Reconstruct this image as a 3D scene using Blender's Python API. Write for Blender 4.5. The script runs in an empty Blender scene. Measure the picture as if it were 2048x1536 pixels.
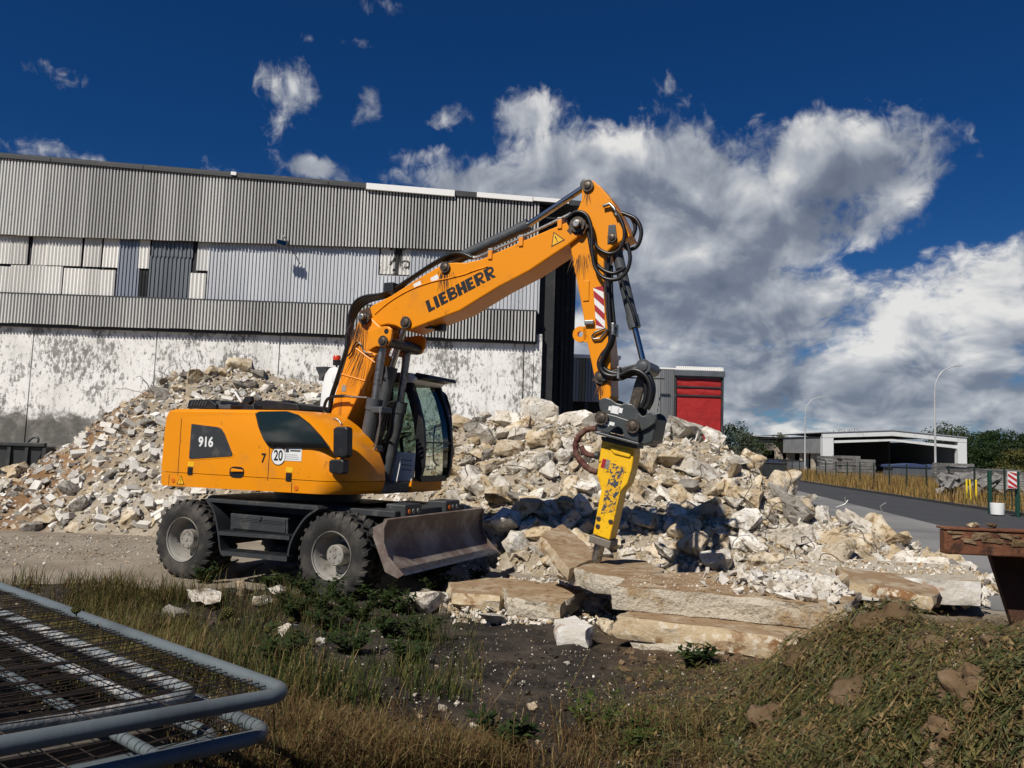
import bpy, bmesh, math, random
from mathutils import Vector, Matrix, noise
R = random.Random(11)
rad = math.radians
SC = bpy.context.scene
COL = SC.collection

# ------------------------------------------------------------------ camera
CH, FPX = 1.93, 1539.0            # eye height, focal length in photo pixels (2048 wide)
_p, _r = rad(4.8), 0.034
FWD = Vector((0, math.cos(_p), math.sin(_p)))
_r0 = Vector((1, 0, 0)); _u0 = _r0.cross(FWD)
RT = _r0*math.cos(_r) + _u0*math.sin(_r)
UP = -_r0*math.sin(_r) + _u0*math.cos(_r)
CAM = Vector((0, 0, CH))
cd = bpy.data.cameras.new('camera'); cd.sensor_width = 36; cd.lens = FPX/2048*36
cd.clip_start = .05; cd.clip_end = 6000
cam = bpy.data.objects.new('camera', cd); COL.objects.link(cam)
m = Matrix((RT, UP, -FWD)).transposed().to_4x4(); m.translation = CAM
cam.matrix_world = m
SC.camera = cam

# ------------------------------------------------------------------ light
SUN_EL, SUN_AZ = rad(46), rad(35)          # sun stands behind the camera, to the left
TO_SUN = Vector((-math.sin(SUN_AZ)*math.cos(SUN_EL), -math.cos(SUN_AZ)*math.cos(SUN_EL), math.sin(SUN_EL)))
sl = bpy.data.lights.new('sun', 'SUN'); sl.energy = 5.0; sl.angle = rad(.5); sl.color = (1, .945, .86)
so = bpy.data.objects.new('sun', sl); COL.objects.link(so)
so.rotation_euler = TO_SUN.to_track_quat('Z', 'Y').to_euler(); so.location = (-20, -30, 40)
SC.view_settings.view_transform = 'Standard'; SC.view_settings.look = 'None'
SC.view_settings.exposure = 0; SC.view_settings.gamma = 1
SC.view_settings.use_curve_mapping = False
SC.cycles.max_bounces = 5; SC.cycles.diffuse_bounces = 2; SC.cycles.glossy_bounces = 3; SC.cycles.transparent_max_bounces = 12
SC.cycles.use_adaptive_sampling = True; SC.cycles.adaptive_threshold = .02

def ray(x, y): return FWD*FPX + RT*(x-1024) + UP*(768-y)
def at(x, y, Y):                       # point seen at pixel x,y on the plane of depth Y
    r = ray(x, y); return CAM + r*(Y/r.y)
def at_z(x, y, z):
    r = ray(x, y); return CAM + r*((z-CH)/r.z)
def dirpx(x, y): return ray(x, y).normalized()

# ------------------------------------------------------------------ world: clear sky with clouds
W = bpy.data.worlds.new('World'); SC.world = W; W.use_nodes = True
W.cycles.sampling_method = 'MANUAL'; W.cycles.sample_map_resolution = 256
nt = W.node_tree; N = nt.nodes; L = nt.links; N.clear()
def nd(t, **k):
    n = N.new(t)
    for a, b in k.items(): setattr(n, a, b)
    return n
def _in(n, i, v):
    if v is None: return
    if hasattr(v, 'is_output') or isinstance(v, bpy.types.NodeSocket): L.new(v, n.inputs[i])
    else: n.inputs[i].default_value = v
def mth(op, a, b=None, c=None, clamp=False):
    n = nd('ShaderNodeMath', operation=op, use_clamp=clamp); _in(n, 0, a); _in(n, 1, b); _in(n, 2, c); return n.outputs[0]
def vmt(op, a, b=None, out=0):
    n = nd('ShaderNodeVectorMath', operation=op); _in(n, 0, a); _in(n, 1, b); return n.outputs[out]
def mrange(v, a, b, c=0., d=1., smooth=True):
    n = nd('ShaderNodeMapRange'); n.interpolation_type = 'SMOOTHSTEP' if smooth else 'LINEAR'
    _in(n, 0, v); _in(n, 1, a); _in(n, 2, b); _in(n, 3, c); _in(n, 4, d); return n.outputs[0]
def fbm(vec, scale, detail=6, rough=.55, dist=0.):
    n = nd('ShaderNodeTexNoise'); _in(n, 'Vector', vec); n.inputs['Scale'].default_value = scale
    n.inputs['Detail'].default_value = detail; n.inputs['Roughness'].default_value = rough
    n.inputs['Distortion'].default_value = dist; return n.outputs[0]
sky = nd('ShaderNodeTexSky'); sky.sky_type = 'NISHITA'; sky.sun_disc = False
sky.sun_elevation = SUN_EL; sky.sun_rotation = rad(215)
sky.altitude = 600; sky.air_density = 1.0; sky.dust_density = .2; sky.ozone_density = 5.
SKY_STR = .050
tc = nd('ShaderNodeTexCoord'); D = vmt('NORMALIZE', tc.outputs['Generated'])
sx = nd('ShaderNodeSeparateXYZ'); L.new(D, sx.inputs[0])
# cloud space: directions stretched so that clouds are flat and flatten further towards the horizon
den = mth('ADD', sx.outputs[2], .16)
inv = mth('DIVIDE', 1.0, mth('MAXIMUM', den, .02))
cv = nd('ShaderNodeCombineXYZ'); L.new(mth('MULTIPLY', sx.outputs[0], 3.2), cv.inputs[0]); L.new(mth('MULTIPLY', sx.outputs[1], 3.2), cv.inputs[1])
L.new(mth('MULTIPLY', mth('LOGARITHM', mth('MAXIMUM', den, .02), math.e), 1.55), cv.inputs[2])
CV = vmt('ADD', cv.outputs[0], (9.3, 4.1, 2.4))
def blob(px, py, w, h, amp):            # soft region of denser cloud round a sky direction
    c = dirpx(px, py)
    az = math.atan2(c.x, c.y); el = math.asin(c.z)
    hx = Vector((math.cos(az), -math.sin(az), 0))
    hz = Vector((-math.sin(az)*math.sin(el), -math.cos(az)*math.sin(el), math.cos(el)))
    a = mth('MULTIPLY', vmt('DOT_PRODUCT', D, tuple(hx), 1), FPX/w)
    b = mth('MULTIPLY', vmt('DOT_PRODUCT', D, tuple(hz), 1), FPX/h)
    e = mth('EXPONENT', mth('MULTIPLY', mth('ADD', mth('MULTIPLY', a, a), mth('MULTIPLY', b, b)), -1.))
    front = mth('GREATER_THAN', vmt('DOT_PRODUCT', D, tuple(c), 1), 0.)
    return mth('MULTIPLY', mth('MULTIPLY', e, front), amp)
blobs = [(1330, 400, 440, 180, .64), (1700, 330, 330, 130, .58), (1640, 470, 300, 110, .62), (1400, 600, 420, 150, .62), (1850, 600, 520, 160, .68), (1000, 375, 340, 65, .58), (1180, 300, 160, 120, .40),
         (1500, 780, 1100, 130, .62), (565, 170, 120, 75, .30), (745, 215, 50, 70, .46), (740, 10, 80, 36, .42), (880, 232, 80, 44, .46), (690, 80, 110, 24, .40),
         (1050, 230, 80, 60, .46), (630, 335, 60, 26, .42), (830, 315, 110, 50, .42), (60, 135, 130, 26, .22), (70, 295, 170, 26, .24), (1560, 125, 60, 20, .18)]
holes = [(2000, 390, 60, 90, .18), (1880, 470, 110, 26, .14), (1760, 520, 80, 24, .20), (1240, 480, 70, 36, .16), (1960, 190, 200, 90, .2), (1740, 160, 420, 50, .16)]
BSUM = None
for b_ in blobs:
    o_ = blob(*b_); BSUM = o_ if BSUM is None else mth('SMOOTH_MAX', BSUM, o_, .04)
for b_ in holes: BSUM = mth('SUBTRACT', BSUM, blob(*b_))
low = mrange(sx.outputs[2], .02, .17, .30, 0.)        # low cloud banks all round the horizon
BIAS = mth('MAXIMUM', BSUM, low)
OFFV = Vector((TO_SUN.x*.8, TO_SUN.y*.1, .62)).normalized()
def field(vec, o1, o2, o3):
    n_ = mth('ADD', mth('MULTIPLY', fbm(vec, 1.25, o1, .55, .3), .72), mth('MULTIPLY', fbm(vec, 3.6, o2, .58, .5), .40))
    if o3: n_ = mth('ADD', n_, mth('MULTIPLY', fbm(vec, 15., o3, .62, 1.0), .17))
    else: n_ = mth('ADD', n_, .085)
    return mth('ADD', mth('MULTIPLY', mth('SUBTRACT', n_, .645), 1.75), .64)
d0s = field(CV, 5, 6, 5); d0 = mth('ADD', d0s, BIAS)
cover = mrange(d0, .86, 1.10)
thick = mrange(d0, .98, 1.5)
lit = mth('SUBTRACT', mth('ADD', mth('MULTIPLY', d0s, .35), mth('MULTIPLY', field(CV, 4, 4, 0), .65)), field(vmt('ADD', CV, tuple(OFFV*.13)), 4, 4, 0))
BR = None
for b_ in [(1760, 260, 200, 50, .10), (1300, 285, 150, 60, .10), (1330, 520, 100, 60, .25), (1740, 570, 190, 60, .20), (1950, 570, 190, 80, .34), (1700, 690, 120, 40, .25), (1850, 440, 120, 40, .10),
           (1500, 630, 230, 50, -.16), (1420, 455, 260, 40, -.08), (1800, 710, 260, 50, -.14), (1650, 480, 150, 40, -.10), (1500, 830, 700, 60, -.10)]:
    o_ = blob(*b_); BR = o_ if BR is None else mth('ADD', BR, o_)
bright = mth('ADD', mth('SUBTRACT', .64, mth('MULTIPLY', thick, .26)), mth('MULTIPLY', lit, 1.9))
bright = mth('MINIMUM', mth('MAXIMUM', mth('ADD', bright, BR), 0.), 1.)
mx = nd('ShaderNodeValToRGB'); L.new(bright, mx.inputs[0]); cr = mx.color_ramp
cr.elements[0].position = 0; cr.elements[0].color = (.125, .155, .215, 1)
cr.elements[1].position = 1; cr.elements[1].color = (.92, .91, .88, 1)
e_ = cr.elements.new(.38); e_.color = (.215, .25, .32, 1)
e_ = cr.elements.new(.72); e_.color = (.50, .53, .58, 1)
hsv = nd('ShaderNodeVectorMath', operation='MULTIPLY'); L.new(sky.outputs[0], hsv.inputs[0]); tn = nd('ShaderNodeMix', data_type='RGBA'); L.new(mrange(sx.outputs[2], .0, .36), tn.inputs[0]); tn.inputs[6].default_value = (.42, .68, .95, 1); tn.inputs[7].default_value = (.12, .49, .92, 1); L.new(tn.outputs[2], hsv.inputs[1])
bg1 = nd('ShaderNodeBackground'); L.new(hsv.outputs[0], bg1.inputs[0]); bg1.inputs[1].default_value = SKY_STR
bg2 = nd('ShaderNodeBackground'); L.new(mx.outputs[0], bg2.inputs[0]); bg2.inputs[1].default_value = .88
ms = nd('ShaderNodeMixShader'); L.new(mth('MULTIPLY', cover, .94), ms.inputs[0]); L.new(bg1.outputs[0], ms.inputs[1]); L.new(bg2.outputs[0], ms.inputs[2])
wo = nd('ShaderNodeOutputWorld'); L.new(ms.outputs[0], wo.inputs[0])

# ------------------------------------------------------------------ helpers
def mat(name, col, rough=.6, metal=0., col2=None, scale=4., thr=(.45, .62), col3=None, scale3=30., thr3=(.55, .7), bump=0., bscale=60., detail=6, coat=0., streak=False, sp=.5, obj=False, rand=0., bdist=.02):
    """Procedural paint / stone / metal: base colour, two noise-shaped wear colours and fine relief."""
    M = bpy.data.materials.new(name); M.use_nodes = True
    t = M.node_tree; ns = t.nodes; ln = t.links; b = ns['Principled BSDF']
    b.inputs['Roughness'].default_value = rough; b.inputs['Metallic'].default_value = metal
    b.inputs['Specular IOR Level'].default_value = sp
    if coat: b.inputs['Coat Weight'].default_value = coat; b.inputs['Coat Roughness'].default_value = .12
    tcn = ns.new('ShaderNodeTexCoord'); gp = ns.new('ShaderNodeNewGeometry')
    src = tcn.outputs['Object'] if obj else gp.outputs['Position']
    def nz(sc, det=detail, st=False):
        n = ns.new('ShaderNodeTexNoise'); n.inputs['Scale'].default_value = sc; n.inputs['Detail'].default_value = det; n.inputs['Roughness'].default_value = .62
        if st:
            mp = ns.new('ShaderNodeMapping'); mp.inputs['Scale'].default_value = (1, 1, .08); ln.new(src, mp.inputs[0]); ln.new(mp.outputs[0], n.inputs['Vector'])
        else: ln.new(src, n.inputs['Vector'])
        return n.outputs[0]
    cur = None
    def mix(fac, a, bb):
        n = ns.new('ShaderNodeMix'); n.data_type = 'RGBA'
        ln.new(fac, n.inputs[0])
        for i, v in ((6, a), (7, bb)):
            if isinstance(v, tuple): n.inputs[i].default_value = v+(1,) if len(v) == 3 else v
            else: ln.new(v, n.inputs[i])
        return n.outputs[2]
    def rmp(v, lo, hi):
        n = ns.new('ShaderNodeMapRange'); n.interpolation_type = 'SMOOTHSTEP'; ln.new(v, n.inputs[0]); n.inputs[1].default_value = lo; n.inputs[2].default_value = hi; return n.outputs[0]
    cur = tuple(col)
    if col2: cur = mix(rmp(nz(scale, st=streak), *thr), cur, tuple(col2))
    if col3: cur = mix(rmp(nz(scale3), *thr3), cur, tuple(col3))
    if rand:
        oi = ns.new('ShaderNodeObjectInfo'); hs = ns.new('ShaderNodeHueSaturation')
        mr = ns.new('ShaderNodeMapRange'); ln.new(oi.outputs['Random'], mr.inputs[0]); mr.inputs[3].default_value = 1-rand; mr.inputs[4].default_value = 1+rand*.6
        ln.new(mr.outputs[0], hs.inputs['Value'])
        if isinstance(cur, tuple): hs.inputs['Color'].default_value = cur+(1,)
        else: ln.new(cur, hs.inputs['Color'])
        cur = hs.outputs[0]
    if isinstance(cur, tuple): b.inputs['Base Color'].default_value = cur+(1,)
    else: ln.new(cur, b.inputs['Base Color'])
    if bump:
        bn = ns.new('ShaderNodeBump'); bn.inputs['Strength'].default_value = bump; bn.inputs['Distance'].default_value = bdist
        ln.new(nz(bscale, 8), bn.inputs['Height']); ln.new(bn.outputs[0], b.inputs['Normal'])
    return M

class MB:
    def __init__(s): s.v = []; s.f = []; s.m = []
    def add(s, vs, fs, mi=0):
        o = len(s.v); s.v += [tuple(v) for v in vs]; s.f += [tuple(i+o for i in f) for f in fs]; s.m += [mi]*len(fs); return s
    def box(s, a, b, mi=0):
        x0, y0, z0 = a; x1, y1, z1 = b
        return s.add([(x0,y0,z0),(x1,y0,z0),(x1,y1,z0),(x0,y1,z0),(x0,y0,z1),(x1,y0,z1),(x1,y1,z1),(x0,y1,z1)],
                     [(3,2,1,0),(4,5,6,7),(0,1,5,4),(1,2,6,5),(2,3,7,6),(3,0,4,7)], mi)
    def hexa(s, bot, top, mi=0):       # four bottom corners, four top corners
        return s.add(list(bot)+list(top), [(3,2,1,0),(4,5,6,7),(0,1,5,4),(1,2,6,5),(2,3,7,6),(3,0,4,7)], mi)
    def prism(s, pts, v0, v1, mi=0, ax='y'):
        n = len(pts)
        def w(p, v): return (p[0], v, p[1]) if ax == 'y' else ((v, p[0], p[1]) if ax == 'x' else (p[0], p[1], v))
        return s.add([w(p, v0) for p in pts]+[w(p, v1) for p in pts],
                     [tuple(range(n)), tuple(range(2*n-1, n-1, -1))]+[(i, i+n, (i+1) % n+n, (i+1) % n) for i in range(n)], mi)
    def cyl(s, p, q, r, n=16, r2=None, mi=0):
        return s.tube([p, q], [r, r if r2 is None else r2], n, mi)
    def tube(s, path, r, n=8, mi=0):
        P = [Vector(p) for p in path]; k = len(P)
        rr = r if isinstance(r, (list, tuple)) else [r]*k
        d = [((P[min(i+1, k-1)]-P[max(i-1, 0)]).normalized()) for i in range(k)]
        a = Vector((0, 0, 1)) if abs(d[0].z) < .9 else Vector((1, 0, 0))
        x = d[0].cross(a).normalized(); vs = []
        for i in range(k):
            x = (x-d[i]*x.dot(d[i])).normalized(); y = d[i].cross(x)
            for j in range(n):
                t = 2*math.pi*j/n; vs.append(P[i]+(x*math.cos(t)+y*math.sin(t))*rr[i])
        fs = [(i*n+j, i*n+(j+1) % n, (i+1)*n+(j+1) % n, (i+1)*n+j) for i in range(k-1) for j in range(n)]
        fs += [tuple(range(n-1, -1, -1)), tuple(range((k-1)*n, k*n))]
        return s.add(vs, fs, mi)
    def lathe(s, prof, o, axis, n=32, mi=0, closed=False):
        """prof: (radius, height) pairs round the axis through o"""
        A = Vector(axis).normalized(); a = Vector((0, 0, 1)) if abs(A.z) < .9 else Vector((1, 0, 0))
        x = A.cross(a).normalized(); y = A.cross(x); o = Vector(o); vs = []
        for (r, h) in prof:
            for j in range(n):
                t = 2*math.pi*j/n; vs.append(o+A*h+(x*math.cos(t)+y*math.sin(t))*r)
        k = len(prof); e = k if closed else k-1
        fs = [(i*n+j, i*n+(j+1) % n, ((i+1) % k)*n+(j+1) % n, ((i+1) % k)*n+j) for i in range(e) for j in range(n)]
        if not closed:
            if prof[0][0] > 1e-4: fs.append(tuple(range(n-1, -1, -1)))
            if prof[-1][0] > 1e-4: fs.append(tuple(range((k-1)*n, k*n)))
        return s.add(vs, fs, mi)
    def xf(s, M):
        s.v = [tuple(M @ Vector(v)) for v in s.v]; return s
    def mesh(s, name, mats, bevel=0., smooth=None, seg=2, normals=True):
        me = bpy.data.meshes.new(name); me.from_pydata(s.v, [], s.f)
        mats = mats if isinstance(mats, (list, tuple)) else [mats]
        for mm in mats: me.materials.append(mm)
        if len(mats) > 1: me.polygons.foreach_set('material_index', s.m)
        if normals or bevel:
            bm = bmesh.new(); bm.from_mesh(me)
            if normals: bmesh.ops.recalc_face_normals(bm, faces=bm.faces)
            if bevel:
                es = [e for e in bm.edges if len(e.link_faces) == 2 and e.calc_face_angle(0) > .5]
                bmesh.ops.bevel(bm, geom=es, offset=bevel, segments=seg, affect='EDGES', clamp_overlap=True, profile=.5)
            bm.to_mesh(me); bm.free()
        if smooth is not None:
            me.polygons.foreach_set('use_smooth', [True]*len(me.polygons)); me.set_sharp_from_angle(angle=rad(smooth))
        me.update(); return me
    def build(s, name, mats, parent=None, bevel=0., smooth=None, seg=2, normals=True, **tags):
        me = s.mesh(name, mats, bevel, smooth, seg, normals)
        o = bpy.data.objects.new(name, me); COL.objects.link(o); o.parent = parent
        for k, v in tags.items(): o[k] = v
        return o
def empty(name, loc=(0, 0, 0), rz=0., parent=None, **tags):
    o = bpy.data.objects.new(name, None); COL.objects.link(o); o.location = loc; o.rotation_euler = (0, 0, rz); o.parent = parent
    o.empty_display_size = .3
    for k, v in tags.items(): o[k] = v
    return o
def copy_tree(o, parent=None):
    c = o.copy(); COL.objects.link(c); c.parent = parent
    for ch in list(o.children): copy_tree(ch, c)
    return c
def inst(name, me, loc, rot, scale, parent=None, **tags):
    o = bpy.data.objects.new(name, me); COL.objects.link(o); o.location = loc; o.rotation_euler = rot; o.scale = scale; o.parent = parent
    for k, v in tags.items(): o[k] = v
    return o
def spline(pts, k=6):                   # Catmull-Rom
    P = [Vector(p) for p in pts]; P = [P[0]*2-P[1]]+P+[P[-1]*2-P[-2]]; out = []
    for i in range(1, len(P)-2):
        for j in range(k):
            t = j/k; a, b, c, d = P[i-1:i+3]
            out.append(.5*((2*b)+(c-a)*t+(2*a-5*b+4*c-d)*t*t+(3*b-a-3*c+d)*t**3))
    out.append(P[-2]); return out
def text_mb(s, size, bold=0., mi=0):
    cu = bpy.data.curves.new('lettering', 'FONT'); cu.body = s; cu.size = size; cu.offset = bold; cu.align_x = 'CENTER'; cu.align_y = 'CENTER'; cu.resolution_u = 4
    ob = bpy.data.objects.new('lettering', cu); COL.objects.link(ob)
    dg = bpy.context.evaluated_depsgraph_get(); dg.update()
    me = bpy.data.meshes.new_from_object(ob.evaluated_get(dg))
    b = MB(); b.add([v.co for v in me.vertices], [tuple(p.vertices) for p in me.polygons], mi)
    bpy.data.objects.remove(ob); bpy.data.curves.remove(cu); bpy.data.meshes.remove(me)
    return b
def sstep(a, b, x):
    t = min(1, max(0, (x-a)/(b-a))); return t*t*(3-2*t)
def fb(x, y, s=1., o=4): return noise.fractal(Vector((x*s, y*s, 3.3)), 1., 2., o)

# ------------------------------------------------------------------ materials
M_ORANGE = mat('excavator_yellow_paint', (.76, .262, .0025), .38, 0, (.50, .20, .035), 1.7, (.50, .80), (.24, .09, .014), 7, (.62, .80), bump=.04, bscale=3, coat=.12, sp=.3)
M_ORANGE_D = mat('soiled_yellow_paint', (.78, .26, .003), .45, 0, (.26, .085, .008), 9, (.54, .70), (.04, .024, .012), 14, (.63, .76), streak=True, bump=.05, bscale=8)
M_CHAR = mat('charcoal_paint', (.030, .033, .035), .5, 0, (.085, .08, .072), 5, (.5, .75), (.15, .14, .12), 22, (.66, .8), bump=.05, bscale=40)
M_BLACK = mat('black_plastic', (.010, .010, .011), .45, 0, (.03, .028, .026), 8, (.5, .8))
M_HOSE = mat('black_rubber_hose', (.009, .009, .009), .4, 0, (.03, .027, .024), 20, (.55, .75))
M_TYRE = mat('dusty_tyre_rubber', (.016, .015, .014), .85, 0, (.075, .066, .054), 4, (.42, .72), (.11, .095, .075), 30, (.62, .8), bump=.3, bscale=70)
M_RIM = mat('dirty_rim_paint', (.27, .255, .225), .6, 0, (.14, .12, .095), 6, (.45, .7), (.36, .34, .3), 25, (.6, .75), bump=.1, bscale=50)
M_CYL = mat('grey_cylinder_paint', (.062, .068, .072), .42, 0, (.11, .11, .105), 6, (.5, .8), bump=.03, bscale=40)
M_CHROME = mat('chrome_rod', (.42, .43, .44), .22, 1.)
M_AMBER = mat('amber_reflector', (.60, .14, .01), .25)
M_STEEL = mat('bare_steel', (.36, .35, .33), .42, 1., (.16, .13, .11), 18, (.45, .7))
M_PIN = mat('dark_greased_steel', (.075, .06, .048), .45, .6, (.2, .15, .1), 25, (.5, .7))
M_WHITE = mat('white_panel_paint', (.78, .78, .75), .4, 0, (.55, .53, .48), 5, (.55, .85))
M_STICK = mat('white_sticker', (.72, .72, .70), .5)
M_RED = mat('red_sheeting', (.33, .012, .022), .45)
M_BEACON = mat('beacon_lens', (.55, .04, .01), .2)
M_BLADE = mat('scratched_blade_steel', (.14, .10, .082), .55, .2, (.30, .265, .225), 2.2, (.42, .66), (.40, .36, .31), 40, (.6, .72), bump=.15, bscale=30)
M_BREAK = mat('breaker_yellow_paint', (.80, .46, .008), .42, 0, (.52, .27, .01), 6, (.5, .75), (.05, .032, .015), 18, (.60, .70), bump=.08, bscale=20)
M_BREAKW = mat('worn_breaker_sticker', (.035, .055, .075), .5, 0, (.70, .38, .01), 17, (.47, .53), (.10, .055, .015), 30, (.58, .66))
M_GREYC = mat('coupler_grey_paint', (.045, .05, .05), .42, 0, (.085, .085, .078), 9, (.5, .75), (.22, .17, .11), 30, (.68, .76), bump=.08, bscale=40)
M_WORNST = mat('worn_breaker_steel', (.19, .165, .13), .6, .3, (.10, .08, .06), 15, (.5, .7), bump=.2, bscale=50)
def glass(name, tint, refl=.09, trans=.9):
    M = bpy.data.materials.new(name); M.use_nodes = True; t = M.node_tree; t.nodes.clear()
    a = t.nodes.new('ShaderNodeBsdfTransparent'); a.inputs[0].default_value = tint+(1,)
    g = t.nodes.new('ShaderNodeBsdfGlossy'); g.inputs['Roughness'].default_value = .03; g.inputs[0].default_value = (.9, .95, .95, 1)
    lw = t.nodes.new('ShaderNodeFresnel'); lw.inputs[0].default_value = 1.38
    ad = t.nodes.new('ShaderNodeMath'); ad.operation = 'ADD'; ad.inputs[1].default_value = refl*.3; t.links.new(lw.outputs[0], ad.inputs[0])
    mxs = t.nodes.new('ShaderNodeMixShader'); o = t.nodes.new('ShaderNodeOutputMaterial')
    t.links.new(ad.outputs[0], mxs.inputs[0]); t.links.new(a.outputs[0], mxs.inputs[1]); t.links.new(g.outputs[0], mxs.inputs[2]); t.links.new(mxs.outputs[0], o.inputs[0]); return M
M_GLASS = glass('cab_glass', (.62, .70, .67)); M_SMOKE = glass('smoked_grille_pane', (.34, .34, .33), .2)

# ------------------------------------------------------------------ ground
def gz(x, y):
    z = .72*sstep(9., 2.2, y)*(1-.25*math.exp(-((x-.6)/1.3)**2)) if y < 9 else 0.
    z += .30*math.exp(-((y-8.35)/.62)**2)*sstep(-1.0, -2.4, x)*(1-.5*sstep(-6.5, -9, x))
    rise = sstep(1.05, 2.15, x)
    z += (.63*rise)*(math.exp(-((y-4.3)/1.05)**2) if y > 4.3 else 1.)*(.9+.25*noise.noise(Vector((x*.9, y*.9, 7))))
    if y < 11:
        k = sstep(11, 9, y)
        z += k*(.055*fb(x, y, .9)+.032*fb(x, y, 3.2))
        z += k*.05*rise*fb(x+9, y, 2.6)
    return z
def ghit(px, py):                      # where the view ray through a photo pixel meets the near ground
    r = ray(px, py); r = r/r.y; t = 1.2; st = .10
    while t < 60:
        if CH+r.z*t <= gzf(r.x*t, t): break
        t += st if t < 12 else .3
    lo_, hi_ = t-.3, t
    if t < 12.2: lo_ = t-st
    for _ in range(7):
        m_ = (lo_+hi_)/2
        if CH+r.z*m_ <= gzf(r.x*m_, m_): hi_ = m_
        else: lo_ = m_
    return CAM+r*hi_
GX0, GY0, GS = -7.2, 1.0, .06; GNX, GNY = 226, 170
GZT = [[gz(GX0+i*GS, GY0+j*GS) for i in range(GNX+1)] for j in range(GNY+1)]
def gzf(x, y):                         # the same surface, read from a table
    u, v = (x-GX0)/GS, (y-GY0)/GS
    if u < 0 or v < 0 or u >= GNX or v >= GNY: return gz(x, y)
    i, j = int(u), int(v); u -= i; v -= j; a, b = GZT[j], GZT[j+1]
    return (a[i]*(1-u)+a[i+1]*u)*(1-v)+(b[i]*(1-u)+b[i+1]*u)*v
def axis_pts(lo, hi, step, far, g=1.22):
    a = [lo+i*step for i in range(int((hi-lo)/step)+1)]
    s = step; x = a[-1]
    while x < far: s *= g; x += s; a.append(x)
    s = step; x = a[0]
    while x > -far: s *= g; x -= s; a.insert(0, x)
    return a
gx = axis_pts(-7.2, 6.4, .06, 3000); gy = [y for y in axis_pts(1.0, 11.2, .06, 3500) if y > -300]
vs = [(x, y, gzf(x, y)) for y in gy for x in gx]; nx = len(gx)
fs = [(j*nx+i, j*nx+i+1, (j+1)*nx+i+1, (j+1)*nx+i) for j in range(len(gy)-1) for i in range(nx-1)]
# ground material: dark coaly soil close by, brown clay on the right-hand bank, tan packed track behind
M = bpy.data.materials.new('site_soil'); M.use_nodes = True; t = M.node_tree; ns = t.nodes; ln = t.links; B = ns['Principled BSDF']; B.inputs['Roughness'].default_value = .95; B.inputs['Specular IOR Level'].default_value = .2
def G_(kind, **k):
    n = ns.new(kind)
    for a, b in k.items(): setattr(n, a, b)
    return n
def gl(a, n, i):
    if isinstance(a, (int, float, tuple)): n.inputs[i].default_value = a
    else: ln.new(a, n.inputs[i])
def gmix(f, a, b):
    n = G_('ShaderNodeMix', data_type='RGBA'); gl(f, n, 0); gl(a, n, 6); gl(b, n, 7); return n.outputs[2]
def gmr(v, a, b):
    n = G_('ShaderNodeMapRange', interpolation_type='SMOOTHSTEP'); gl(v, n, 0); n.inputs[1].default_value = a; n.inputs[2].default_value = b; return n.outputs[0]
def gm(op, a, b=0.):
    n = G_('ShaderNodeMath', operation=op); gl(a, n, 0); gl(b, n, 1); return n.outputs[0]
geo = G_('ShaderNodeNewGeometry'); sp = G_('ShaderNodeSeparateXYZ'); ln.new(geo.outputs['Position'], sp.inputs[0])
def gn(s, d=6):
    n = G_('ShaderNodeTexNoise'); n.inputs['Scale'].default_value = s; n.inputs['Detail'].default_value = d; n.inputs['Roughness'].default_value = .65; ln.new(geo.outputs['Position'], n.inputs['Vector']); return n.outputs[0]
wob = gm('MULTIPLY', gm('SUBTRACT', gn(1.1), .5), 2.2)
soil = gmix(gmr(gn(2.3), .40, .62), (.024, .020, .0165, 1), (.062, .049, .037, 1))
soil = gmix(gmr(gn(26), .56, .68), soil, (.105, .088, .068, 1))
clay = gmix(gmr(gn(3.1), .4, .65), (.085, .054, .029, 1), (.155, .102, .056, 1))
clay = gmix(gmr(gn(30), .5, .7), clay, (.05, .035, .021, 1))
track = gmix(gmr(gn(.9), .35, .65), (.225, .185, .138, 1), (.305, .262, .205, 1))
track = gmix(gmr(gn(7), .55, .72), track, (.15, .12, .09, 1))
c = gmix(gmr(gm('ADD', sp.outputs[0], gm('MULTIPLY', wob, .6)), .6, 1.8), soil, clay)
c = gmix(gmr(gm('ADD', sp.outputs[1], gm('MULTIPLY', wob, .5)), 9.2, 10.6), c, track)
ln.new(c, B.inputs['Base Color'])
bp = G_('ShaderNodeBump'); bp.inputs['Strength'].default_value = .7; bp.inputs['Distance'].default_value = .03
ln.new(gm('ADD', gn(14, 8), gm('MULTIPLY', gn(60, 4), .4)), bp.inputs['Height']); ln.new(bp.outputs[0], B.inputs['Normal'])
MB().add(vs, fs).build('ground', M, smooth=60, normals=False, kind='structure')

M_YARD = mat('pale_grey_yard', (.22, .215, .205), .9, 0, (.14, .138, .132), .22, (.4, .65), (.20, .19, .175), 1.2, (.6, .75), bump=.15, bscale=18)
M_ROAD = mat('dark_asphalt', (.040, .041, .043), .85, 0, (.055, .055, .056), .5, (.4, .7), (.085, .083, .08), 6, (.68, .8), bump=.2, bscale=30)
M_KERB = mat('sooty_kerb_stone', (.030, .030, .031), .9, 0, (.12, .115, .105), 1.4, (.62, .75), bump=.2, bscale=20)
def sheet(name, pts, z, m): return MB().add([(p[0], p[1], z) for p in pts], [tuple(range(len(pts)))]).build(name, m, kind='structure')
def lx(a, b, y): return a[0]+(b[0]-a[0])*(y-a[1])/(b[1]-a[1])
KA, KB = (19.8, 29.7), (24.3, 66.0)       # kerb line
RA, RB = (13.4, 23.9), (16.3, 40.7)       # near edge of the dark carriageway
kx = lambda y: lx(KA, KB, y); rx = lambda y: lx(RA, RB, y)
sheet('yard_pavement', [(3.2, 11.6), (rx(9)+.1, 9), (rx(220)+.1, 220), (3., 220)], .004, M_YARD)
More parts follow.
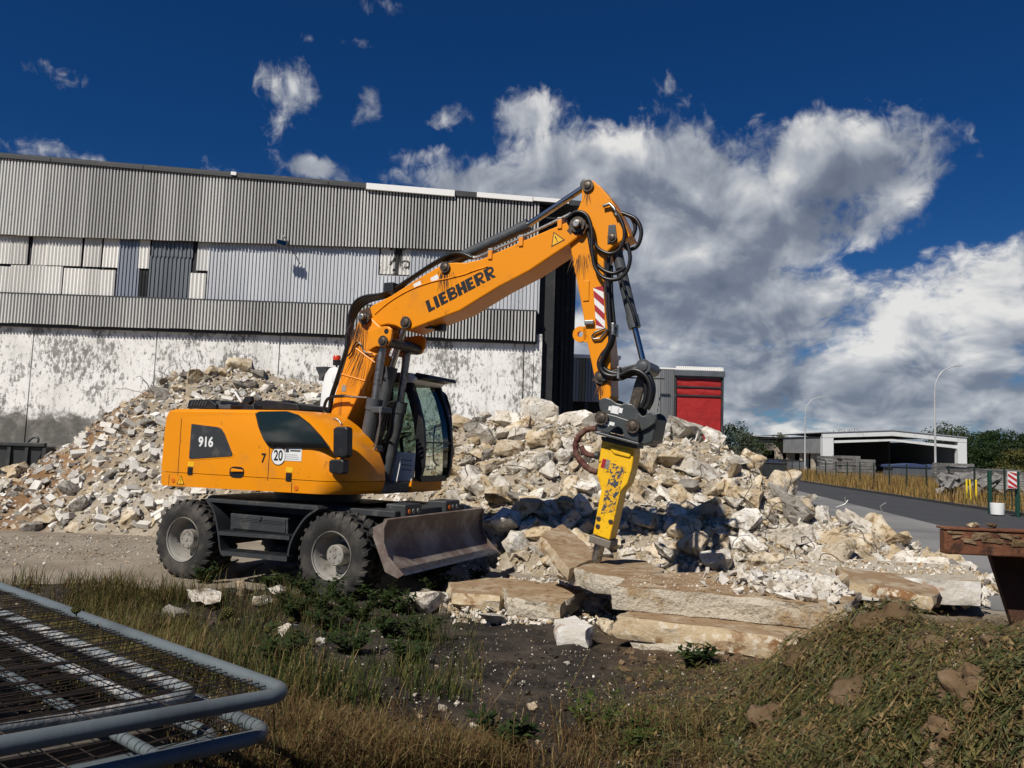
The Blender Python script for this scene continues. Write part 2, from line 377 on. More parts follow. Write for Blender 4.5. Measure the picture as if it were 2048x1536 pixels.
sheet('road', [(rx(8), 8), (kx(8), 8), (kx(220), 220), (rx(220), 220)], .008, M_ROAD)
kb = empty('kerb', (kx(30), 30, 0), kind='structure')
kerb_me = None
y = 14.
K = MB(); 
while y < 130:
    s = 1.0 if y < 70 else 4.0
    a, b_ = kx(y), kx(y+s-.02)
    j = R.uniform(-.008, .008)
    me = MB().hexa([(a, y, 0), (a+.16, y, 0), (b_+.16, y+s-.02, 0), (b_, y+s-.02, 0)], [(a+.01, y, .12+j), (a+.16, y, .12+j), (b_+.16, y+s-.02, .12+j), (b_+.01, y+s-.02, .12+j)])
    o = me.build('kerb_stone', M_KERB, kb); o.matrix_parent_inverse = Matrix.Translation((-kx(30), -30, 0)); y += s
M_VERGE = mat('dry_verge_soil', (.17, .12, .055), .95, 0, (.10, .075, .035), .8, (.4, .65), bump=.3, bscale=10)
sheet('verge', [(kx(10)+.17, 10), (kx(10)+14, 10), (kx(220)+16, 220), (kx(220)+.17, 220)], .06, M_VERGE)
M_APRON = mat('far_yard_concrete', (.20, .19, .17), .9, 0, (.13, .125, .115), .3, (.4, .65))
sheet('storage_yard', [(kx(10)+14.02, 10), (140, 10), (140, 220), (kx(220)+16.02, 220)], .066, M_APRON)

# ------------------------------------------------------------------ the burnt warehouse
WY = 36.0
WX = lambda px: -24.45+.0238*px
M_FIB = mat('weathered_fibre_cement', (.58, .575, .55), .9, 0, (.43, .425, .41), .35, (.4, .62), (.17, .16, .15), 1.6, (.62, .8), streak=True, bump=.15, bscale=20, rand=.16)
M_FIBW = mat('white_fibre_cement', (.74, .72, .67), .85, 0, (.56, .54, .50), .8, (.5, .72), (.05, .045, .04), 3.2, (.71, .74), streak=True, bump=.1, bscale=20, rand=.1)
M_FIBB = mat('sooted_white_sheet', (.62, .60, .56), .85, 0, (.018, .017, .016), 1.5, (.50, .56), (.03, .03, .03), 4, (.56, .6), streak=True, rand=.1)
M_ZINC = mat('zinc_sheet', (.56, .57, .58), .45, .2, (.42, .435, .45), .5, (.4, .7), (.24, .25, .26), 3, (.66, .8), streak=True, rand=.12)
M_ZINCB = mat('bluish_zinc_sheet', (.27, .29, .33), .42, .3, (.19, .205, .235), .8, (.4, .7), streak=True, rand=.12)
M_ZINCD = mat('slate_blue_zinc_sheet', (.155, .168, .18), .45, .25, (.10, .11, .12), .8, (.4, .7), streak=True, rand=.12)
M_DARKS = mat('black_sheet', (.012, .012, .013), .7, 0, (.03, .03, .03), 2, (.5, .7))
M_GAPSHADE = mat('shaded_sheet_valley', (.035, .034, .032), .9, 0, (.10, .098, .09), .8, (.5, .75), streak=True)  # near-black valley faces: shade of the rib gaps put into the colour
M_FASC = mat('dark_gutter_steel', (.035, .036, .038), .6, .2, (.09, .09, .09), 1.5, (.55, .75))
M_FLASH = mat('white_flashing', (.80, .79, .76), .5, 0, (.6, .58, .54), 1, (.6, .8))
# whitewashed concrete with peeling, pitted paint; bare grey towards the foot
M_WALLC = bpy.data.materials.new('peeling_whitewash'); M_WALLC.use_nodes = True
t = M_WALLC.node_tree; ns = t.nodes; ln = t.links; B = ns['Principled BSDF']; B.inputs['Roughness'].default_value = .9; B.inputs['Specular IOR Level'].default_value = .2
geo = G_('ShaderNodeNewGeometry'); sp = G_('ShaderNodeSeparateXYZ'); ln.new(geo.outputs['Position'], sp.inputs[0])
mpv = G_('ShaderNodeMapping'); mpv.inputs['Scale'].default_value = (1, 1, .45); ln.new(geo.outputs['Position'], mpv.inputs[0])
def gn2(s, d=8, vec=None, ro=.7):
    n = G_('ShaderNodeTexNoise'); n.inputs['Scale'].default_value = s; n.inputs['Detail'].default_value = d; n.inputs['Roughness'].default_value = ro; ln.new(vec or geo.outputs['Position'], n.inputs['Vector']); return n.outputs[0]
mps = G_('ShaderNodeMapping'); mps.inputs['Scale'].default_value = (1, 1, .06); ln.new(geo.outputs['Position'], mps.inputs[0])
bare = gmix(gmr(gn2(1.3), .4, .65), (.115, .11, .10, 1), (.24, .23, .21, 1))
paint = gmix(gmr(gn2(.7), .4, .68), (.84, .825, .79, 1), (.70, .685, .645, 1))
paint = gmix(gm('MULTIPLY', gmr(gn2(2.2, 6, mps.outputs[0]), .5, .72), .55), paint, (.40, .385, .355, 1))
region = gmr(gn2(.42, 4), .40, .66)
peel = gmr(gm('ADD', gn2(5.5, 12, mpv.outputs[0], .80), gm('MULTIPLY', region, .12)), .535, .60)
foot = gmr(gm('ADD', sp.outputs[2], gm('MULTIPLY', gm('SUBTRACT', gn2(1.6, 8), .5), 2.2)), 3.05, 2.55)
c = gmix(gm('MULTIPLY', peel, .85), paint, bare)
c = gmix(foot, c, bare)
speck = gmr(gn2(7, 8, None, .7), .64, .67)
c = gmix(gm('MULTIPLY', speck, .8), c, (.045, .04, .035, 1))
soot = gmr(gm('ADD', gn2(1.2, 9, mps.outputs[0], .7), gm('MULTIPLY', sp.outputs[2], .0)), .70, .72)
c = gmix(gm('MULTIPLY', soot, gmr(sp.outputs[2], 4., 5.5)), c, (.05, .05, .05, 1))
ln.new(c, B.inputs['Base Color'])
bp = G_('ShaderNodeBump'); bp.inputs['Strength'].default_value = .5; bp.inputs['Distance'].default_value = .03; ln.new(gn2(7, 9), bp.inputs['Height']); ln.new(bp.outputs[0], B.inputs['Normal'])

wh = empty('warehouse', (-12, WY, 0), label='large burnt warehouse with corrugated sheet cladding above a peeling white concrete wall', category='warehouse')
INVW = Matrix.Translation((12, -WY, 0))
def wpart(mb, name, m, par=None, **k):
    o = mb.build(name, m, wh if par is None else par, **k)
    o.matrix_parent_inverse = INVW; return o
roofz = lambda x: 15.03-(x+24.95)*.0504
XL, XR = -31.0, 1.08
# concrete wall panels
edges = [-34.2, -28.4, -22.6, -16.8, -11.0, -5.2, .52, 1.0]
for a, b in zip(edges[:-1], edges[1:]):
    wpart(MB().box((a+.022, WY+R.uniform(0, .012), 0), (b-.022, WY+.28, 7.02)), 'wall_panel', M_WALLC, bevel=.012)
wpart(MB().box((1.0, WY-.06, 0), (1.36, WY+.3, 7.35)), 'corner_post', M_WALLC, bevel=.015)
wpart(MB().box((-34.2, WY+.10, 0), (1.0, WY+.26, 7.0)), 'joint_filler', M_FASC)
wpart(MB().prism([(-34, 0), (1.9, 0), (1.9, 13.6), (-34, 15.4)], WY+.3, WY+14), 'hall_body', M_DARKS)
# dark structure behind the sheets, visible in the gaps
wpart(MB().prism([(XL, 7.0), (XR+.1, 7.0), (XR+.1, roofz(XR)-.25), (XL, roofz(XL)-.25)], WY-.02, WY+.29), 'backing_boards', M_DARKS)
def ribs(w, z0, z1a, z1b, pitch, frac, depth, dirn=1):
    """corrugated sheet: flat ribs standing out towards -Y with slanted flanks"""
    pr = []; n = max(1, round(w/pitch)); p = w/n; fl = p*.06
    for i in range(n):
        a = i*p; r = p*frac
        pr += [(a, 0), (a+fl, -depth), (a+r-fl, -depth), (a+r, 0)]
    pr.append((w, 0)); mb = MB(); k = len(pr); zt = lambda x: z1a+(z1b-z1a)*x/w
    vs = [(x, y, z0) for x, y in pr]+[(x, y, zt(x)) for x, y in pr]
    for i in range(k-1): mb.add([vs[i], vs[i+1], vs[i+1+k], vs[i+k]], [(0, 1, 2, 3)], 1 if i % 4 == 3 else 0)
    return mb
def wave(w, z0, z1, pitch, amp):
    n = max(2, round(w/pitch))*6; pr = [(w*i/n, -amp*(1-math.cos(2*math.pi*i/6))) for i in range(n+1)]; k = len(pr)
    return MB().add([(x, y, z0) for x, y in pr]+[(x, y, z1) for x, y in pr], [(i, i+1, i+1+k, i+k) for i in range(k-1)])
def place(mb, x, y): return mb.xf(Matrix.Translation((x, y, 0)))
def lip(mb):                                   # close the sheet's lower and upper edge with a little thickness
    o = mb
    return o
SW = 1.05; n = int((XR-XL)/SW); SW = (XR-XL)/n
for i in range(n):
    x = XL+i*SW
    wpart(place(ribs(SW-.006, 11.16+R.uniform(-.015, .015), roofz(x)-.14, roofz(x+SW)-.14, .15, .58, .13), x, WY-.28+R.uniform(-.006, .006)), 'upper_sheet', [M_FIB, M_GAPSHADE], normals=False)
    wpart(place(ribs(SW-.006, 6.98+R.uniform(-.03, .02), 8.36, 8.36, .15, .56, .13), x, WY-.26+R.uniform(-.006, .006)), 'lower_sheet', [M_FIB, M_GAPSHADE], normals=False)
# middle strip, patched with sheets of several kinds, in two rows
def midrow(px0, px1, z0, z1, m, w, style):
    a, b = WX(px0), WX(px1); k = max(1, round((b-a)/w)); ww = (b-a)/k
    for i in range(k):
        j = R.uniform(-.02, .02) if style == 'wave' else 0
        mb = wave(ww-.02 if style == 'wave' else ww-.004, z0, z1-(R.uniform(0, .12) if style == 'wave' else 0), .172, .026) if style == 'wave' else ribs(ww-.004, z0, z1, z1, .18, .45, .05)
        mb.xf(Matrix.Rotation(R.uniform(-.012, .012) if style == 'wave' else 0, 4, 'Y'))
        # rotation about the sheet foot keeps it on the rail
        wpart(place(mb, a+i*ww+j, WY-.10), 'middle_sheet', m, normals=False, smooth=40 if style == 'wave' else None)
zt, zm, zb = 11.30, 9.83, 8.30
midrow(-260, 236, zm, zt, M_FIBW, .84, 'wave'); midrow(-260, 236, zb, zm-.02, M_FIBW, .84, 'wave')
midrow(236, 279, zb, zt, M_ZINCB, 1.0, 'rib')
midrow(279, 301, zm, zt, M_FIBW, .6, 'wave'); midrow(277, 297, zb, zm-.02, M_DARKS, .6, 'wave')
midrow(301, 383, 10.42, zt, M_ZINCD, .95, 'rib'); midrow(299, 381, zb, 10.46, M_ZINCD, .95, 'rib')
midrow(388, 416, zm, zt, M_FIB, .7, 'wave'); midrow(381, 413, zb, zm-.02, M_FIBW, .7, 'wave')
midrow(415, 754, zb, zt, M_ZINC, .95, 'rib')
midrow(754, 816, 9.95, zt, M_FIBB, .7, 'wave'); midrow(754, 816, zb, 9.9, M_ZINC, .95, 'rib')
midrow(816, 1076, zb, zt, M_ZINC, .95, 'rib')
# rails, eave gutter and flashings
wpart(MB().box((XL, WY-.33, 8.36), (XR, WY-.08, 8.44)), 'sill_rail', M_FASC)
wpart(MB().box((XL, WY-.20, 6.86), (XR, WY-.02, 7.0)), 'drip_rail', M_FASC)
x = XL
while x < XR+1.6:
    e = min(x+4.4, XR+1.9)
    px0 = (x+24.45)/.0238
    mm = M_FASC
    wpart(MB().prism([(x, roofz(x)-.17), (e-.02, roofz(e)-.17), (e-.02, roofz(e)+.02), (x, roofz(x)+.02)], WY-.50, WY-.24), 'eave_gutter', mm, bevel=.012)
    x = e
for a, b, h in ((725, 901, .28), (945, 1056, .22), (1057, 1128, .17), (455, 466, .14)):
    a, b = WX(a), WX(b)
    wpart(MB().prism([(a, roofz(a)-h+.05), (b, roofz(b)-h+.05), (b, roofz(b)+.07), (a, roofz(a)+.07)], WY-.56, WY-.45), 'eave_flashing', M_FLASH, bevel=.01)
wpart(MB().prism([(XL, roofz(XL)+.03), (3.1, roofz(3.1)+.03), (3.1, roofz(3.1)+.18), (XL, roofz(XL)+.18)], WY-.20, WY+14), 'roof', M_FASC)
# set-back dark bay at the right-hand corner
wpart(ribs(1.75, 0, 13.5, 13.4, .25, .5, .05).xf(Matrix.Translation((1.36, WY+3.0, 0))), 'bay_wall', M_DARKS, normals=False)
for xx in (1.55, 2.0, 2.45):
    wpart(MB().tube([(xx, WY+2.8, 0), (xx, WY+2.8, 12.5 if xx < 2 else 7.6)], .05, 8), 'downpipe', M_FASC)
wpart(MB().box((1.36, WY+.3, 11.6), (2.9, WY+3.0, 12.0)), 'bay_girder', M_FASC)
# floodlight on its bracket
fl = empty('floodlight', (WX(572), WY-.4, 11.1), label='small grey floodlight on a bracket below the upper cladding', category='floodlight')
MB().tube([(0, .15, .25), (0, -.55, .3)], .03, 8).build('bracket', M_STEEL, fl)
MB().prism([(-.30, -.14), (.24, -.24), (.30, .02), (-.24, .12)], -.75, -.5).build('lamp_housing', M_CYL, fl, bevel=.02)
MB().prism([(-.24, -.10), (.19, -.19), (.24, 0), (-.19, .08)], -.765, -.752).build('lens', M_SMOKE, fl)
# yellow-grey annex and the red roller-door tower further back
an = empty('corrugated_annex', (3.6, 44, 0), label='low grey corrugated annex on dark stilts beside the warehouse corner', category='shed')
M_RIBG = mat('grey_ribbed_steel', (.30, .31, .315), .5, .3, (.20, .205, .21), .8, (.4, .7), streak=True, rand=.15)
M_RIBT = mat('tan_ribbed_steel', (.29, .24, .16), .6, .1, (.2, .17, .12), .8, (.4, .7), streak=True)
def apart(mb, name, m, par, X, Y, **k):
    o = mb.build(name, m, par, **k); o.matrix_parent_inverse = Matrix.Translation((-X, -Y, 0)); return o
xs = [2.5, 3.1, 3.5, 3.85, 4.2, 4.55, 4.9, 5.5, 6.1]
for i, (a, b) in enumerate(zip(xs[:-1], xs[1:])):
    apart(ribs(b-a-.01, 4.75, 7.25, 7.2, .16, .55, .05).xf(Matrix.Translation((a, 44, 0))), 'wall_sheet', M_RIBT if i == 3 else M_RIBG, an, 3.6, 44, normals=False)
apart(MB().box((2.4, 43.8, 7.25), (6.2, 50, 7.45)), 'roof', M_FLASH, an, 3.6, 44, bevel=.02)
apart(MB().box((2.5, 44.02, 4.75), (6.05, 50, 7.24)), 'annex_body', M_DARKS, an, 3.6, 44)
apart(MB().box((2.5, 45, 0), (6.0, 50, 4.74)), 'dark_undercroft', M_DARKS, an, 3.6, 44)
for xx in (2.6, 4.2, 5.8): apart(MB().box((xx, 44.1, 0), (xx+.2, 44.4, 4.74)), 'stilt', M_FASC, an, 3.6, 44)
apart(MB().box((6.1, 45.2, 6.3), (9.0, 45.3, 6.38)), 'cable_tray', M_FASC, an, 3.6, 44)
apart(MB().tube([(2.75, 46, 7.4), (2.75, 46, 9.0)], .02, 6), 'lightning_rod', M_FASC, an, 3.6, 44)
TY = 46.0; x0 = at(1322, 760, TY).x; x1 = at(1443, 760, TY).x; zt_ = at(1380, 737, TY).z
tw = empty('loading_tower', (x0, TY, 0), label='grey ribbed loading tower with a tall red fabric door', category='building')
tp = lambda mb, n_, m_, **k: apart(mb, n_, m_, tw, x0, TY, **k)
d0_, d1_ = at(1352, 800, TY).x, at(1441, 800, TY).x
zd1 = at(1395, 756, TY).z
tp(ribs(d0_-x0-.02, .4, zt_-.1, zt_-.1, .13, .5, .04).xf(Matrix.Translation((x0, TY, 0))), 'front_sheet', M_RIBG, normals=False)
tp(ribs(d1_-d0_+.2, zd1+.42, zt_+.12, zt_+.12, .13, .5, .04).xf(Matrix.Translation((d0_-.05, TY-.02, 0))), 'parapet_sheet', M_FLASH, normals=False)
tp(MB().box((d0_-.15, TY-.32, zd1+.08), (d1_+.18, TY, zd1+.42)), 'lintel', M_ZINCD, bevel=.02)
for a, b in ((d0_-.14, d0_-.02), (d1_+.02, d1_+.14)): tp(MB().box((a, TY-.18, 0), (b, TY, zd1+.06)), 'door_post', M_FASC, bevel=.01)
tp(MB().box((x0, TY+.02, 0), (x1, TY+9, zt_-.12)), 'tower_body', M_ZINCD)
tp(ribs(9, .4, zt_-.1, zt_-.1, .25, .5, .04).xf(Matrix.Translation((x0-.02, TY+9.02, 0)) @ Matrix.Rotation(rad(-90), 4, 'Z')), 'side_sheet', M_RIBG, normals=False)
tp(MB().box((x0-.1, TY-.05, zt_-.1), (x1+.12, TY+9, zt_)), 'roof', M_FLASH, bevel=.02)
M_REDF = mat('red_door_fabric', (.36, .014, .012), .55, 0, (.30, .012, .012), .9, (.45, .7), bump=.3, bscale=1.2, bdist=.25)
def sag(xa, xb, za, zb_, nn=14, mm=8, amp=.05):
    b = MB(); vs = []
    for j in range(mm+1):
        for i in range(nn+1):
            u, w = i/nn, j/mm
            vs.append((xa+(xb-xa)*u, TY-.06-amp*math.sin(w*math.pi)*(.4+math.sin(u*9+w*4)*.35), zb_+(za-zb_)*w-.10*math.sin(u*math.pi)*(1-w)))
    return b.add(vs, [(j*(nn+1)+i, j*(nn+1)+i+1, (j+1)*(nn+1)+i+1, (j+1)*(nn+1)+i) for j in range(mm) for i in range(nn)])
zz = [at(1395, p, TY).z for p in (757, 773, 776, 789, 793)]
tp(sag(d0_, d1_, zz[0], zz[1]), 'door_fabric', M_REDF, smooth=50); tp(sag(d0_, d1_, zz[2], zz[3]), 'door_fabric', M_REDF, smooth=50); tp(sag(d0_, d1_, zz[4], .2, 14, 20, .03), 'door_fabric', M_REDF, smooth=50)
for z_ in (zz[1]-.02, zz[3]-.06): tp(MB().box((d0_-.02, TY-.14, z_-.07), (d1_+.02, TY-.1, z_+.02)), 'door_batten', M_FASC)

# ------------------------------------------------------------------ far sheds
SY = 115.
M_SHEDW = mat('white_portal_steel', (.62, .63, .62), .5, 0, (.42, .40, .36), .7, (.55, .75))
M_SHEDR = mat('grey_shed_roof', (.33, .34, .35), .6, .2)
sa, sb = at(1646, 900, SY).x, at(1934, 900, SY).x
zl, zr, zp_ = at(1646, 872, SY).z, at(1934, 884, SY).z, at(1786, 868, SY).z
zl = zr = (zl+zr)/2; xm = at(1786, 868, SY).x
sh = empty('portal_shed', (sa, SY, 0), label='open-fronted shed with a white gabled portal frame beyond the road', category='shed')
sp_ = lambda mb, n_, m_, **k: apart(mb, n_, m_, sh, sa, SY, **k)
for a, b in ((sa, sa+1.6), (sb-1.3, sb)): sp_(MB().box((a, SY, 0), (b, SY+1., zl)), 'portal_post', M_SHEDW, bevel=.04)
sp_(MB().prism([(sa, zl-.2), (xm, zp_-.3), (xm, zp_+.5), (sa, zl+.55)], SY-.05, SY+.6), 'rafter', M_SHEDW, bevel=.04)
sp_(MB().prism([(xm+.01, zp_-.3), (sb, zr-.2), (sb, zr+.5), (xm+.01, zp_+.5)], SY-.05, SY+.6), 'rafter', M_SHEDW, bevel=.04)
sp_(MB().prism([(sa+.3, zl-1.0), (xm, zp_-1.05), (xm, zp_-.75), (sa+.3, zl-.6)], SY+.3, SY+.6), 'haunch_tie', M_SHEDW)
sp_(MB().prism([(xm, zp_-1.05), (sb-.3, zr-1.2), (sb-.3, zr-.7), (xm, zp_-.75)], SY+.3, SY+.6), 'haunch_tie', M_SHEDW)
sp_(MB().prism([(sa-.1, zl+.56), (xm, zp_+.52), (sb+.1, zr+.52), (sb+.1, zr+.62), (xm, zp_+.66), (sa-.1, zl+.66)], SY-.2, SY+40), 'roof', M_SHEDR)
sp_(MB().box((sb-.2, SY+1.02, 0), (sb, SY+40, zr)), 'side_wall', M_SHEDR)
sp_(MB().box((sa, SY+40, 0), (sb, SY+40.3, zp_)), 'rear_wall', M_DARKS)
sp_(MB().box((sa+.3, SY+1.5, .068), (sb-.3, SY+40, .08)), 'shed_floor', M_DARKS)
L0, L1 = at(1496, 900, 150.), at(1644, 900, 117.)
lo = empty('long_storage_shed', (L0.x, 150, 0), label='long low shed with open bays and grey fascia left of the portal shed', category='shed')
dv = Vector((L1.x-L0.x, 117-150, 0)); ll = dv.length; ang = math.atan2(dv.y, dv.x); lo.rotation_euler = (0, 0, ang)
h_ = 5.2
M_FASCT = mat('tan_fascia', (.20, .17, .14), .7, 0, (.15, .13, .11), .6, (.4, .7)); M_FASCG = mat('grey_fascia', (.24, .245, .245), .7, 0, (.18, .18, .18), .6, (.4, .7))
MB().box((0, 0, h_-2.0), (ll*.40, .2, h_-.15)).build('fascia', M_FASCT, lo); MB().box((ll*.56, -.3, h_-2.4), (ll, 0, h_)).build('fascia', M_FASCG, lo)
MB().box((-.3, -.4, h_+.002), (ll+.2, 1.5, h_+.2)).build('eave', M_DARKS, lo)
MB().box((0, 12, 0), (ll*.9, 12.3, h_-.1)).build('rear_wall', M_DARKS, lo)
M_PILL = mat('concrete_pillar', (.42, .36, .28), .8, 0, (.30, .26, .2), .8, (.4, .7))
for fx in (.40, .56, .73, .86): MB().box((ll*fx, .2, 0), (ll*fx+.9, 1.4, h_-.2)).build('pillar', M_PILL, lo, bevel=.05)

# ------------------------------------------------------------------ wheeled excavator
PHI = rad(25.365); EO = Vector((-2.779, 11.352, 0))
EU = Vector((math.cos(PHI), -math.sin(PHI), 0)); EV = Vector((math.sin(PHI), math.cos(PHI), 0))
EX = empty('wheeled_excavator', EO, -PHI, label='yellow wheeled excavator working with a hydraulic breaker on its raised boom', category='excavator')
z1 = lambda x, y: (300+x/2.9257, 700+y/2.9257)
z2 = lambda x, y: (640+x/2.9257, 340+y/2.9257)
z3 = lambda x, y: (1000+x/5.12, 640+y/5.12)
z5 = lambda x, y: (600+x/3.4133, 340+y/3.4133)
z7 = lambda x, y: (1140+x/4.265, 780+y/4.265)
z8 = lambda x, y: (620+x/6.4, 600+y/6.4)
def lp(p, v):                           # photo point -> machine coordinates (forward, up) in its lengthwise plane v
    r = ray(*p); q = CAM+r*(((EO-CAM).dot(EV)+v)/r.dot(EV))-EO
    return (q.dot(EU), q.z)
def L3(p, v): a = lp(p, v); return (a[0], v, a[1])
def poly(zf, pts, v): return [lp(zf(*p), v) for p in pts]
def eb(mb, name, m, par=None, **k): return mb.build(name, m, par or EX, **k)
FACE = Matrix(((1,0,0,0),(0,0,-1,0),(0,1,0,0),(0,0,0,1)))     # text plane -> near side of the machine
def decal(mb, c, v, ang=0., sx_=1.):
    return mb.xf(Matrix.Translation((c[0], v, c[1])) @ FACE @ Matrix.Rotation(ang, 4, 'Z') @ Matrix.Diagonal((sx_, 1, 1, 1)))
def disc(mb, c, v0, v1, r, n=24, mi=0): return mb.lathe([(r, 0), (r, abs(v1-v0))], (c[0], v0, c[1]), (0, 1 if v1 > v0 else -1, 0), n, mi)

# wheels: twin tyres on a deep-dished rim
def tyre(y0, y1, n=72):
    b = MB(); w = y1-y0; Ro = .515
    pr = [(.29, y0+.035), (.33, y0+.012), (.40, y0), (.46, y0+.008), (.497, y0+.03), (Ro, y0+.055), (Ro, y1-.055), (.497, y1-.03), (.46, y1-.008), (.40, y1), (.33, y1-.012), (.29, y1-.035)]
    b.lathe(pr, (0, 0, 0), (0, 1, 0), n, closed=True)
    k = 26
    for s in range(2):                  # slanted lugs wrapping over the shoulder
        for i in range(k):
            a0 = 2*math.pi*(i+.5*s)/k
            ys = [y0+w*.47, y0+w*.16, y0+.012] if s == 0 else [y1-w*.47, y1-w*.16, y1-.012]
            rs = [(Ro-.004, Ro+.022), (Ro-.004, Ro+.024), (.455, .492)]
            sk = [0.0, .055, .10]; hw = [.036, .044, .048]
            vs = []
            for yy, (ri, ro), q, h in zip(ys, rs, sk, hw):
                for r_, aa in ((ri, a0+q-h*1.15), (ri, a0+q+h*1.15), (ro, a0+q+h), (ro, a0+q-h)):
                    vs.append((r_*math.sin(aa), yy, r_*math.cos(aa)))
            b.add(vs, [(0, 1, 2, 3), (8, 11, 10, 9)]+[(j*4+a, j*4+(a+1) % 4, j*4+4+(a+1) % 4, j*4+4+a) for j in range(2) for a in range(4)])
    return b
def make_wheel():
    w = empty('wheel', parent=EX)
    t_ = eb(tyre(-.275, -.02), 'tyre', M_TYRE, w, smooth=35); t2 = bpy.data.objects.new('tyre', t_.data); COL.objects.link(t2); t2.parent = w; t2.location = (0, .30, 0)
    eb(MB().lathe([(.292, -.255), (.302, -.262), (.306, -.245), (.285, -.235), (.262, -.2), (.25, -.05), (.235, -.02), (.16, -.01), (.15, -.012), (.15, .02), (.27, .02), (.292, -.02)], (0, 0, 0), (0, 1, 0), 48, closed=True), 'rim', M_RIM, w, smooth=30)
    hb = MB().lathe([(.0, -.19), (.118, -.19), (.13, -.18), (.135, 0), (.15, 0)], (0, 0, 0), (0, 1, 0), 32)
    for i in range(6):
        a = i*math.pi/3; disc(hb, (.085*math.cos(a), .085*math.sin(a)), -.19, -.199, .014, 8)
    for i in range(10):
        a = i*math.pi/5; disc(hb, (.195*math.cos(a), .195*math.sin(a)), -.012, -.04, .016, 8)
    disc(hb, (0, 0), -.19, -.20, .03, 12)
    eb(hb, 'hub', M_RIM, w, smooth=30); return w
w0 = make_wheel(); w0.location = (-1.275, -1.0, .53)
for u, v, rz, st in ((1.275, -1.0, 0, .0), (-1.275, 1.0, math.pi, 0), (1.275, 1.0, math.pi, 0)):
    c = copy_tree(w0, EX); c.location = (u, v, .53); c.rotation_euler = (0, R.uniform(0, 3), rz)
w0.rotation_euler = (0, 1.1, 0)

# undercarriage
ch = MB(); ch.box((-1.75, -.42, .62), (1.85, .42, 1.06)); ch.box((-1.5, -.62, .9), (1.6, .62, 1.1))
for u in (-1.275, 1.275): ch.box((u-.14, -.75, .40), (u+.14, .75, .66))
eb(ch, 'chassis_frame', M_CHAR, bevel=.02)
eb(MB().lathe([(.62, 1.1), (.62, 1.26)], (0, 0, 0), (0, 0, 1), 48), 'slewing_ring', M_BLACK, smooth=30)
v = -1.22
eb(MB().prism(poly(z1, [(325, 868), (975, 912), (990, 940), (335, 890)], v), v, -.66), 'deck_plate', M_CHAR, bevel=.008)
tb = poly(z1, [(470, 955), (805, 985), (805, 1080), (470, 1050)], -1.12)
eb(MB().prism(tb, -1.12, -.5), 'toolbox', M_CHAR, bevel=.012)
dr = MB().prism(poly(z1, [(484, 968), (792, 996), (792, 1072), (484, 1042)], -1.127), -1.134, -1.122)
for k in range(3): dr.prism(poly(z1, [(492, 976+k*9), (784, 1003+k*9), (784, 1006+k*9), (492, 979+k*9)], -1.14), -1.142, -1.132)
disc(dr, lp(z1(640, 985), -1.15), -1.13, -1.155, .03, 12)
eb(dr, 'toolbox_lid', M_CHAR, bevel=.004)
def tread(pts, v0, v1):
    pp = poly(z1, pts, v0); b = MB().prism(pp, v0, v1)
    (ua, za), (ub, zb_) = pp[0], pp[1]
    n = 26
    for i in range(n):
        u = ua+(ub-ua)*(i+.5)/n; z = za+(zb_-za)*(i+.5)/n; b.box((u-.008, v0+.01, z-.002), (u+.008, v1-.02, z+.008))
    return b
eb(tread([(400, 1060), (815, 1090), (815, 1112), (400, 1082)], -1.25, -.98), 'step', M_CHAR); eb(tread([(415, 1175), (800, 1210), (800, 1238), (415, 1200)], -1.30, -1.02), 'step', M_CHAR)
def strip(zf, pts, v0, v1, th):
    P = spline([L3(zf(*p), v0) for p in pts], 5); a = []; b = []
    for i, p in enumerate(P):
        d = (P[min(i+1, len(P)-1)]-P[max(i-1, 0)]).normalized(); nn = Vector((-d.z, 0, d.x))*th/2
        a.append((p.x+nn.x, p.z+nn.z)); b.append((p.x-nn.x, p.z-nn.z))
    m_ = MB(); k = len(a)
    vs = [(q[0], vv, q[1]) for vv in (v0, v1) for q in a]+[(q[0], vv, q[1]) for vv in (v0, v1) for q in b]
    A, B_, C_, D_ = 0, k, 2*k, 3*k
    fs = []
    for i in range(k-1): fs += [(A+i, A+i+1, B_+i+1, B_+i), (C_+i+1, C_+i, D_+i, D_+i+1), (A+i+1, A+i, C_+i, C_+i+1), (B_+i, B_+i+1, D_+i+1, D_+i)]
    fs += [(A, B_, D_, C_), (A+k-1, C_+k-1, D_+k-1, B_+k-1)]
    return m_.add(vs, fs)
eb(strip(z1, [(325, 872), (372, 945), (396, 1060), (412, 1180), (440, 1205)], -1.24, -.98, .025), 'step_bracket', M_CHAR, smooth=40)
eb(strip(z1, [(985, 925), (905, 985), (842, 1080), (815, 1150), (802, 1225)], -1.24, -.98, .025), 'step_bracket', M_CHAR, smooth=40)
eb(MB().box((1.0, -.9, 1.02), (1.95, .9, 1.10)), 'front_deck', M_CHAR, bevel=.01)
for vv in (-.72, .30):
    lb = empty('lamp_box', parent=EX)
    eb(MB().box((1.72, vv-.06, 1.0), (2.02, vv+.34, 1.18)), 'housing', M_CHAR, lb, bevel=.02)
    for dv_, mm in ((.0, M_AMBER), (.09, M_RIM), (.2, M_RIM)): eb(MB().lathe([(.035, 0), (.03, .012)], (2.022, vv+dv_+.03, 1.09), (1, 0, 0), 16), 'lens', mm, lb)
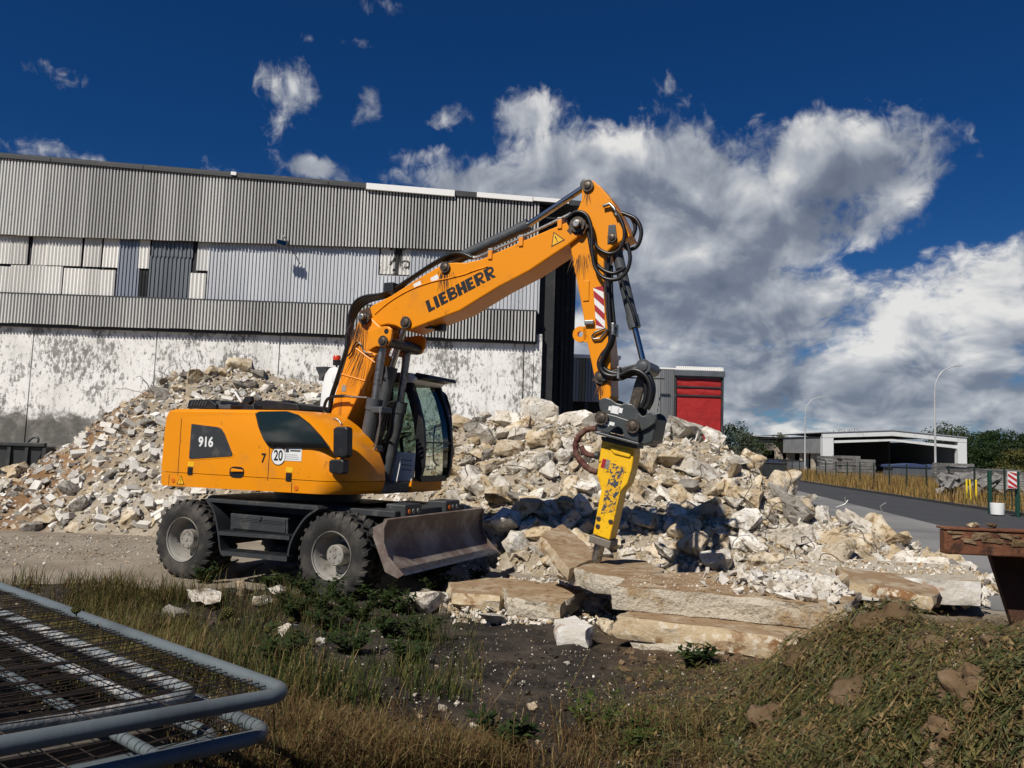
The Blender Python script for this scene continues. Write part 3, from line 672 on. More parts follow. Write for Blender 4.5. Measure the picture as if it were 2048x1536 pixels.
# dozer blade
bl = empty('dozer_blade', parent=EX)
prof = [(2.08, 1.03), (2.035, .93), (2.025, .80), (2.05, .68), (2.11, .57), (2.20, .48), (2.33, .41)]
back = [(2.30, .395), (2.16, .455), (2.07, .55), (2.005, .67), (1.985, .80), (1.995, .93), (2.04, 1.04)]
eb(MB().prism(prof+back, -1.26, 1.26), 'mouldboard', M_BLADE, bl, smooth=30)
for vv in (-1.285, 1.262): eb(MB().prism([(2.10, 1.03), (2.06, .93), (2.07, .75), (2.14, .60), (2.36, .41), (2.28, .36), (2.10, .42), (1.90, .82), (1.90, .93)], vv, vv+.023), 'end_plate', M_BLADE, bl, bevel=.004)
eb(MB().prism([(2.345, .425), (2.36, .40), (2.20, .455), (2.19, .475)], -1.25, 1.25), 'cutting_edge', M_STEEL, bl)
for vv in (-.45, .33): eb(MB().prism([(1.5, .62), (2.0, .62), (2.02, .80), (1.5, .86)], vv, vv+.12), 'push_arm', M_CHAR, bl, bevel=.01)

# upper carriage: engine hood, lofted so that its front corner rounds in towards the boom
def hood_outline(v, lo_, hi_):
    t = max(0., min(1., (v+1.25)/.62)); rd = .44*(1-math.sqrt(max(0, 1-(1-t)**2)))
    zz_ = [1.29, 1.45, 1.62, 1.80, 1.95, 2.07, 2.17, 2.25, 2.31, 2.335]
    fu = [1.40, 1.44, 1.42, 1.33, 1.21, 1.08, .94, .80, .64, .52]
    drop = .045*max(0, 1-(v+1.25)/.05) if v < -1.2 else 0
    ins = .03*max(0, 1-(v+1.25)/.05)
    rear = [(-1.80, 1.27), (-1.815, 1.55), (-1.805, 1.95), (-1.79, 2.20), (-1.74, 2.30), (-1.62, 2.335)]
    P = []
    for (a, b) in rear: P.append((a+ins, b))
    P += [(-1.0, 2.335), (-.3, 2.335)]
    for a, b in zip(fu[::-1], zz_[::-1]): P.append((a-rd*(1. if b < 2.1 else .75), b))
    out = []
    for a, b in P: out.append((a, b))
    # clip to band
    def clip(pts, z, keep_above):
        o = []; k = len(pts)
        for i in range(k):
            p, q = pts[i], pts[(i+1) % k]; ip = (p[1] >= z) == keep_above or p[1] == z; iq = (q[1] >= z) == keep_above or q[1] == z
            if ip: o.append(p)
            if ip != iq: s = (z-p[1])/(q[1]-p[1]); o.append((p[0]+(q[0]-p[0])*s, z))
        return o
    zs = [min(2.335-drop, q[1]) for q in out]
    out = [(p[0], z) for p, z in zip(out, zs)]
    return out
def loft(sections, vs_):
    b = MB(); n = len(sections[0]); V = [(p[0], v, p[1]) for s_, v in zip(sections, vs_) for p in s_]
    fs = [(k*n+i, k*n+(i+1) % n, (k+1)*n+(i+1) % n, (k+1)*n+i) for k in range(len(vs_)-1) for i in range(n)]
    fs += [tuple(range(n)), tuple(range(len(vs_)*n-1, (len(vs_)-1)*n-1, -1))]
    return b.add(V, fs)
HV = [-1.25, -1.235, -1.205, -1.15, -1.08, -1.0, -.9, -.8, -.7, -.62, -.40]
ZS0, ZS1 = 1.435, 1.443
def band(v, upper):
    o = hood_outline(v, 0, 0)
    if upper:                           # everything above the seam
        f14 = [p for p in o if p[1] > ZS1]; a = o[0][0]; fr = o[-1][0]+(o[-2][0]-o[-1][0])*.93
        return [(a-.005, ZS1)]+f14+[(fr, ZS1)]
    a = o[0][0]; fr = o[-1][0]
    return [(a+.03, 1.245), (a, 1.27), (a-.006, ZS0), (fr+.035, ZS0), (fr, 1.29+.03), (fr-.05, 1.275)]
hood = eb(loft([band(v, True) for v in HV], HV), 'engine_hood', M_ORANGE, smooth=28)
cw = eb(loft([band(v, False) for v in HV], HV), 'lower_skirt', M_ORANGE, smooth=28)
eb(MB().box((-1.75, -1.2, 1.43), (1.0, -.5, 1.45)), 'seam_filler', M_BLACK)
eb(MB().prism([(-1.80, 1.27), (-1.815, 1.55), (-1.79, 2.20), (-1.74, 2.30), (-1.62, 2.33), (-.35, 2.33), (-.35, 1.27)], -.395, 1.25), 'counterweight', M_ORANGE, bevel=.05, seg=3, smooth=30)
eb(MB().prism([(-.34, 1.26), (1.35, 1.26), (1.35, 1.40), (-.34, 1.40)], -.395, .34), 'turntable_frame', M_CHAR, bevel=.02)
# seams, panels, window, locks and lettering on the near side
NV = -1.252
sm = MB()
for a, b in (((700, 572), (698, 765)), ((830, 775), (829, 842)), ((113, 728), (112, 790)), ((185, 400), (183, 735))):
    (ua, za), (ub, zb_) = lp(z1(*a), NV), lp(z1(*b), NV); sm.box((ua-.004, NV-.001, min(za, zb_)), (ua+.004, NV+.02, max(za, zb_)))
eb(sm, 'panel_seam', M_BLACK, hood)
pan = [(245, 432), (400, 452), (420, 462), (438, 490), (485, 610), (478, 622), (235, 638), (230, 628)]
eb(MB().prism(poly(z1, [(238, 422), (410, 442), (432, 458), (450, 488), (496, 612), (486, 630), (228, 648), (222, 632)], NV), NV-.002, NV+.03), 'panel_recess', M_ORANGE, hood, bevel=.006)
eb(MB().prism(poly(z1, pan, NV), NV-.008, NV+.01), 'side_grille_panel', M_CHAR, hood, bevel=.003)
eb(decal(text_mb('916', .185, .006), lp(z1(326, 540), NV-.01), NV-.0095), 'model_number', M_STICK, hood)
win = [(622, 372), (645, 360), (800, 358), (862, 378), (930, 430), (995, 500), (1052, 575), (720, 571), (695, 560), (668, 520), (640, 450)]
eb(MB().prism(poly(z1, win, NV), NV-.003, NV+.02), 'window_backing', M_BLACK, hood)
fan = MB(); fc = lp(z1(900, 545), NV)
wp = poly(z1, win, NV)
def inside(p, P):
    c_ = False
    for i in range(len(P)):
        (xa, ya), (xb, yb) = P[i-1], P[i]
        if (ya > p[1]) != (yb > p[1]) and p[0] < (xb-xa)*(p[1]-ya)/(yb-ya)+xa: c_ = not c_
    return c_
for k in range(9):
    r_ = .03+.032*k; run = []
    for j in range(49):
        a = math.pi*j/24; q = (fc[0]+r_*math.cos(a), fc[1]+r_*math.sin(a))
        if inside(q, wp): run.append((q[0], NV-.010, q[1]))
        elif len(run) > 2: fan.tube(run, .003, 4); run = []
        else: run = []
    if len(run) > 2: fan.tube(run, .003, 4)
for a, b in (((790, 400), (835, 560)), ((765, 480), (800, 560)), ((640, 415), (790, 430))): fan.tube([L3(z1(*a), NV-.010), L3(z1(*b), NV-.010)], .010, 6)
eb(fan, 'fan_guard', M_CYL, hood)
eb(MB().prism(wp, NV-.022, NV-.018), 'window_pane', M_SMOKE, hood)
lk = MB()
for a in ((236, 707), (813, 743)):
    (u_, z_) = lp(z1(*a), NV); lk = MB().box((u_-.045, NV-.012, z_-.052), (u_+.045, NV+.01, z_+.052)); disc(lk, (u_, z_+.005), NV-.012, NV-.02, .018, 10)
    eb(lk, 'door_lock', M_BLACK, hood, bevel=.006)
    eb(MB().box((u_-.055, NV-.0015, z_+.06), (u_+.06, NV+.01, z_+.125)), 'caution_decal', mat('yellow_decal', (.8, .45, .01), .5, 0, (.05, .04, .01), 40, (.6, .66)), hood)
hn = MB(); hu, hz_ = lp(z1(508, 715), NV)
hn.prism([(hu+.13*math.copysign(abs(math.cos(a))**.6, math.cos(a)), hz_+.075*math.copysign(abs(math.sin(a))**.7, math.sin(a))) for a in [i*math.pi/10 for i in range(20)]], NV-.004, NV+.02)
eb(hn, 'handle_recess', M_BLACK, hood); eb(MB().prism([(hu-.09, hz_+.0), (hu+.13, hz_+.01), (hu+.12, hz_+.035), (hu-.08, hz_+.05)], NV-.03, NV-.003), 'door_handle', M_ORANGE, hood, bevel=.01)
c20 = lp(z1(752, 620), NV)
s20 = MB(); disc(s20, c20, NV+.01, NV-.003, .122, 40, 0); disc(s20, c20, NV, NV-.004, .112, 40, 1)
eb(s20, 'speed_plate', [M_BLACK, M_STICK], hood); eb(decal(text_mb('20', .19, .004), c20, NV-.0055, 0, .8), 'speed_number', M_BLACK, hood)
eb(decal(text_mb('7', .17, .004), lp(z1(664, 635), NV), NV-.003, 0, .9), 'fleet_number', M_BLACK, hood)
q = lp(z1(838, 610), NV); st = MB().box((q[0]-.14, NV-.003, q[1]-.085), (q[0]+.14, NV+.01, q[1]+.085), 0)
st.box((q[0]-.125, NV-.0045, q[1]+.02), (q[0]-.07, NV-.003, q[1]+.07), 1); st.box((q[0]-.05, NV-.0045, q[1]+.035), (q[0]+.12, NV-.003, q[1]+.055), 1)
for k in range(3): st.box((q[0]-.12, NV-.0045, q[1]-.065+k*.026), (q[0]+.11-k*.02, NV-.003, q[1]-.057+k*.026), 2)
eb(st, 'info_sticker', [M_STICK, M_CHAR, mat('faded_print', (.3, .3, .3), .6)], hood)
def warn(c, s, v, ang=0., par=None):
    b = MB()
    def tri(k): return [(k*math.cos(a), k*math.sin(a)) for a in (math.pi/2, math.pi*7/6, math.pi*11/6)]
    b.add([(x, y, 0) for x, y in tri(s)], [(0, 1, 2)], 0); b.add([(x, y, .0015) for x, y in tri(s*.80)], [(0, 1, 2)], 1)
    b.add([(x*s, y*s, .003) for x, y in ((-.07, .42), (.07, .42), (.04, -.12), (-.04, -.12))], [(3, 2, 1, 0)], 0); b.add([(x*s, y*s, .003) for x, y in ((-.06, -.18), (.06, -.18), (.06, -.3), (-.06, -.3))], [(3, 2, 1, 0)], 0)
    eb(decal(b, c, v, ang), 'warning_triangle', [M_BLACK, mat('signal_yellow', (.80, .43, .01), .5)], par)
warn(lp(z1(180, 768), NV), .085, NV-.002, 0, cw)
for a in ((136, 762), (855, 808)): eb(disc(MB(), lp(z1(*a), NV), NV+.01, NV-.006, .036, 20), 'reflector', M_AMBER, cw, bevel=.004)
# dark recess with lamp low at the front corner
oc = lp(z1(1040, 822), -1.12); eb(MB().lathe([(.0, 0), (.16, 0), (.15, .03)], (0, 0, 0), (0, -1, 0), 24).xf(Matrix.Translation((oc[0]-.02, -1.02, oc[1])) @ Matrix.Rotation(rad(32), 4, 'Z') @ Matrix.Diagonal((1.15, 1, .42, 1))), 'corner_lamp_recess', M_BLACK, cw)
# things on the hood top
def tbox(name, pts, v0, v1, m, zf=z1, bev=.01, par=None): return eb(MB().prism(poly(zf, pts, v0), v0, v1), name, m, par, bevel=bev)
v_ = tbox('air_intake', [(215, 340), (228, 292), (345, 288), (385, 318), (385, 345)], -.95, -.25, M_BLACK)
sl_ = MB()
for k in range(6): sl_.prism(poly(z1, [(238+k*16, 325), (252+k*16, 297), (258+k*16, 297), (244+k*16, 325)], -.951), -.958, -.95)
eb(sl_, 'intake_slots', M_CYL, v_)
tbox('hood_latch', [(383, 345), (383, 300), (410, 300), (410, 320), (470, 318), (470, 345)], -.9, -.4, M_CYL)
tbox('top_cover', [(405, 345), (410, 308), (520, 300), (600, 315), (620, 345)], -.55, .9, M_BLACK)
tbox('top_cover', [(600, 345), (610, 305), (680, 292), (770, 305), (860, 318), (870, 350)], -.45, .6, M_BLACK)
eb(MB().lathe([(.13, 0), (.14, .02), (.14, .05), (.08, .075)], (lp(z1(810, 318), 0.)[0], 0.0, lp(z1(810, 325), 0.)[1]), (0, 0, 1), 24), 'exhaust_cap', M_BLACK, smooth=40)
tbox('rear_camera', [(520, 350), (535, 345), (555, 318), (605, 322), (612, 350), (560, 372), (530, 370)], -.98, -.8, M_BLACK)
eb(MB().prism(poly(z1, [(545, 300), (560, 272), (590, 270), (596, 300), (580, 318), (555, 318)], -.9), -.92, -.84), 'work_light', M_BLACK, bevel=.01)
eb(MB().tube([L3(z1(497, 245), -.88), L3(z1(535, 305), -.88)], .018, 8), 'light_lens', M_STICK)
# mirrors at the front corner of the hood
mr_ = empty('mirror_assembly', parent=EX)
eb(MB().prism(poly(z1, [(1082, 462), (1100, 448), (1155, 448), (1167, 460), (1165, 615), (1150, 632), (1095, 628), (1080, 612)], -1.2), -1.24, -1.12), 'mirror', M_BLACK, mr_, bevel=.02)
eb(MB().prism(poly(z1, [(1062, 652), (1075, 640), (1140, 640), (1150, 652), (1148, 718), (1135, 728), (1075, 722), (1062, 710)], -1.2), -1.26, -1.14), 'mirror', M_BLACK, mr_, bevel=.02)
eb(MB().tube(spline([L3(z1(1130, 470), -1.1), L3(z1(1130, 620), -1.08), L3(z1(1135, 720), -1.05), L3(z1(1165, 785), -.98), L3(z1(1190, 740), -.85)]), .014, 8), 'mirror_arm', M_BLACK, mr_)
eb(MB().prism(poly(z1, [(1170, 725), (1205, 725), (1205, 770), (1170, 770)], -.9), -.92, -.7), 'mirror_foot', M_CHAR, mr_, bevel=.01)
eb(MB().tube(spline([L3(z1(1045, 410), -.75), L3(z1(1090, 402), -.75), L3(z1(1115, 425), -.75), L3(z1(1122, 450), -.75)]), .012, 8), 'grab_rail', M_STEEL)

# cab on the far side of the boom
cab = empty('cab', parent=EX); C0, C1 = .40, 1.25
cz = lambda zf, pts, v=C0: poly(zf, pts, v)
eb(MB().prism(cz(z1, [(985, 770), (985, 380), (1000, 230), (1020, 140), (1045, 105), (1085, 98), (1100, 110), (1100, 770)]), C0, C1), 'rear_panel', M_WHITE, cab, bevel=.03, seg=3, smooth=30)
ra = lp(z1(1050, 100), C0); rb = lp(z1(1530, 165), C0)
eb(MB().prism([(ra[0]+.05, 2.83), (rb[0]+.02, 2.83), (rb[0]+.10, 2.90), (rb[0]-.02, 2.985), (ra[0]+.3, 3.03), (ra[0]+.05, 3.02)], C0-.01, C1), 'roof', M_WHITE, cab, bevel=.03, seg=3, smooth=30)
eb(MB().prism([(rb[0]-.38, 2.986), (rb[0]-.1, 2.975), (rb[0]-.1, 2.84), (rb[0]-.38, 2.84)], C0-.025, C0-.012), 'roof_side_trim', M_CYL, cab, bevel=.004)
eb(MB().prism([(rb[0]-.04, 2.86), (rb[0]+.06, 2.99), (rb[0]+.27, 2.95), (rb[0]+.29, 2.90), (rb[0]+.16, 2.90)], C0+.02, C1-.02), 'visor', M_BLACK, cab, bevel=.01)
ap = cz(z1, [(1468, 185), (1530, 178), (1568, 300), (1598, 430), (1606, 560), (1598, 680), (1580, 750), (1545, 770), (1550, 660), (1553, 540), (1538, 400), (1505, 270)])
for vv in (C0, C1-.07): eb(MB().prism(ap, vv, vv+.07), 'front_pillar', M_BLACK, cab, bevel=.01)
eb(MB().prism(cz(z1, [(1340, 775), (1400, 590), (1556, 604), (1535, 768)]), C0-.02, C0+.04), 'door_panel', M_WHITE, cab, bevel=.015)
dl = MB()
for k in range(3): dl.prism(cz(z1, [(1470, 640+k*28), (1535, 646+k*28), (1534, 650+k*28), (1470, 644+k*28)], C0-.022), C0-.026, C0-.018)
eb(dl, 'door_ribs', M_CYL, cab)
eb(MB().prism(cz(z1, [(1200, 772), (1520, 768), (1510, 835), (1200, 835)]), C0-.02, C1), 'cab_sill', M_ORANGE, cab, bevel=.015)
fs_ = lp(z1(1520, 768), C0); 
eb(MB().prism([(fs_[0]-.02, 1.27), (fs_[0]+.03, 1.27), (fs_[0]+.05, 1.47), (fs_[0]-.02, 1.47)], C0-.015, C1), 'front_sill', M_ORANGE, cab, bevel=.012)
# glazing: windscreen follows the pillar curve
ac = cz(z1, [(1512, 190), (1558, 310), (1586, 430), (1594, 560), (1586, 680), (1568, 745)])
gv = MB(); gv.add([(p[0]+.005, vv, p[1]) for vv in (C0+.06, C1-.06) for p in ac], [(i, i+1, i+7, i+6) for i in range(5)])
eb(gv, 'windscreen', M_GLASS, cab, smooth=60)
bar = ac[3]; eb(MB().box((bar[0]-.01, C0+.06, bar[1]-.012+.05), (bar[0]+.02, C1-.06, bar[1]+.012+.05)), 'windscreen_bar', M_BLACK, cab)
fr_ = ac[-1]; eb(MB().box((fr_[0]-.03, C0+.05, fr_[1]-.07), (fr_[0]+.02, C1-.05, fr_[1]+.02)), 'windscreen_foot', M_BLACK, cab, bevel=.01)
sg = cz(z1, [(1110, 200), (1500, 195), (1545, 400), (1556, 540), (1540, 600), (1110, 600)])
eb(MB().prism(sg, C0+.02, C0+.025), 'side_window', M_GLASS, cab); eb(MB().prism(sg, C1-.03, C1-.025), 'side_window', M_GLASS, cab)
eb(MB().box((lp(z1(1300, 600), C0)[0], C0, 1.45), (lp(z1(1300, 600), C0)[0]+.06, C0+.06, 2.85)), 'middle_pillar', M_BLACK, cab, bevel=.01)
eb(MB().box((lp(z1(1300, 600), C1)[0]+.3, C1-.06, 1.45), (lp(z1(1300, 600), C1)[0]+.36, C1, 2.85)), 'middle_pillar', M_BLACK, cab, bevel=.01)
se = MB().prism([(.15, 1.75), (.65, 1.78), (.65, 1.88), (.30, 1.90), (.12, 2.55), (.02, 2.52)], .62, 1.02)
eb(se, 'driver_seat', M_BLACK, cab, bevel=.04, seg=2)
eb(MB().tube([(.95, .82, 1.5), (.85, .82, 2.02)], .03, 8).lathe([(.17, -.012), (.185, 0), (.17, .012), (.155, 0)], (.83, .82, 2.06), (-.35, 0, 1), 24, closed=True), 'steering_column', M_BLACK, cab, smooth=40)
eb(MB().prism([(.55, 1.5), (.8, 1.5), (.75, 2.0), (.6, 2.02)], .45, .56), 'control_console', M_BLACK, cab, bevel=.02)
eb(MB().prism(cz(z1, [(1700, 240), (1722, 262), (1740, 330), (1738, 380), (1722, 385), (1712, 320), (1692, 262)], C1), C1+.02, C1+.10), 'cab_mirror', M_BLACK, cab, bevel=.01)
eb(MB().tube(spline([L3(z1(1690, 250), C1), L3(z1(1720, 262), C1+.03), L3(z1(1755, 340), C1+.05), L3(z1(1766, 500), C1+.05), L3(z1(1762, 620), C1+.05), L3(z1(1745, 700), C1+.03), L3(z1(1715, 722), C1)]), .014, 8), 'handrail', M_BLACK, cab)
eb(MB().tube(spline([L3(z1(1668, 440), C1-.1), L3(z1(1660, 520), C1-.1), L3(z1(1660, 640), C1-.1), L3(z1(1680, 675), C1-.1)]), .013, 8), 'grab_handle', M_BLACK, cab)
be = lp(z1(1093, 60), .6)
eb(MB().lathe([(.055, -.08), (.06, -.02), (.06, 0)], (be[0], .6, be[1]), (0, 0, 1), 20).cyl((be[0], .6, be[1]-.3), (be[0], .6, be[1]-.07), .012, 8), 'beacon_foot', M_BLACK, cab)
eb(MB().lathe([(.058, 0), (.06, .05), (.045, .075), (0, .08)], (be[0], .6, be[1]), (0, 0, 1), 20), 'beacon', M_BEACON, cab, smooth=40)
eb(MB().prism(cz(z1, [(978, 100), (1045, 98), (1040, 140), (1020, 165), (1018, 180), (998, 180), (998, 150)], .5), .45, .62), 'rear_work_light', M_CHAR, cab, bevel=.01)
for a in ((1483, 122), (1650, 155)): 
    p = L3(z1(*a), .9); eb(MB().lathe([(.03, -.006), (.036, 0), (.03, .006), (.024, 0)], p, (0, 1, 0), 16, closed=True), 'lifting_eye', M_BLACK, cab)

# boom, lower (adjusting) section
lbm = empty('lower_boom', parent=EX); LV = -.26
body = [(690, 178), (640, 212), (592, 335), (532, 480), (470, 720), (400, 950), (320, 1200), (235, 1536), (215, 1640), (240, 1720), (300, 1740), (370, 1690), (470, 1536), (600, 1260), (700, 1055), (800, 800), (845, 690), (745, 650), (800, 520), (905, 345), (800, 245), (755, 195)]
eb(MB().prism(poly(z8, body, LV), LV, -LV), 'boom_body', M_ORANGE_D, lbm, bevel=.02)
ear = [(735, 390), (880, 345), (945, 335), (1000, 336), (1040, 370), (1046, 420), (1035, 505), (985, 580), (930, 602), (850, 592), (800, 615), (748, 655)]
EVN = -.45
for vv in (EVN, -EVN-.045): eb(MB().prism(poly(z8, ear, EVN), vv, vv+.045), 'cylinder_bracket', M_ORANGE, lbm, bevel=.012)
root = [(735, 395), (830, 365), (845, 480), (800, 600), (750, 650)]
for v0_, v1_ in ((EVN+.046, LV+.01), (-LV-.01, -EVN-.046)): eb(MB().prism(poly(z8, root, EVN), v0_, v1_), 'bracket_root', M_ORANGE_D, lbm, bevel=.01)
def pin(c, v0, v1, r, par, m=None):
    b = MB().lathe([(r*.55, -.022), (r*.6, -.02), (r*.62, -.006), (r, -.006), (r, 0)], (c[0], v0, c[1]), (0, 1, 0), 24)
    b.cyl((c[0], v0, c[1]), (c[0], v1, c[1]), r*.9, 20); return eb(b, 'pivot_pin', m or M_PIN, par, smooth=35)
pin(lp(z8(690, 225), LV-.05), LV-.05, .31, .095, lbm); pin(lp(z8(935, 525), EVN-.02), EVN-.025, .47, .075, lbm)
pq = lp(z8(690, 225), LV-.05); eb(disc(MB(), pq, LV-.06, LV-.13, .045, 14), 'grease_fitting', M_STEEL, lbm, bevel=.008)
hole = lp(z8(978, 400), EVN); eb(disc(MB(), hole, EVN+.01, EVN-.003, .036, 16), 'bracket_hole', M_BLACK, lbm)
eb(MB().tube(spline([L3(z8(*p), LV-.03) for p in ((480, 720), (530, 660), (570, 570), (610, 540), (655, 572))]), .011, 6), 'grease_line', M_HOSE, lbm)
eb(MB().tube(spline([L3(z8(*p), LV-.03) for p in ((655, 572), (690, 650), (740, 685), (800, 690))]), .011, 6), 'grease_line', M_HOSE, lbm)
q = lp(z8(435, 1130), LV); eb(MB().box((q[0]-.035, LV-.003, q[1]-.045), (q[0]+.035, LV+.01, q[1]+.045)), 'maker_plate', M_RIM, lbm)
sm_ = MB()
for a, b in (((405, 950), (705, 1035)), ((570, 605), (830, 800))):
    A = L3(z8(*a), LV); B_ = L3(z8(*b), LV); sm_.tube([A, B_], .012, 6)
eb(sm_, 'weld_seam', M_ORANGE_D, lbm)
eb(MB().tube(spline([L3(z8(*p), LV-.10) for p in ((215, 1480), (180, 1400), (215, 1280), (300, 1238), (450, 1228))], 8), .022, 8), 'cylinder_hose', M_HOSE, lbm, smooth=60)
eb(MB().tube([L3(z8(440, 1230), LV-.11), L3(z8(540, 1240), LV-.12), L3(z8(730, 1250), LV-.12)], .015, 8), 'hose_fitting', M_STEEL, lbm, smooth=60)

# main boom with the maker's name
mbm = empty('main_boom', parent=EX); BV = -.22
bb = [(432, 980), (500, 918), (620, 858), (780, 755), (960, 650), (1000, 634), (1060, 630), (1130, 632), (1230, 610), (1480, 500), (1700, 405), (1850, 342), (1895, 335), (1940, 362), (1952, 405), (1905, 450), (1830, 510), (1560, 690), (1350, 800), (1090, 960), (785, 1075), (732, 1098), (690, 1082), (650, 1062), (600, 1053), (550, 1062), (510, 1035), (470, 1045), (425, 1030)]
eb(MB().prism(poly(z5, bb, BV), BV, -BV), 'boom_body', M_ORANGE, mbm, bevel=.018)
gr = [(510, 985), (620, 895), (760, 815), (900, 765), (1010, 742), (1120, 715), (1200, 685), (1285, 658)]
eb(MB().tube(spline([L3(z5(*p), BV) for p in gr], 5), .012, 6), 'weld_seam', M_ORANGE_D, mbm, smooth=60)
for c, r in (((990, 664), .075), ((722, 1042), .085), ((1893, 372), .10)): pin(lp(z5(*c), BV-.02), BV-.025, .245, r, mbm)
q = lp(z5(1893, 372), BV-.05); eb(disc(MB(), q, BV-.04, BV-.11, .045, 14), 'grease_fitting', M_STEEL, mbm, bevel=.008)
# block letters
def letter(ch, mi=0):
    b = MB(); s = .35
    def rc(x0, y0, x1, y1): b.add([(x0, y0, 0), (x1, y0, 0), (x1, y1, 0), (x0, y1, 0)], [(0, 1, 2, 3)], mi)
    def bowl(y0, y1, x0, w):            # D-shaped bowl with a counter
        h = (y1-y0)/2; cy = (y0+y1)/2; th = .235; n = 10
        o = [(x0, y0)]+[(x0+w-h+h*math.sin(math.pi*i/n), cy-h*math.cos(math.pi*i/n)) for i in range(n+1)]+[(x0, y1)]
        hi = h-th*.78; i_ = [(x0, y0+th*.78)]+[(x0+w-h+max(hi, .01)*math.sin(math.pi*i/n)*.9, cy-max(hi, .01)*math.cos(math.pi*i/n)) for i in range(n+1)]+[(x0, y1-th*.78)]
        k = len(o); b.add([(p[0], p[1], 0) for p in o+i_], [(j, j+1, j+1+k, j+k) for j in range(k-1)], mi)
    if ch == 'L': rc(0, 0, s, 1); rc(s, 0, .62, .24); w = .64
    elif ch == 'I': rc(0, 0, s, 1); w = s+.02
    elif ch == 'E': rc(0, 0, s, 1); rc(s, 0, .66, .23); rc(s, .395, .60, .61); rc(s, .77, .66, 1); w = .68
    elif ch == 'H': rc(0, 0, s, 1); rc(.50, 0, .50+s, 1); rc(s, .38, .50, .63); w = .79
    elif ch == 'B': rc(0, 0, s-.02, 1); bowl(0, .54, s-.04, .52); bowl(.48, 1, s-.04, .48); w = .77
    else: rc(0, 0, s-.02, 1); bowl(.40, 1, s-.04, .52); b.add([(.27, .42, 0), (.50, .42, 0), (.82, 0, 0), (.52, 0, 0)], [(3, 2, 1, 0)], mi); w = .82
    return b, w
a_ = lp(z5(880, 972), BV); b_ = lp(z5(1340, 728), BV); ang = math.atan2(b_[1]-a_[1], b_[0]-a_[0]); tot = math.hypot(b_[0]-a_[0], b_[1]-a_[1])
ws = [letter(c)[1] for c in 'LIEBHERR']; H_ = .168; gap = .10; xx = 0
sxk = tot/H_/(sum(ws)+.70)
nm = empty('lettering', parent=mbm)
for c_ in 'LIEBHERR':
    lb_, w_ = letter(c_); mbt = lb_.xf(Matrix.Diagonal((H_*sxk, H_, 1, 1))); mbt.xf(Matrix.Translation((a_[0], BV-.0025, a_[1])) @ FACE @ Matrix.Rotation(ang, 4, 'Z') @ Matrix.Translation((xx*H_*sxk, 0, 0)))
    me_o = mbt.build('letter', M_BLACK, nm, normals=False); xx += w_+gap
warn(lp(z5(1752, 475), BV), .115, BV-.003, ang, mbm)
for c in ((802, 783), (920, 740)):
    q = lp(z5(*c), BV); eb(decal(MB().add([(-.06, -.035, 0), (.06, -.035, 0), (.06, .035, 0), (-.06, .035, 0)], [(0, 1, 2, 3)]), q, BV-.003, ang), 'sticker', M_STICK, mbm)
# pipes and clamps on top of the boom
for k, dv_ in enumerate((0, .05)):
    eb(MB().tube(spline([L3(z5(*p), BV+.06+dv_) for p in ((1150, 578), (1200, 600-k*6), (1290, 565-k*6), (1500, 470-k*6), (1760, 345-k*6), (1850, 300-k*6))], 6), .016, 8), 'oil_pipe', M_STEEL, mbm, smooth=60)
for c in ((1300, 575), (1510, 485), (1775, 365)):
    a = lp(z5(*c), BV); eb(MB().box((a[0]-.03, BV-.02, a[1]-.07), (a[0]+.03, BV+.02, a[1]+.05)), 'pipe_clamp', M_ORANGE_D, mbm, bevel=.006)
    eb(MB().box((a[0]-.05, BV+.02, a[1]+.05), (a[0]+.02, BV+.16, a[1]+.09)), 'clamp_cap', M_STEEL, mbm, bevel=.006)
for k in range(4):                       # hoses from the knuckle to the boom pipes
    o = k*9
    eb(MB().tube(spline([L3(z5(*p), BV+.05+.07*k) for p in ((345-o*.6+k*14, 1215), (330+o, 1060), (360+o*1.6, 930+o*.8), (430+o*1.8, 868+o), (590+o, 838+o*.6), (760, 735+o*.5), (905, 640+o*.5), (1030, 575+o*.6), (1110, 572+o*.5), (1175, 600))], 6), .026, 8), 'boom_hose', M_HOSE, mbm, smooth=60)
    eb(MB().tube(spline([L3(z8(*p), LV+.02+.09*k) for p in ((470+k*9, 430), (468+k*8, 600), (400+k*9, 830), (330+k*6, 1050), (268+k*6, 1250), (245+k*4, 1500))], 5), .026, 8), 'boom_hose', M_HOSE, lbm, smooth=60)
eb(MB().box((lp(z5(605, 815), BV)[0]-.08, BV-.01, lp(z5(605, 825), BV)[1]-.02), (lp(z5(605, 815), BV)[0]+.08, .2, lp(z5(605, 825), BV)[1]+.12)), 'hose_clamp', M_BLACK, mbm, bevel=.01)
wl = MB(); 
for c in ((890, 1050), (940, 1060)): a = lp(z5(*c), 0.); wl.box((a[0]-.07, -.08+.1*(c[0] > 900), a[1]-.07), (a[0]+.06, .06+.1*(c[0] > 900), a[1]+.08))
eb(wl, 'boom_work_light', M_BLACK, mbm, bevel=.02)
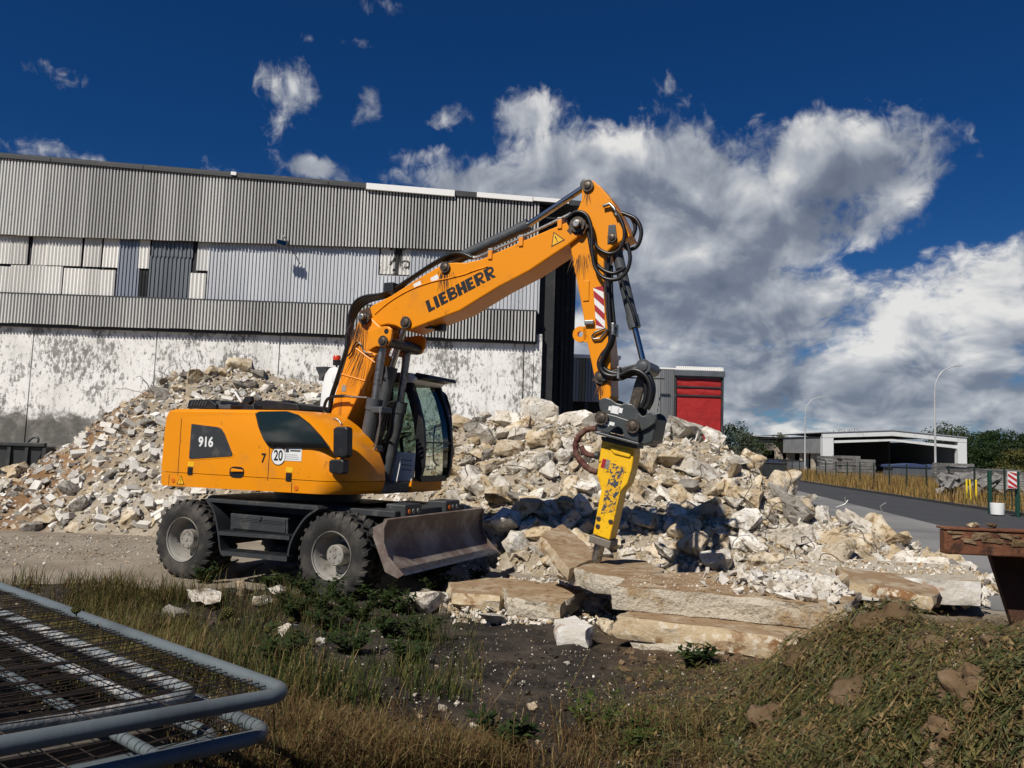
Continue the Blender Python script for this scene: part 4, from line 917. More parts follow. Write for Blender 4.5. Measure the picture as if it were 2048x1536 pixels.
def cylinder(name, a, b, c, rb_, rr, v, par=EX, gland=True):
    e = empty(name, parent=par); A, B_, C_ = (Vector(L3(p, v)) for p in (a, b, c))
    d = (B_-A).normalized()
    eb(MB().tube([A, B_-d*.16, B_-d*.16, B_], [rb_, rb_, rb_*1.13, rb_*1.13], 24), 'barrel', M_CYL, e, smooth=40, bevel=.0)
    eb(MB().tube([B_-d*.02, C_], rr, 20), 'rod', M_CHROME if name != 'lift_cylinder' else M_STEEL, e, smooth=40)
    eb(MB().lathe([(rb_*.95, -.07), (rb_*.95, .07)], C_, (0, 1, 0), 20), 'rod_eye', M_CYL, e, smooth=40, bevel=.006)
    eb(MB().lathe([(rb_, -.07), (rb_, .07)], A, (0, 1, 0), 20), 'barrel_eye', M_CYL, e, smooth=40, bevel=.006)
    return e, A, B_, C_
cylinder('stick_cylinder', z2(760, 540), z2(1222, 320), z2(1562, 92), .075, .043, 0.)
e_, A, B_, C_ = cylinder('lift_cylinder', z1(1215, 800), z1(1318, 285), z8(938, 530), .098, .055, -.33)
cylinder('lift_cylinder', (0, 0), (1, 1), (2, 2), .098, .055, .33) if False else None
e2 = empty('lift_cylinder', parent=EX)
for ch_ in list(e_.children):
    c = ch_.copy(); COL.objects.link(c); c.parent = e2
e2.location = (0, .62, 0)
eb(MB().tube(spline([L3(z1(*p), -.46) for p in ((1345, 330), (1345, 430), (1310, 600), (1270, 640), (1250, 700))]), .014, 8), 'cylinder_pipe', M_STEEL, e_, smooth=60)
for k, c in enumerate(((1280, 575), (1335, 350))):
    q = L3(z1(*c), -.44); eb(MB().box((q[0]-.10, -.47, q[2]-.04), (q[0]+.08, -.22, q[2]+.04)), 'pipe_clamp', M_CYL, e_, bevel=.01)
cylinder('adjusting_cylinder', z1(1310, 560), z8(1040, 860), z2(500, 900), .085, .05, .05)
for k in range(5):
    eb(MB().tube(spline([L3(z1(*p), -.30+.05*k) for p in ((1240+14*k, 760), (1262+14*k, 660), (1300+18*k, 560), (1330+22*k, 440+10*k), (1390+8*k, 320), (1440, 300))]), .017, 8), 'lift_hose', M_HOSE, lbm, smooth=60)
eb(MB().prism(poly(z1, [(1225, 690), (1260, 680), (1275, 750), (1235, 770)], -.45), -.46, -.36), 'valve_block', M_STEEL, lbm, bevel=.01)

# stick (dipper arm)
arm = empty('dipper_arm', parent=EX); AV = -.165
ab = [(1533, 78), (1548, 60), (1568, 53), (1600, 62), (1640, 95), (1700, 165), (1745, 240), (1790, 330), (1815, 390), (1780, 405), (1720, 440), (1680, 480), (1663, 520), (1660, 690), (1672, 850), (1690, 980), (1700, 1100), (1698, 1200), (1702, 1320), (1685, 1372), (1655, 1385), (1632, 1345), (1600, 1190), (1565, 1020), (1548, 900), (1520, 740), (1500, 640), (1478, 540), (1462, 430), (1500, 395), (1535, 340), (1515, 280), (1498, 245), (1515, 212), (1530, 170)]
eb(MB().prism(poly(z2, ab, AV), AV, -AV), 'arm_body', M_ORANGE, arm, bevel=.016)
rg = lp(z2(1527, 962), -.02); eb(MB().lathe([(.038, -.03), (.10, -.03), (.10, .03), (.038, .03)], (rg[0], -.02, rg[1]), (0, 1, 0), 24, closed=True).prism([(rg[0]+.05, rg[1]-.10), (rg[0]+.2, rg[1]-.13), (rg[0]+.2, rg[1]+.16), (rg[0]+.04, rg[1]+.09)], -.05, .01), 'lifting_lug', M_ORANGE, arm, smooth=30)
for c, r in (((1567, 92), .075), ((1710, 395), .06), ((1640, 1215), .075)): pin(lp(z2(*c), AV-.02), AV-.025, .19, r, arm)
q = lp(z2(1710, 395), AV); eb(MB().prism([(q[0]-.06, q[1]-.08), (q[0]+.07, q[1]-.05), (q[0]+.04, q[1]+.16), (q[0]-.05, q[1]+.16)], AV-.014, AV), 'pin_keeper', M_CYL, arm, bevel=.01)
hz = MB(); zz0 = [(1600, 690), (1658, 676), (1668, 925), (1616, 928)]
qs = poly(z2, zz0, AV)
def bil(s, t): 
    a = [qs[0][i]+(qs[1][i]-qs[0][i])*s for i in (0, 1)]; b = [qs[3][i]+(qs[2][i]-qs[3][i])*s for i in (0, 1)]
    return (a[0]+(b[0]-a[0])*t, AV-.003, a[1]+(b[1]-a[1])*t)
hz.add([bil(0, 0), bil(1, 0), bil(1, 1), bil(0, 1)], [(0, 1, 2, 3)], 0)
eb(hz, 'hazard_board', M_STICK, arm, normals=False)
hr = MB()
for k in range(-1, 3):
    t0 = .06+k*.34
    P_ = [(0, t0), (1, t0+.26), (1, t0+.26+.17), (0, t0+.17)]
    # clip to the board
    P_ = [(s, min(1, max(0, t_))) for s, t_ in P_]
    if len({round(t_, 3) for _, t_ in P_}) > 1: hr.add([tuple(Vector(bil(s, t_))+Vector((0, -.002, 0))) for s, t_ in P_], [(0, 1, 2, 3)])
eb(hr, 'hazard_stripes', M_RED, arm, normals=False)
q = lp(z2(1563, 707), AV); eb(MB().box((q[0]-.05, AV-.014, q[1]-.13), (q[0]+.03, AV, q[1]+.13)), 'tie_plate', M_ORANGE, arm, bevel=.012)
q = lp(z2(1580, 895), AV); eb(MB().box((q[0]-.06, AV-.05, q[1]-.03), (q[0]+.06, AV, q[1]+.03)), 'shutoff_valve', M_STEEL, arm, bevel=.012)
q = [L3(z2(*p), AV-.03) for p in ((1590, 975), (1610, 950), (1670, 925), (1682, 935), (1640, 985), (1600, 990), (1590, 975))]
eb(MB().tube(q, .014, 8), 'step_handle', M_STEEL, arm)
q = lp(z2(1690, 215), AV); eb(MB().tube([(q[0]-.06, AV-.04, q[1]+.0), (q[0]+.03, AV-.05, q[1]+.02), (q[0]+.09, AV-.05, q[1]-.05), (q[0]+.12, AV-.05, q[1]-.14)], .022, 8), 'hose_elbow', M_STEEL, arm, smooth=60)
def hoses(name, paths, v, r, par, zf=z2):
    for k, p in enumerate(paths): eb(MB().tube(spline([L3(zf(*c), v+.05*k) for c in p], 7), r, 8), name, M_HOSE, par, smooth=60)
hoses('arm_hose', [[(1440, 285), (1500, 245), (1560, 265), (1590, 350), (1592, 470), (1610, 570), (1660, 630), (1735, 640), (1790, 600), (1815, 520), (1800, 430)],
                   [(1450, 300), (1510, 262), (1568, 290), (1600, 400), (1630, 460), (1700, 490), (1760, 455), (1782, 370), (1760, 290), (1715, 225)],
                   [(1460, 312), (1520, 285), (1560, 330), (1580, 430), (1600, 520), (1650, 580), (1720, 605), (1790, 570)]], AV-.10, .024, arm)
hoses('arm_hose', [[(1790, 260), (1850, 290), (1880, 360), (1860, 440), (1810, 465), (1780, 440)], [(1760, 250), (1820, 275), (1845, 340), (1820, 400), (1790, 410)]], -.02, .026, arm)
hoses('arm_pipe', [[(1690, 500), (1685, 620), (1690, 760), (1700, 900), (1715, 940)], [(1705, 560), (1705, 700), (1715, 830), (1725, 930)]], -.12, .024, arm)
hoses('attachment_hose', [[(1710, 920), (1700, 1000), (1660, 1090), (1640, 1150), (1670, 1195), (1740, 1205), (1830, 1170), (1900, 1200), (1935, 1270), (1925, 1360), (1900, 1400)],
                          [(1725, 920), (1710, 1010), (1670, 1090), (1652, 1140), (1690, 1180), (1760, 1190), (1840, 1160), (1915, 1190), (1950, 1270), (1940, 1350), (1915, 1400)],
                          [(1700, 920), (1690, 1020), (1648, 1080), (1628, 1140), (1660, 1205), (1750, 1220), (1850, 1190), (1900, 1240), (1905, 1330), (1880, 1390)]], -.24, .03, arm)
for c in ((1755, 1190), (1722, 935)):
    q = lp(z2(*c), -.2); eb(MB().box((q[0]-.018, -.275, q[1]-.075), (q[0]+.018, -.08, q[1]+.075)), 'hose_clamp', M_STEEL, arm, bevel=.008)
cylinder('tool_cylinder', z2(1735, 470), z2(1842, 925), z2(1895, 1140), .068, .038, 0.02)
eb(MB().tube(spline([L3(z2(*p), -.10) for p in ((1760, 620), (1790, 720), (1830, 830), (1845, 890))]), .018, 8), 'cylinder_pipe', M_HOSE, arm, smooth=60)
lk_ = empty('tool_linkage', parent=EX)
for vv in (-.21, .17):
    a, b = lp(z2(1640, 1215), vv), lp(z2(1892, 1150), vv); d = Vector((b[0]-a[0], b[1]-a[1])).normalized(); nn = Vector((-d.y, d.x))*.055
    eb(MB().prism([(a[0]+nn.x, a[1]+nn.y), (b[0]+nn.x, b[1]+nn.y), (b[0]-nn.x, b[1]-nn.y), (a[0]-nn.x, a[1]-nn.y)], vv, vv+.04), 'idler_link', M_CHAR, lk_, bevel=.01)
for vv in (-.10, .06): eb(MB().prism(poly(z2, [(1870, 1165), (1905, 1180), (1890, 1290), (1860, 1400), (1800, 1400), (1838, 1250)], vv), vv, vv+.05), 'tilt_link', M_PIN, lk_, bevel=.012)
pin(lp(z2(1892, 1150), -.23), -.24, .24, .09, lk_, M_CYL)
# quick coupler and breaker
hb_ = empty('hydraulic_breaker', parent=EX); QV = -.25
cu = [(1010, 860), (1018, 825), (1045, 800), (1080, 792), (1130, 806), (1190, 850), (1245, 862), (1300, 850), (1350, 860), (1385, 890), (1420, 950), (1455, 985), (1490, 975), (1500, 940), (1540, 935), (1585, 965), (1605, 1010), (1580, 1060), (1510, 1110), (1425, 1150), (1408, 1075), (1300, 1030), (1190, 985), (1060, 960), (1022, 915)]
for vv in (QV, -QV-.05): eb(MB().prism(poly(z3, cu, QV), vv, vv+.05), 'coupler_plate', M_GREYC, hb_, bevel=.012)
eb(MB().prism(poly(z3, [(1120, 880), (1300, 880), (1400, 1000), (1380, 1030), (1150, 950)], QV+.06), QV+.06, -QV-.06), 'coupler_core', M_GREYC, hb_, bevel=.01)
ad = [(1000, 965), (1060, 950), (1180, 980), (1300, 1020), (1410, 1062), (1416, 1255), (1275, 1205), (1250, 1120), (1205, 1092), (1165, 1110), (1115, 1162), (985, 1135)]
for vv in (QV-.03, -QV-.02): eb(MB().prism(poly(z3, ad, QV-.03), vv, vv+.05), 'adapter_plate', M_GREYC, hb_, bevel=.01)
eb(MB().prism(poly(z3, [(1420, 1150), (1570, 1060), (1610, 1010), (1575, 1180), (1560, 1250), (1480, 1280), (1420, 1265)], QV+.05), QV+.05, .28), 'adapter_rear', M_GREYC, hb_, bevel=.02)
for c in ((1040, 1003), (1358, 1085)): pin(lp(z3(*c), QV-.06), QV-.065, .28, .085, hb_)
eb(MB().prism(poly(z3, [(965, 1138), (1420, 1258), (1420, 1284), (965, 1164)], QV-.07), QV-.07, .30), 'flange_plate', M_GREYC, hb_, bevel=.006)
for c, w_, h__ in (((1178, 920), .05, .09), ((1230, 925), .03, .06), ((1128, 905), .02, .05), ((1135, 1060), .045, .04), ((1085, 1075), .04, .02)):
    q = lp(z3(*c), QV-.002 if c[1] < 1000 else QV-.032); vq = (QV if c[1] < 1000 else QV-.03)
    eb(decal(MB().add([(-w_, -h__*.5, 0), (w_, -h__*.5, 0), (w_, h__*.5, 0), (-w_, h__*.5, 0)], [(0, 1, 2, 3)]), q, vq-.0025, -.18), 'sticker', M_STICK, hb_)
XV = -.16
hs = [(272, 425), (545, 490), (548, 540), (525, 680), (488, 800), (432, 860), (337, 1282), (194, 1228), (266, 852), (229, 730)]
eb(MB().prism(poly(z7, hs, XV), XV, .11), 'breaker_housing', M_BREAK, hb_, bevel=.012)
eb(MB().prism(poly(z7, [(262, 395), (575, 465), (575, 500), (545, 498), (272, 432)], XV), XV-.01, .12), 'housing_cap', M_CHAR, hb_, bevel=.01)
rc_ = [(350, 475), (522, 515), (520, 568), (505, 578), (380, 545), (350, 515)]
eb(MB().prism(poly(z7, rc_, XV), XV-.022, XV+.01), 'housing_boss', M_BREAK, hb_, bevel=.015)
eb(MB().prism(poly(z7, [(352, 622), (475, 655), (420, 860), (370, 1040), (265, 1055), (300, 860), (322, 800)], XV), XV-.003, XV+.01), 'worn_lettering_sticker', M_BREAKW, hb_)
eb(MB().prism(poly(z7, [(280, 585), (310, 592), (292, 668), (262, 660)], XV), XV-.004, XV+.01), 'red_sticker', M_RED, hb_); eb(MB().prism(poly(z7, [(312, 592), (345, 600), (328, 678), (294, 668)], XV), XV-.004, XV+.01), 'grey_sticker', M_RIM, hb_)
eb(MB().prism(poly(z7, [(172, 1232), (352, 1290), (345, 1348), (330, 1352), (160, 1295)], XV), XV-.015, .125), 'retainer_block', M_WORNST, hb_, bevel=.02)
for c in ((244, 1097), (347, 1123), (238, 1163)): eb(disc(MB(), lp(z7(*c), XV), XV+.01, XV-.012, .028, 14), 'retainer_bolt', M_PIN, hb_, bevel=.004)
eb(MB().tube([L3(z7(262, 1290), -.02), L3(z7(212, 1500), -.02)], [.066, .06], 20), 'chisel', M_STEEL, hb_, smooth=40)
# hose wrapped in red sleeve looping off the breaker
M_SLV = mat('faded_red_sleeve', (.085, .022, .017), .8, 0, (.15, .085, .055), 7, (.45, .65), bump=.5, bscale=14)
pth = spline([L3(z7(*p), .02) for p in ((225, 330), (140, 340), (75, 400), (48, 470), (62, 560), (120, 640), (190, 690), (235, 700))], 8)
eb(MB().tube(pth, [.038+.003*math.sin(i*1.1) for i in range(len(pth))], 10), 'breaker_hose', M_SLV, hb_, smooth=60)
pth = spline([L3(z7(*p), .06) for p in ((95, 480), (120, 530), (170, 555), (232, 560))], 6)
eb(MB().tube(pth, .034, 10), 'breaker_hose', M_SLV, hb_, smooth=60); eb(MB().tube([L3(z7(215, 555), .06), L3(z7(245, 560), .06)], .05, 12), 'hose_coupling', M_CHAR, hb_)

# grease and rust runs below the pins
M_GREASE = mat('grease_run', (.10, .035, .008), .6, 0, (.03, .018, .01), 12, (.45, .6))
def runs(c, v, n, w, ln_, par, ang=0., up=.25):
    b = MB()
    for i in range(n):
        x = R.gauss(0, w*.45); y_ = R.uniform(-.5, .12)*w; l = ln_*R.uniform(.35, 1.)*(1-.4*abs(x)/w); d = x/w*.35+R.uniform(-.08, .08); k_ = R.uniform(.0015, .006)
        b.add([(x, y_+.02, 0), (x+k_, y_-.02, 0), (x+d*l*.6+k_*.6, y_-l*.6, 0), (x+d*l+.0004, y_-l, 0), (x+d*l*.6-k_*.6, y_-l*.6, 0)], [(0, 4, 3, 2, 1)])
    return eb(decal(b, c, v, ang), 'grease_runs', M_GREASE, par, normals=False)
q = lp(z5(992, 690), BV); runs(q, BV-.0015, 34, .10, .42, mbm)
q = lp(z5(722, 1000), BV); runs(q, BV-.0015, 8, .06, .12, mbm)
q = lp(z8(660, 330), LV); runs(q, LV-.0015, 40, .16, .70, lbm, -.12)
q = lp(z8(700, 700), LV); runs(q, LV-.0015, 26, .22, .9, lbm, -.3)
q = lp(z2(1525, 500), AV); runs(q, AV-.0015, 34, .11, .38, arm)
q = lp(z2(1568, 130), AV); runs(q, AV-.0015, 12, .05, .2, arm)
q = lp(z2(1640, 1260), AV); runs(q, AV-.0015, 26, .06, .25, arm)
for c_, v_q, r_q in ((lp(z5(1893, 372), BV), BV-.0012, .17), (lp(z2(1640, 1215), AV), AV-.0012, .12), (lp(z5(450, 1000), BV), BV-.0012, .16)):
    b = MB(); n_ = 22; b.add([(0, 0, 0)]+[(math.cos(i*2*math.pi/n_)*r_q*R.uniform(.6, 1), math.sin(i*2*math.pi/n_)*r_q*R.uniform(.6, 1), 0) for i in range(n_)], [(0, i+1, (i+1) % n_+1) for i in range(n_)])
    eb(decal(b, c_, v_q), 'grease_stain', M_GREASE, mbm if v_q < -.2 else arm, normals=False)
# loose planks on the ground under the chassis
PL = [(455, 1150, 520, 1128, 'grey plank lying under the steps, nearer one'), (500, 1160, 590, 1148, 'flat weathered plank in front of the step brackets'), (430, 1140, 470, 1120, 'short plank leaning behind the rear wheel'), (540, 1140, 610, 1130, 'pale plank in the shade behind the front wheel')]
M_PLANK = mat('weathered_plank', (.19, .165, .13), .9, 0, (.11, .09, .07), 5, (.4, .6), bump=.4, bscale=30)
for x0_, y0_, x1_, y1_, lab in PL:
    a = at_z(x0_, y0_, .04); b = at_z(x1_, y1_, .04); a.z = gz(a.x, a.y)+.03; b.z = gz(b.x, b.y)+.03; d = (b-a); s_ = Vector((-d.y, d.x, 0)).normalized()*.06
    MB().hexa([a-s_, a+s_, b+s_, b-s_], [p+Vector((0, 0, .03)) for p in (a-s_, a+s_, b+s_, b-s_)]).build('plank', M_PLANK, label=lab, category='plank', bevel=.004)

# ------------------------------------------------------------------ rubble heap
HC = [(-160, 15.5, 990, 18), (0, 15.4, 947, 18), (60, 15.3, 928, 18.5), (120, 15.3, 898, 19), (200, 15.2, 836, 19.5), (290, 15.2, 782, 20), (340, 15.1, 757, 20.3), (420, 15., 745, 20.4), (480, 15., 740, 20.5), (540, 14.9, 745, 20.4),
      (600, 14.7, 762, 20), (660, 14.5, 772, 19.5), (760, 14.2, 808, 18.5), (880, 13.8, 848, 17.5), (960, 13., 842, 17), (1020, 12.4, 830, 16.8), (1075, 12., 828, 16.6), (1150, 11.7, 838, 16.5), (1220, 11.6, 850, 16.4), (1320, 11.5, 862, 16.2),
      (1380, 11.4, 875, 16), (1440, 11.2, 885, 15.8), (1480, 11., 920, 15.4), (1530, 10.9, 962, 15), (1580, 10.8, 990, 14.6), (1640, 10.7, 1018, 14.2), (1700, 10.7, 1045, 13.8), (1780, 10.8, 1086, 13.3), (1850, 11., 1116, 13), (1950, 11.4, 1150, 12.6), (2010, 11.9, 1170, 12.2)]
def hcol(px):
    for a, b in zip(HC[:-1], HC[1:]):
        if px <= b[0]: break
    t = max(0, min(1, (px-a[0])/(b[0]-a[0]))); return [a[i]+(b[i]-a[i])*t for i in range(4)]
def hsurf(px, t):                       # t 0 at the toe, 1 at the crest, 2 at the foot behind
    _, yb, pc, yc = hcol(px)
    b = at(px, 905, yb); b.z = 0; c_ = at(px, pc, yc); c_.z = max(c_.z, .03)
    if t <= 1:
        p = b.lerp(c_, t); p.z = c_.z*(t**.92)
    else:
        s = t-1; p = c_+(c_-b).normalized()*0; p.y += s*max(1.2, c_.z*1.3); p.x = c_.x*(p.y/c_.y); p.z = c_.z*(1-s)
    w = min(1, t*3)*(1-max(0, t-1))
    p.z += w*(.16*fb(p.x, p.y, .7, 3)+.09*fb(p.x, p.y, 2.2, 3))
    return p
M_FILL = bpy.data.materials.new('crushed_mortar_and_sand'); M_FILL.use_nodes = True
t = M_FILL.node_tree; ns = t.nodes; ln = t.links; B = ns['Principled BSDF']; B.inputs['Roughness'].default_value = .95; B.inputs['Specular IOR Level'].default_value = .15
geo = G_('ShaderNodeNewGeometry'); sp = G_('ShaderNodeSeparateXYZ'); ln.new(geo.outputs['Position'], sp.inputs[0])
dust = gmix(gmr(gn2(2.4), .4, .64), (.29, .24, .17, 1), (.40, .35, .28, 1)); dust = gmix(gmr(gn2(22, 8), .52, .66), dust, (.17, .135, .095, 1))
sand = gmix(gmr(gn2(1.8), .4, .65), (.20, .115, .056, 1), (.29, .185, .105, 1))
sx_m = gm('ADD', sp.outputs[0], gm('MULTIPLY', gm('SUBTRACT', gn2(.9), .5), 5.))
c = gmix(gmr(sx_m, -8.6, -10.2), dust, sand); ln.new(c, B.inputs['Base Color'])
bp = G_('ShaderNodeBump'); bp.inputs['Strength'].default_value = .8; bp.inputs['Distance'].default_value = .05; ln.new(gn2(11, 10), bp.inputs['Height']); ln.new(bp.outputs[0], B.inputs['Normal'])
pxs = list(range(-160, 2011, 10)); ts = [i/22 for i in range(23)]+[1+i/8 for i in range(1, 9)]
V_ = [tuple(hsurf(px, t_)) for px in pxs for t_ in ts]; k = len(ts)
MB().add(V_, [(i*k+j, (i+1)*k+j, (i+1)*k+j+1, i*k+j+1) for i in range(len(pxs)-1) for j in range(k-1)]).build('rubble_bed', M_FILL, smooth=50, kind='structure')

# broken pieces -------------------------------------------------------------
def rock_mesh(name, seed, m, dims, npts=16, rough=.05, sub=1, sm=28):
    r = random.Random(seed); bm = bmesh.new()
    for i in range(npts):
        p = Vector((r.uniform(-1, 1), r.uniform(-1, 1), r.uniform(-1, 1)))
        mx_ = max(abs(c) for c in p); p = p*((.72+.28*r.random())/mx_) if r.random() < .85 else p
        bm.verts.new((p.x*dims[0]/2, p.y*dims[1]/2, p.z*dims[2]/2))
    res = bmesh.ops.convex_hull(bm, input=bm.verts)
    for v in [v for v in bm.verts if not v.link_faces]: bm.verts.remove(v)
    bmesh.ops.dissolve_limit(bm, angle_limit=.22, verts=bm.verts, edges=bm.edges)
    bmesh.ops.bevel(bm, geom=list(bm.edges), offset=.02*min(dims), segments=1, affect='EDGES', clamp_overlap=True)
    bmesh.ops.triangulate(bm, faces=bm.faces)
    for _ in range(sub):
        bmesh.ops.subdivide_edges(bm, edges=[e for e in bm.edges if e.calc_length() > .13*max(dims)], cuts=1, use_grid_fill=True)
    bmesh.ops.triangulate(bm, faces=bm.faces)
    bm.normal_update()
    for v in bm.verts: v.co += v.normal*rough*max(dims)*noise.fractal(v.co*3.2/max(dims)+Vector((seed*3.1, 0, 0)), 1., 2., 4)
    me = bpy.data.meshes.new(name); bm.to_mesh(me); bm.free()
    me.materials.append(m)
    me.polygons.foreach_set('use_smooth', [True]*len(me.polygons)); me.set_sharp_from_angle(angle=rad(sm)); return me
def conc(name, a, b, c_, k): return mat(name, a, .95, 0, b, 3.2, (.44, .58), c_, 9, (.53, .62), bump=1., bscale=13, obj=False, rand=k, sp=.12, bdist=.035)
MC = {'pale': conc('pale_concrete', (.56, .505, .42), (.70, .665, .60), (.31, .26, .19), .20),
      'buff': conc('buff_concrete', (.47, .37, .235), (.60, .52, .40), (.25, .175, .10), .20),
      'grey': conc('grey_concrete', (.26, .235, .20), (.36, .335, .29), (.15, .125, .095), .25),
      'white': mat('white_sand_lime_brick', (.66, .63, .57), .9, 0, (.52, .46, .38), 4, (.52, .7), (.40, .34, .27), 18, (.6, .75), bump=.3, bscale=30, rand=.2, sp=.15)}
ROCK = {}
shapes = [(1, .8, .62), (1, .7, .45), (1, .85, .8), (1, .62, .36), (1, .9, .5), (1, .55, .5), (1, .75, .28), (1, .8, .7)]
for kd in ('pale', 'buff', 'grey'):
    ROCK[kd] = [rock_mesh('rubble_chunk', i*13+{'pale': 1, 'buff': 100, 'grey': 200}[kd], MC[kd], d, 13+i % 4*3, .055, 2, 17) for i, d in enumerate(shapes)]
def brick_mesh(i):
    b = MB().box((-.5, -.24, -.20), (.5, .24, .20)); me = b.mesh('brick', MC['white'], bevel=.02, seg=1)
    r = random.Random(i)
    if i:
        for v in me.vertices: v.co += Vector((r.uniform(-.05, .05), r.uniform(-.03, .03), r.uniform(-.03, .03)))
        if i % 3 == 1:
            for v in me.vertices:
                if v.co.x > .3: v.co.x -= .28+.2*r.random()
    return me
BRK = [brick_mesh(i) for i in range(5)]
def proj(p):
    d = p-CAM; w = d.dot(FWD); return 1024+FPX*d.dot(RT)/w, 768-FPX*d.dot(UP)/w, w
def zone(px, t):
    for k_, n_ in ((150, 'at the far left'), (330, 'left of the hood'), (700, 'behind the hood'), (900, 'behind the cab'), (1050, 'beside the cab'), (1190, 'left of the breaker'), (1330, 'right of the breaker'), (1460, 'below the red door'), (1680, 'on the right shoulder')):
        if px < k_: return n_
    return 'on the right-hand tail'
szw = lambda s: 'large' if s > .62 else ('medium' if s > .38 else 'small')
shw = ('blocky', 'wedge-shaped', 'cube-like', 'flat', 'broad', 'oblong', 'slab-like', 'angular')
colw = {'pale': 'pale', 'buff': 'buff', 'grey': 'grey'}
count = 0
def put_chunk(px, t_, s, kd, vi, tilt=.7, lift=.16, label=None, sc=(1, 1, 1), rot=None, grp=True):
    p = hsurf(px, t_); me = ROCK[kd][vi]
    p.z += lift*s
    o = inst('concrete_chunk', me, p, rot or (R.uniform(-tilt, tilt), R.uniform(-tilt, tilt), R.uniform(0, 6.28)), (s*sc[0], s*sc[1], s*sc[2]), category='rubble')
    if label: o['label'] = label
    else:
        lv = 'heap foot' if t_ < .33 else ('middle of the heap' if t_ < .66 else 'heap crest')
        o['label'] = f"{szw(s)} {colw[kd]} {shw[vi]} chunk, {lv} {zone(px, t_)}"; o['group'] = f"{colw[kd]} chunks, {lv} {zone(px, t_)}"
    return o
# named boulders at photo positions (px, py, width px, kind, shape, label)
def t_for(px, py):
    lo_, hi_ = 0., 1.
    for _ in range(24):
        m_ = (lo_+hi_)/2
        if proj(hsurf(px, m_))[1] > py: lo_ = m_
        else: hi_ = m_
    return (lo_+hi_)/2
heroes = [(1078, 832, 84, 'pale', 2, 'largest pale boulder on the heap crest in front of the warehouse corner'),
          (1142, 848, 92, 'pale', 4, 'broad grey-white boulder right of the crest boulder, left of the coupler'),
          (1360, 872, 100, 'pale', 0, 'pale boulder block leaning below the red door'),
          (1425, 880, 66, 'pale', 5, 'upright pale chunk at the right end of the heap crest'),
          (1402, 950, 110, 'pale', 3, 'long pale slab sloping down right of the yellow breaker'),
          (1500, 1005, 84, 'buff', 1, 'buff slab tilted on the heap above the white slab'),
          (1602, 1005, 60, 'grey', 6, 'thin grey slab standing on edge at the right of the heap'),
          (1565, 970, 74, 'buff', 2, 'rounded buff boulder behind the standing slab'),
          (1485, 1048, 92, 'pale', 4, 'white dusty block under the tilted buff slab'),
          (1575, 1085, 118, 'pale', 3, 'long pale slab lying flat near the foot of the heap'),
          (1660, 1085, 84, 'buff', 6, 'flat buff slab right of the long pale slab'),
          (1440, 1130, 84, 'pale', 0, 'white mortar lump tangled with rebar at the heap foot'),
          (1545, 1128, 50, 'buff', 2, 'round buff stone at the heap foot right of the mortar lump'),
          (1020, 905, 70, 'buff', 4, 'buff block high on the slope between cab and breaker'),
          (985, 940, 66, 'buff', 1, 'squared buff block beside the cab windscreen'),
          (1090, 930, 60, 'pale', 2, 'pale rounded lump left of the breaker housing'),
          (1050, 1005, 64, 'grey', 2, 'dark grey pointed boulder above the blade corner'),
          (1290, 930, 96, 'buff', 0, 'big buff block just right of the yellow breaker housing'),
          (1290, 1050, 70, 'buff', 4, 'buff block in the breaker shadow'),
          (1345, 1060, 66, 'pale', 5, 'pale block right of the breaker shadow'),
          (1640, 1040, 60, 'pale', 2, 'pale stone on the lower right shoulder of the heap'),
          (1720, 1095, 66, 'buff', 7, 'buff angular stone on the tail of the heap'),
          (1790, 1120, 56, 'buff', 0, 'buff block low on the tail of the heap'),
          (480, 738, 56, 'buff', 7, 'brown-edged boulder crowning the left heap'),
          (520, 752, 44, 'grey', 2, 'grey cube-like stone just right of the crowning boulder'),
          (395, 762, 52, 'buff', 0, 'buff boulder left of the crowning boulder'),
          (430, 745, 40, 'buff', 4, 'small flat buff stone below the crowning boulder'),
          (330, 765, 36, 'grey', 5, 'grey stone where the left heap crest begins to fall'),
          (75, 1062, 42, 'grey', 7, 'bluish grey stone at the foot of the left heap'),
          (160, 1058, 40, 'buff', 0, 'buff stone at the foot of the left heap beside two white bricks'),
          (225, 955, 46, 'grey', 5, 'long grey stone in the middle of the left heap')]
HP = []
for px, py, w, kd, vi, lab in heroes:
    tt = t_for(px, py); d = proj(hsurf(px, tt))[2]; s = w/FPX*d
    put_chunk(px, tt, s, kd, vi, .35, .10, lab); HP.append((px, py, w))
def free(px, py, k=.42):
    return all(abs(px-a) > b_*k or abs(py-c_) > b_*k*.7 for a, c_, b_ in HP)
nch = 0; tries = 0
while nch < 262 and tries < 12000:
    tries += 1
    right = nch < 185
    px = R.uniform(890, 1930) if right else R.uniform(-20, 700)
    tt = R.uniform(.04, 1.0)
    if right and px > 1450: tt = R.uniform(.0, 1.)
    q = proj(hsurf(px, tt))
    if not right and px < 330 and R.random() < .6: continue
    s = (R.uniform(.26, .58) if R.random() < .76 else R.uniform(.55, .82)) if right else R.uniform(.26, .58)
    wpx = s*FPX/q[2]
    if not free(px, q[1], .42): continue
    kd = R.choices(('pale', 'buff', 'grey'), (5, 5, 1) if right else (2, 3, 3))[0]
    put_chunk(px, tt, s, kd, R.randrange(8)); HP.append((px, q[1], wpx*.75)); nch += 1
nb = 0; tries = 0
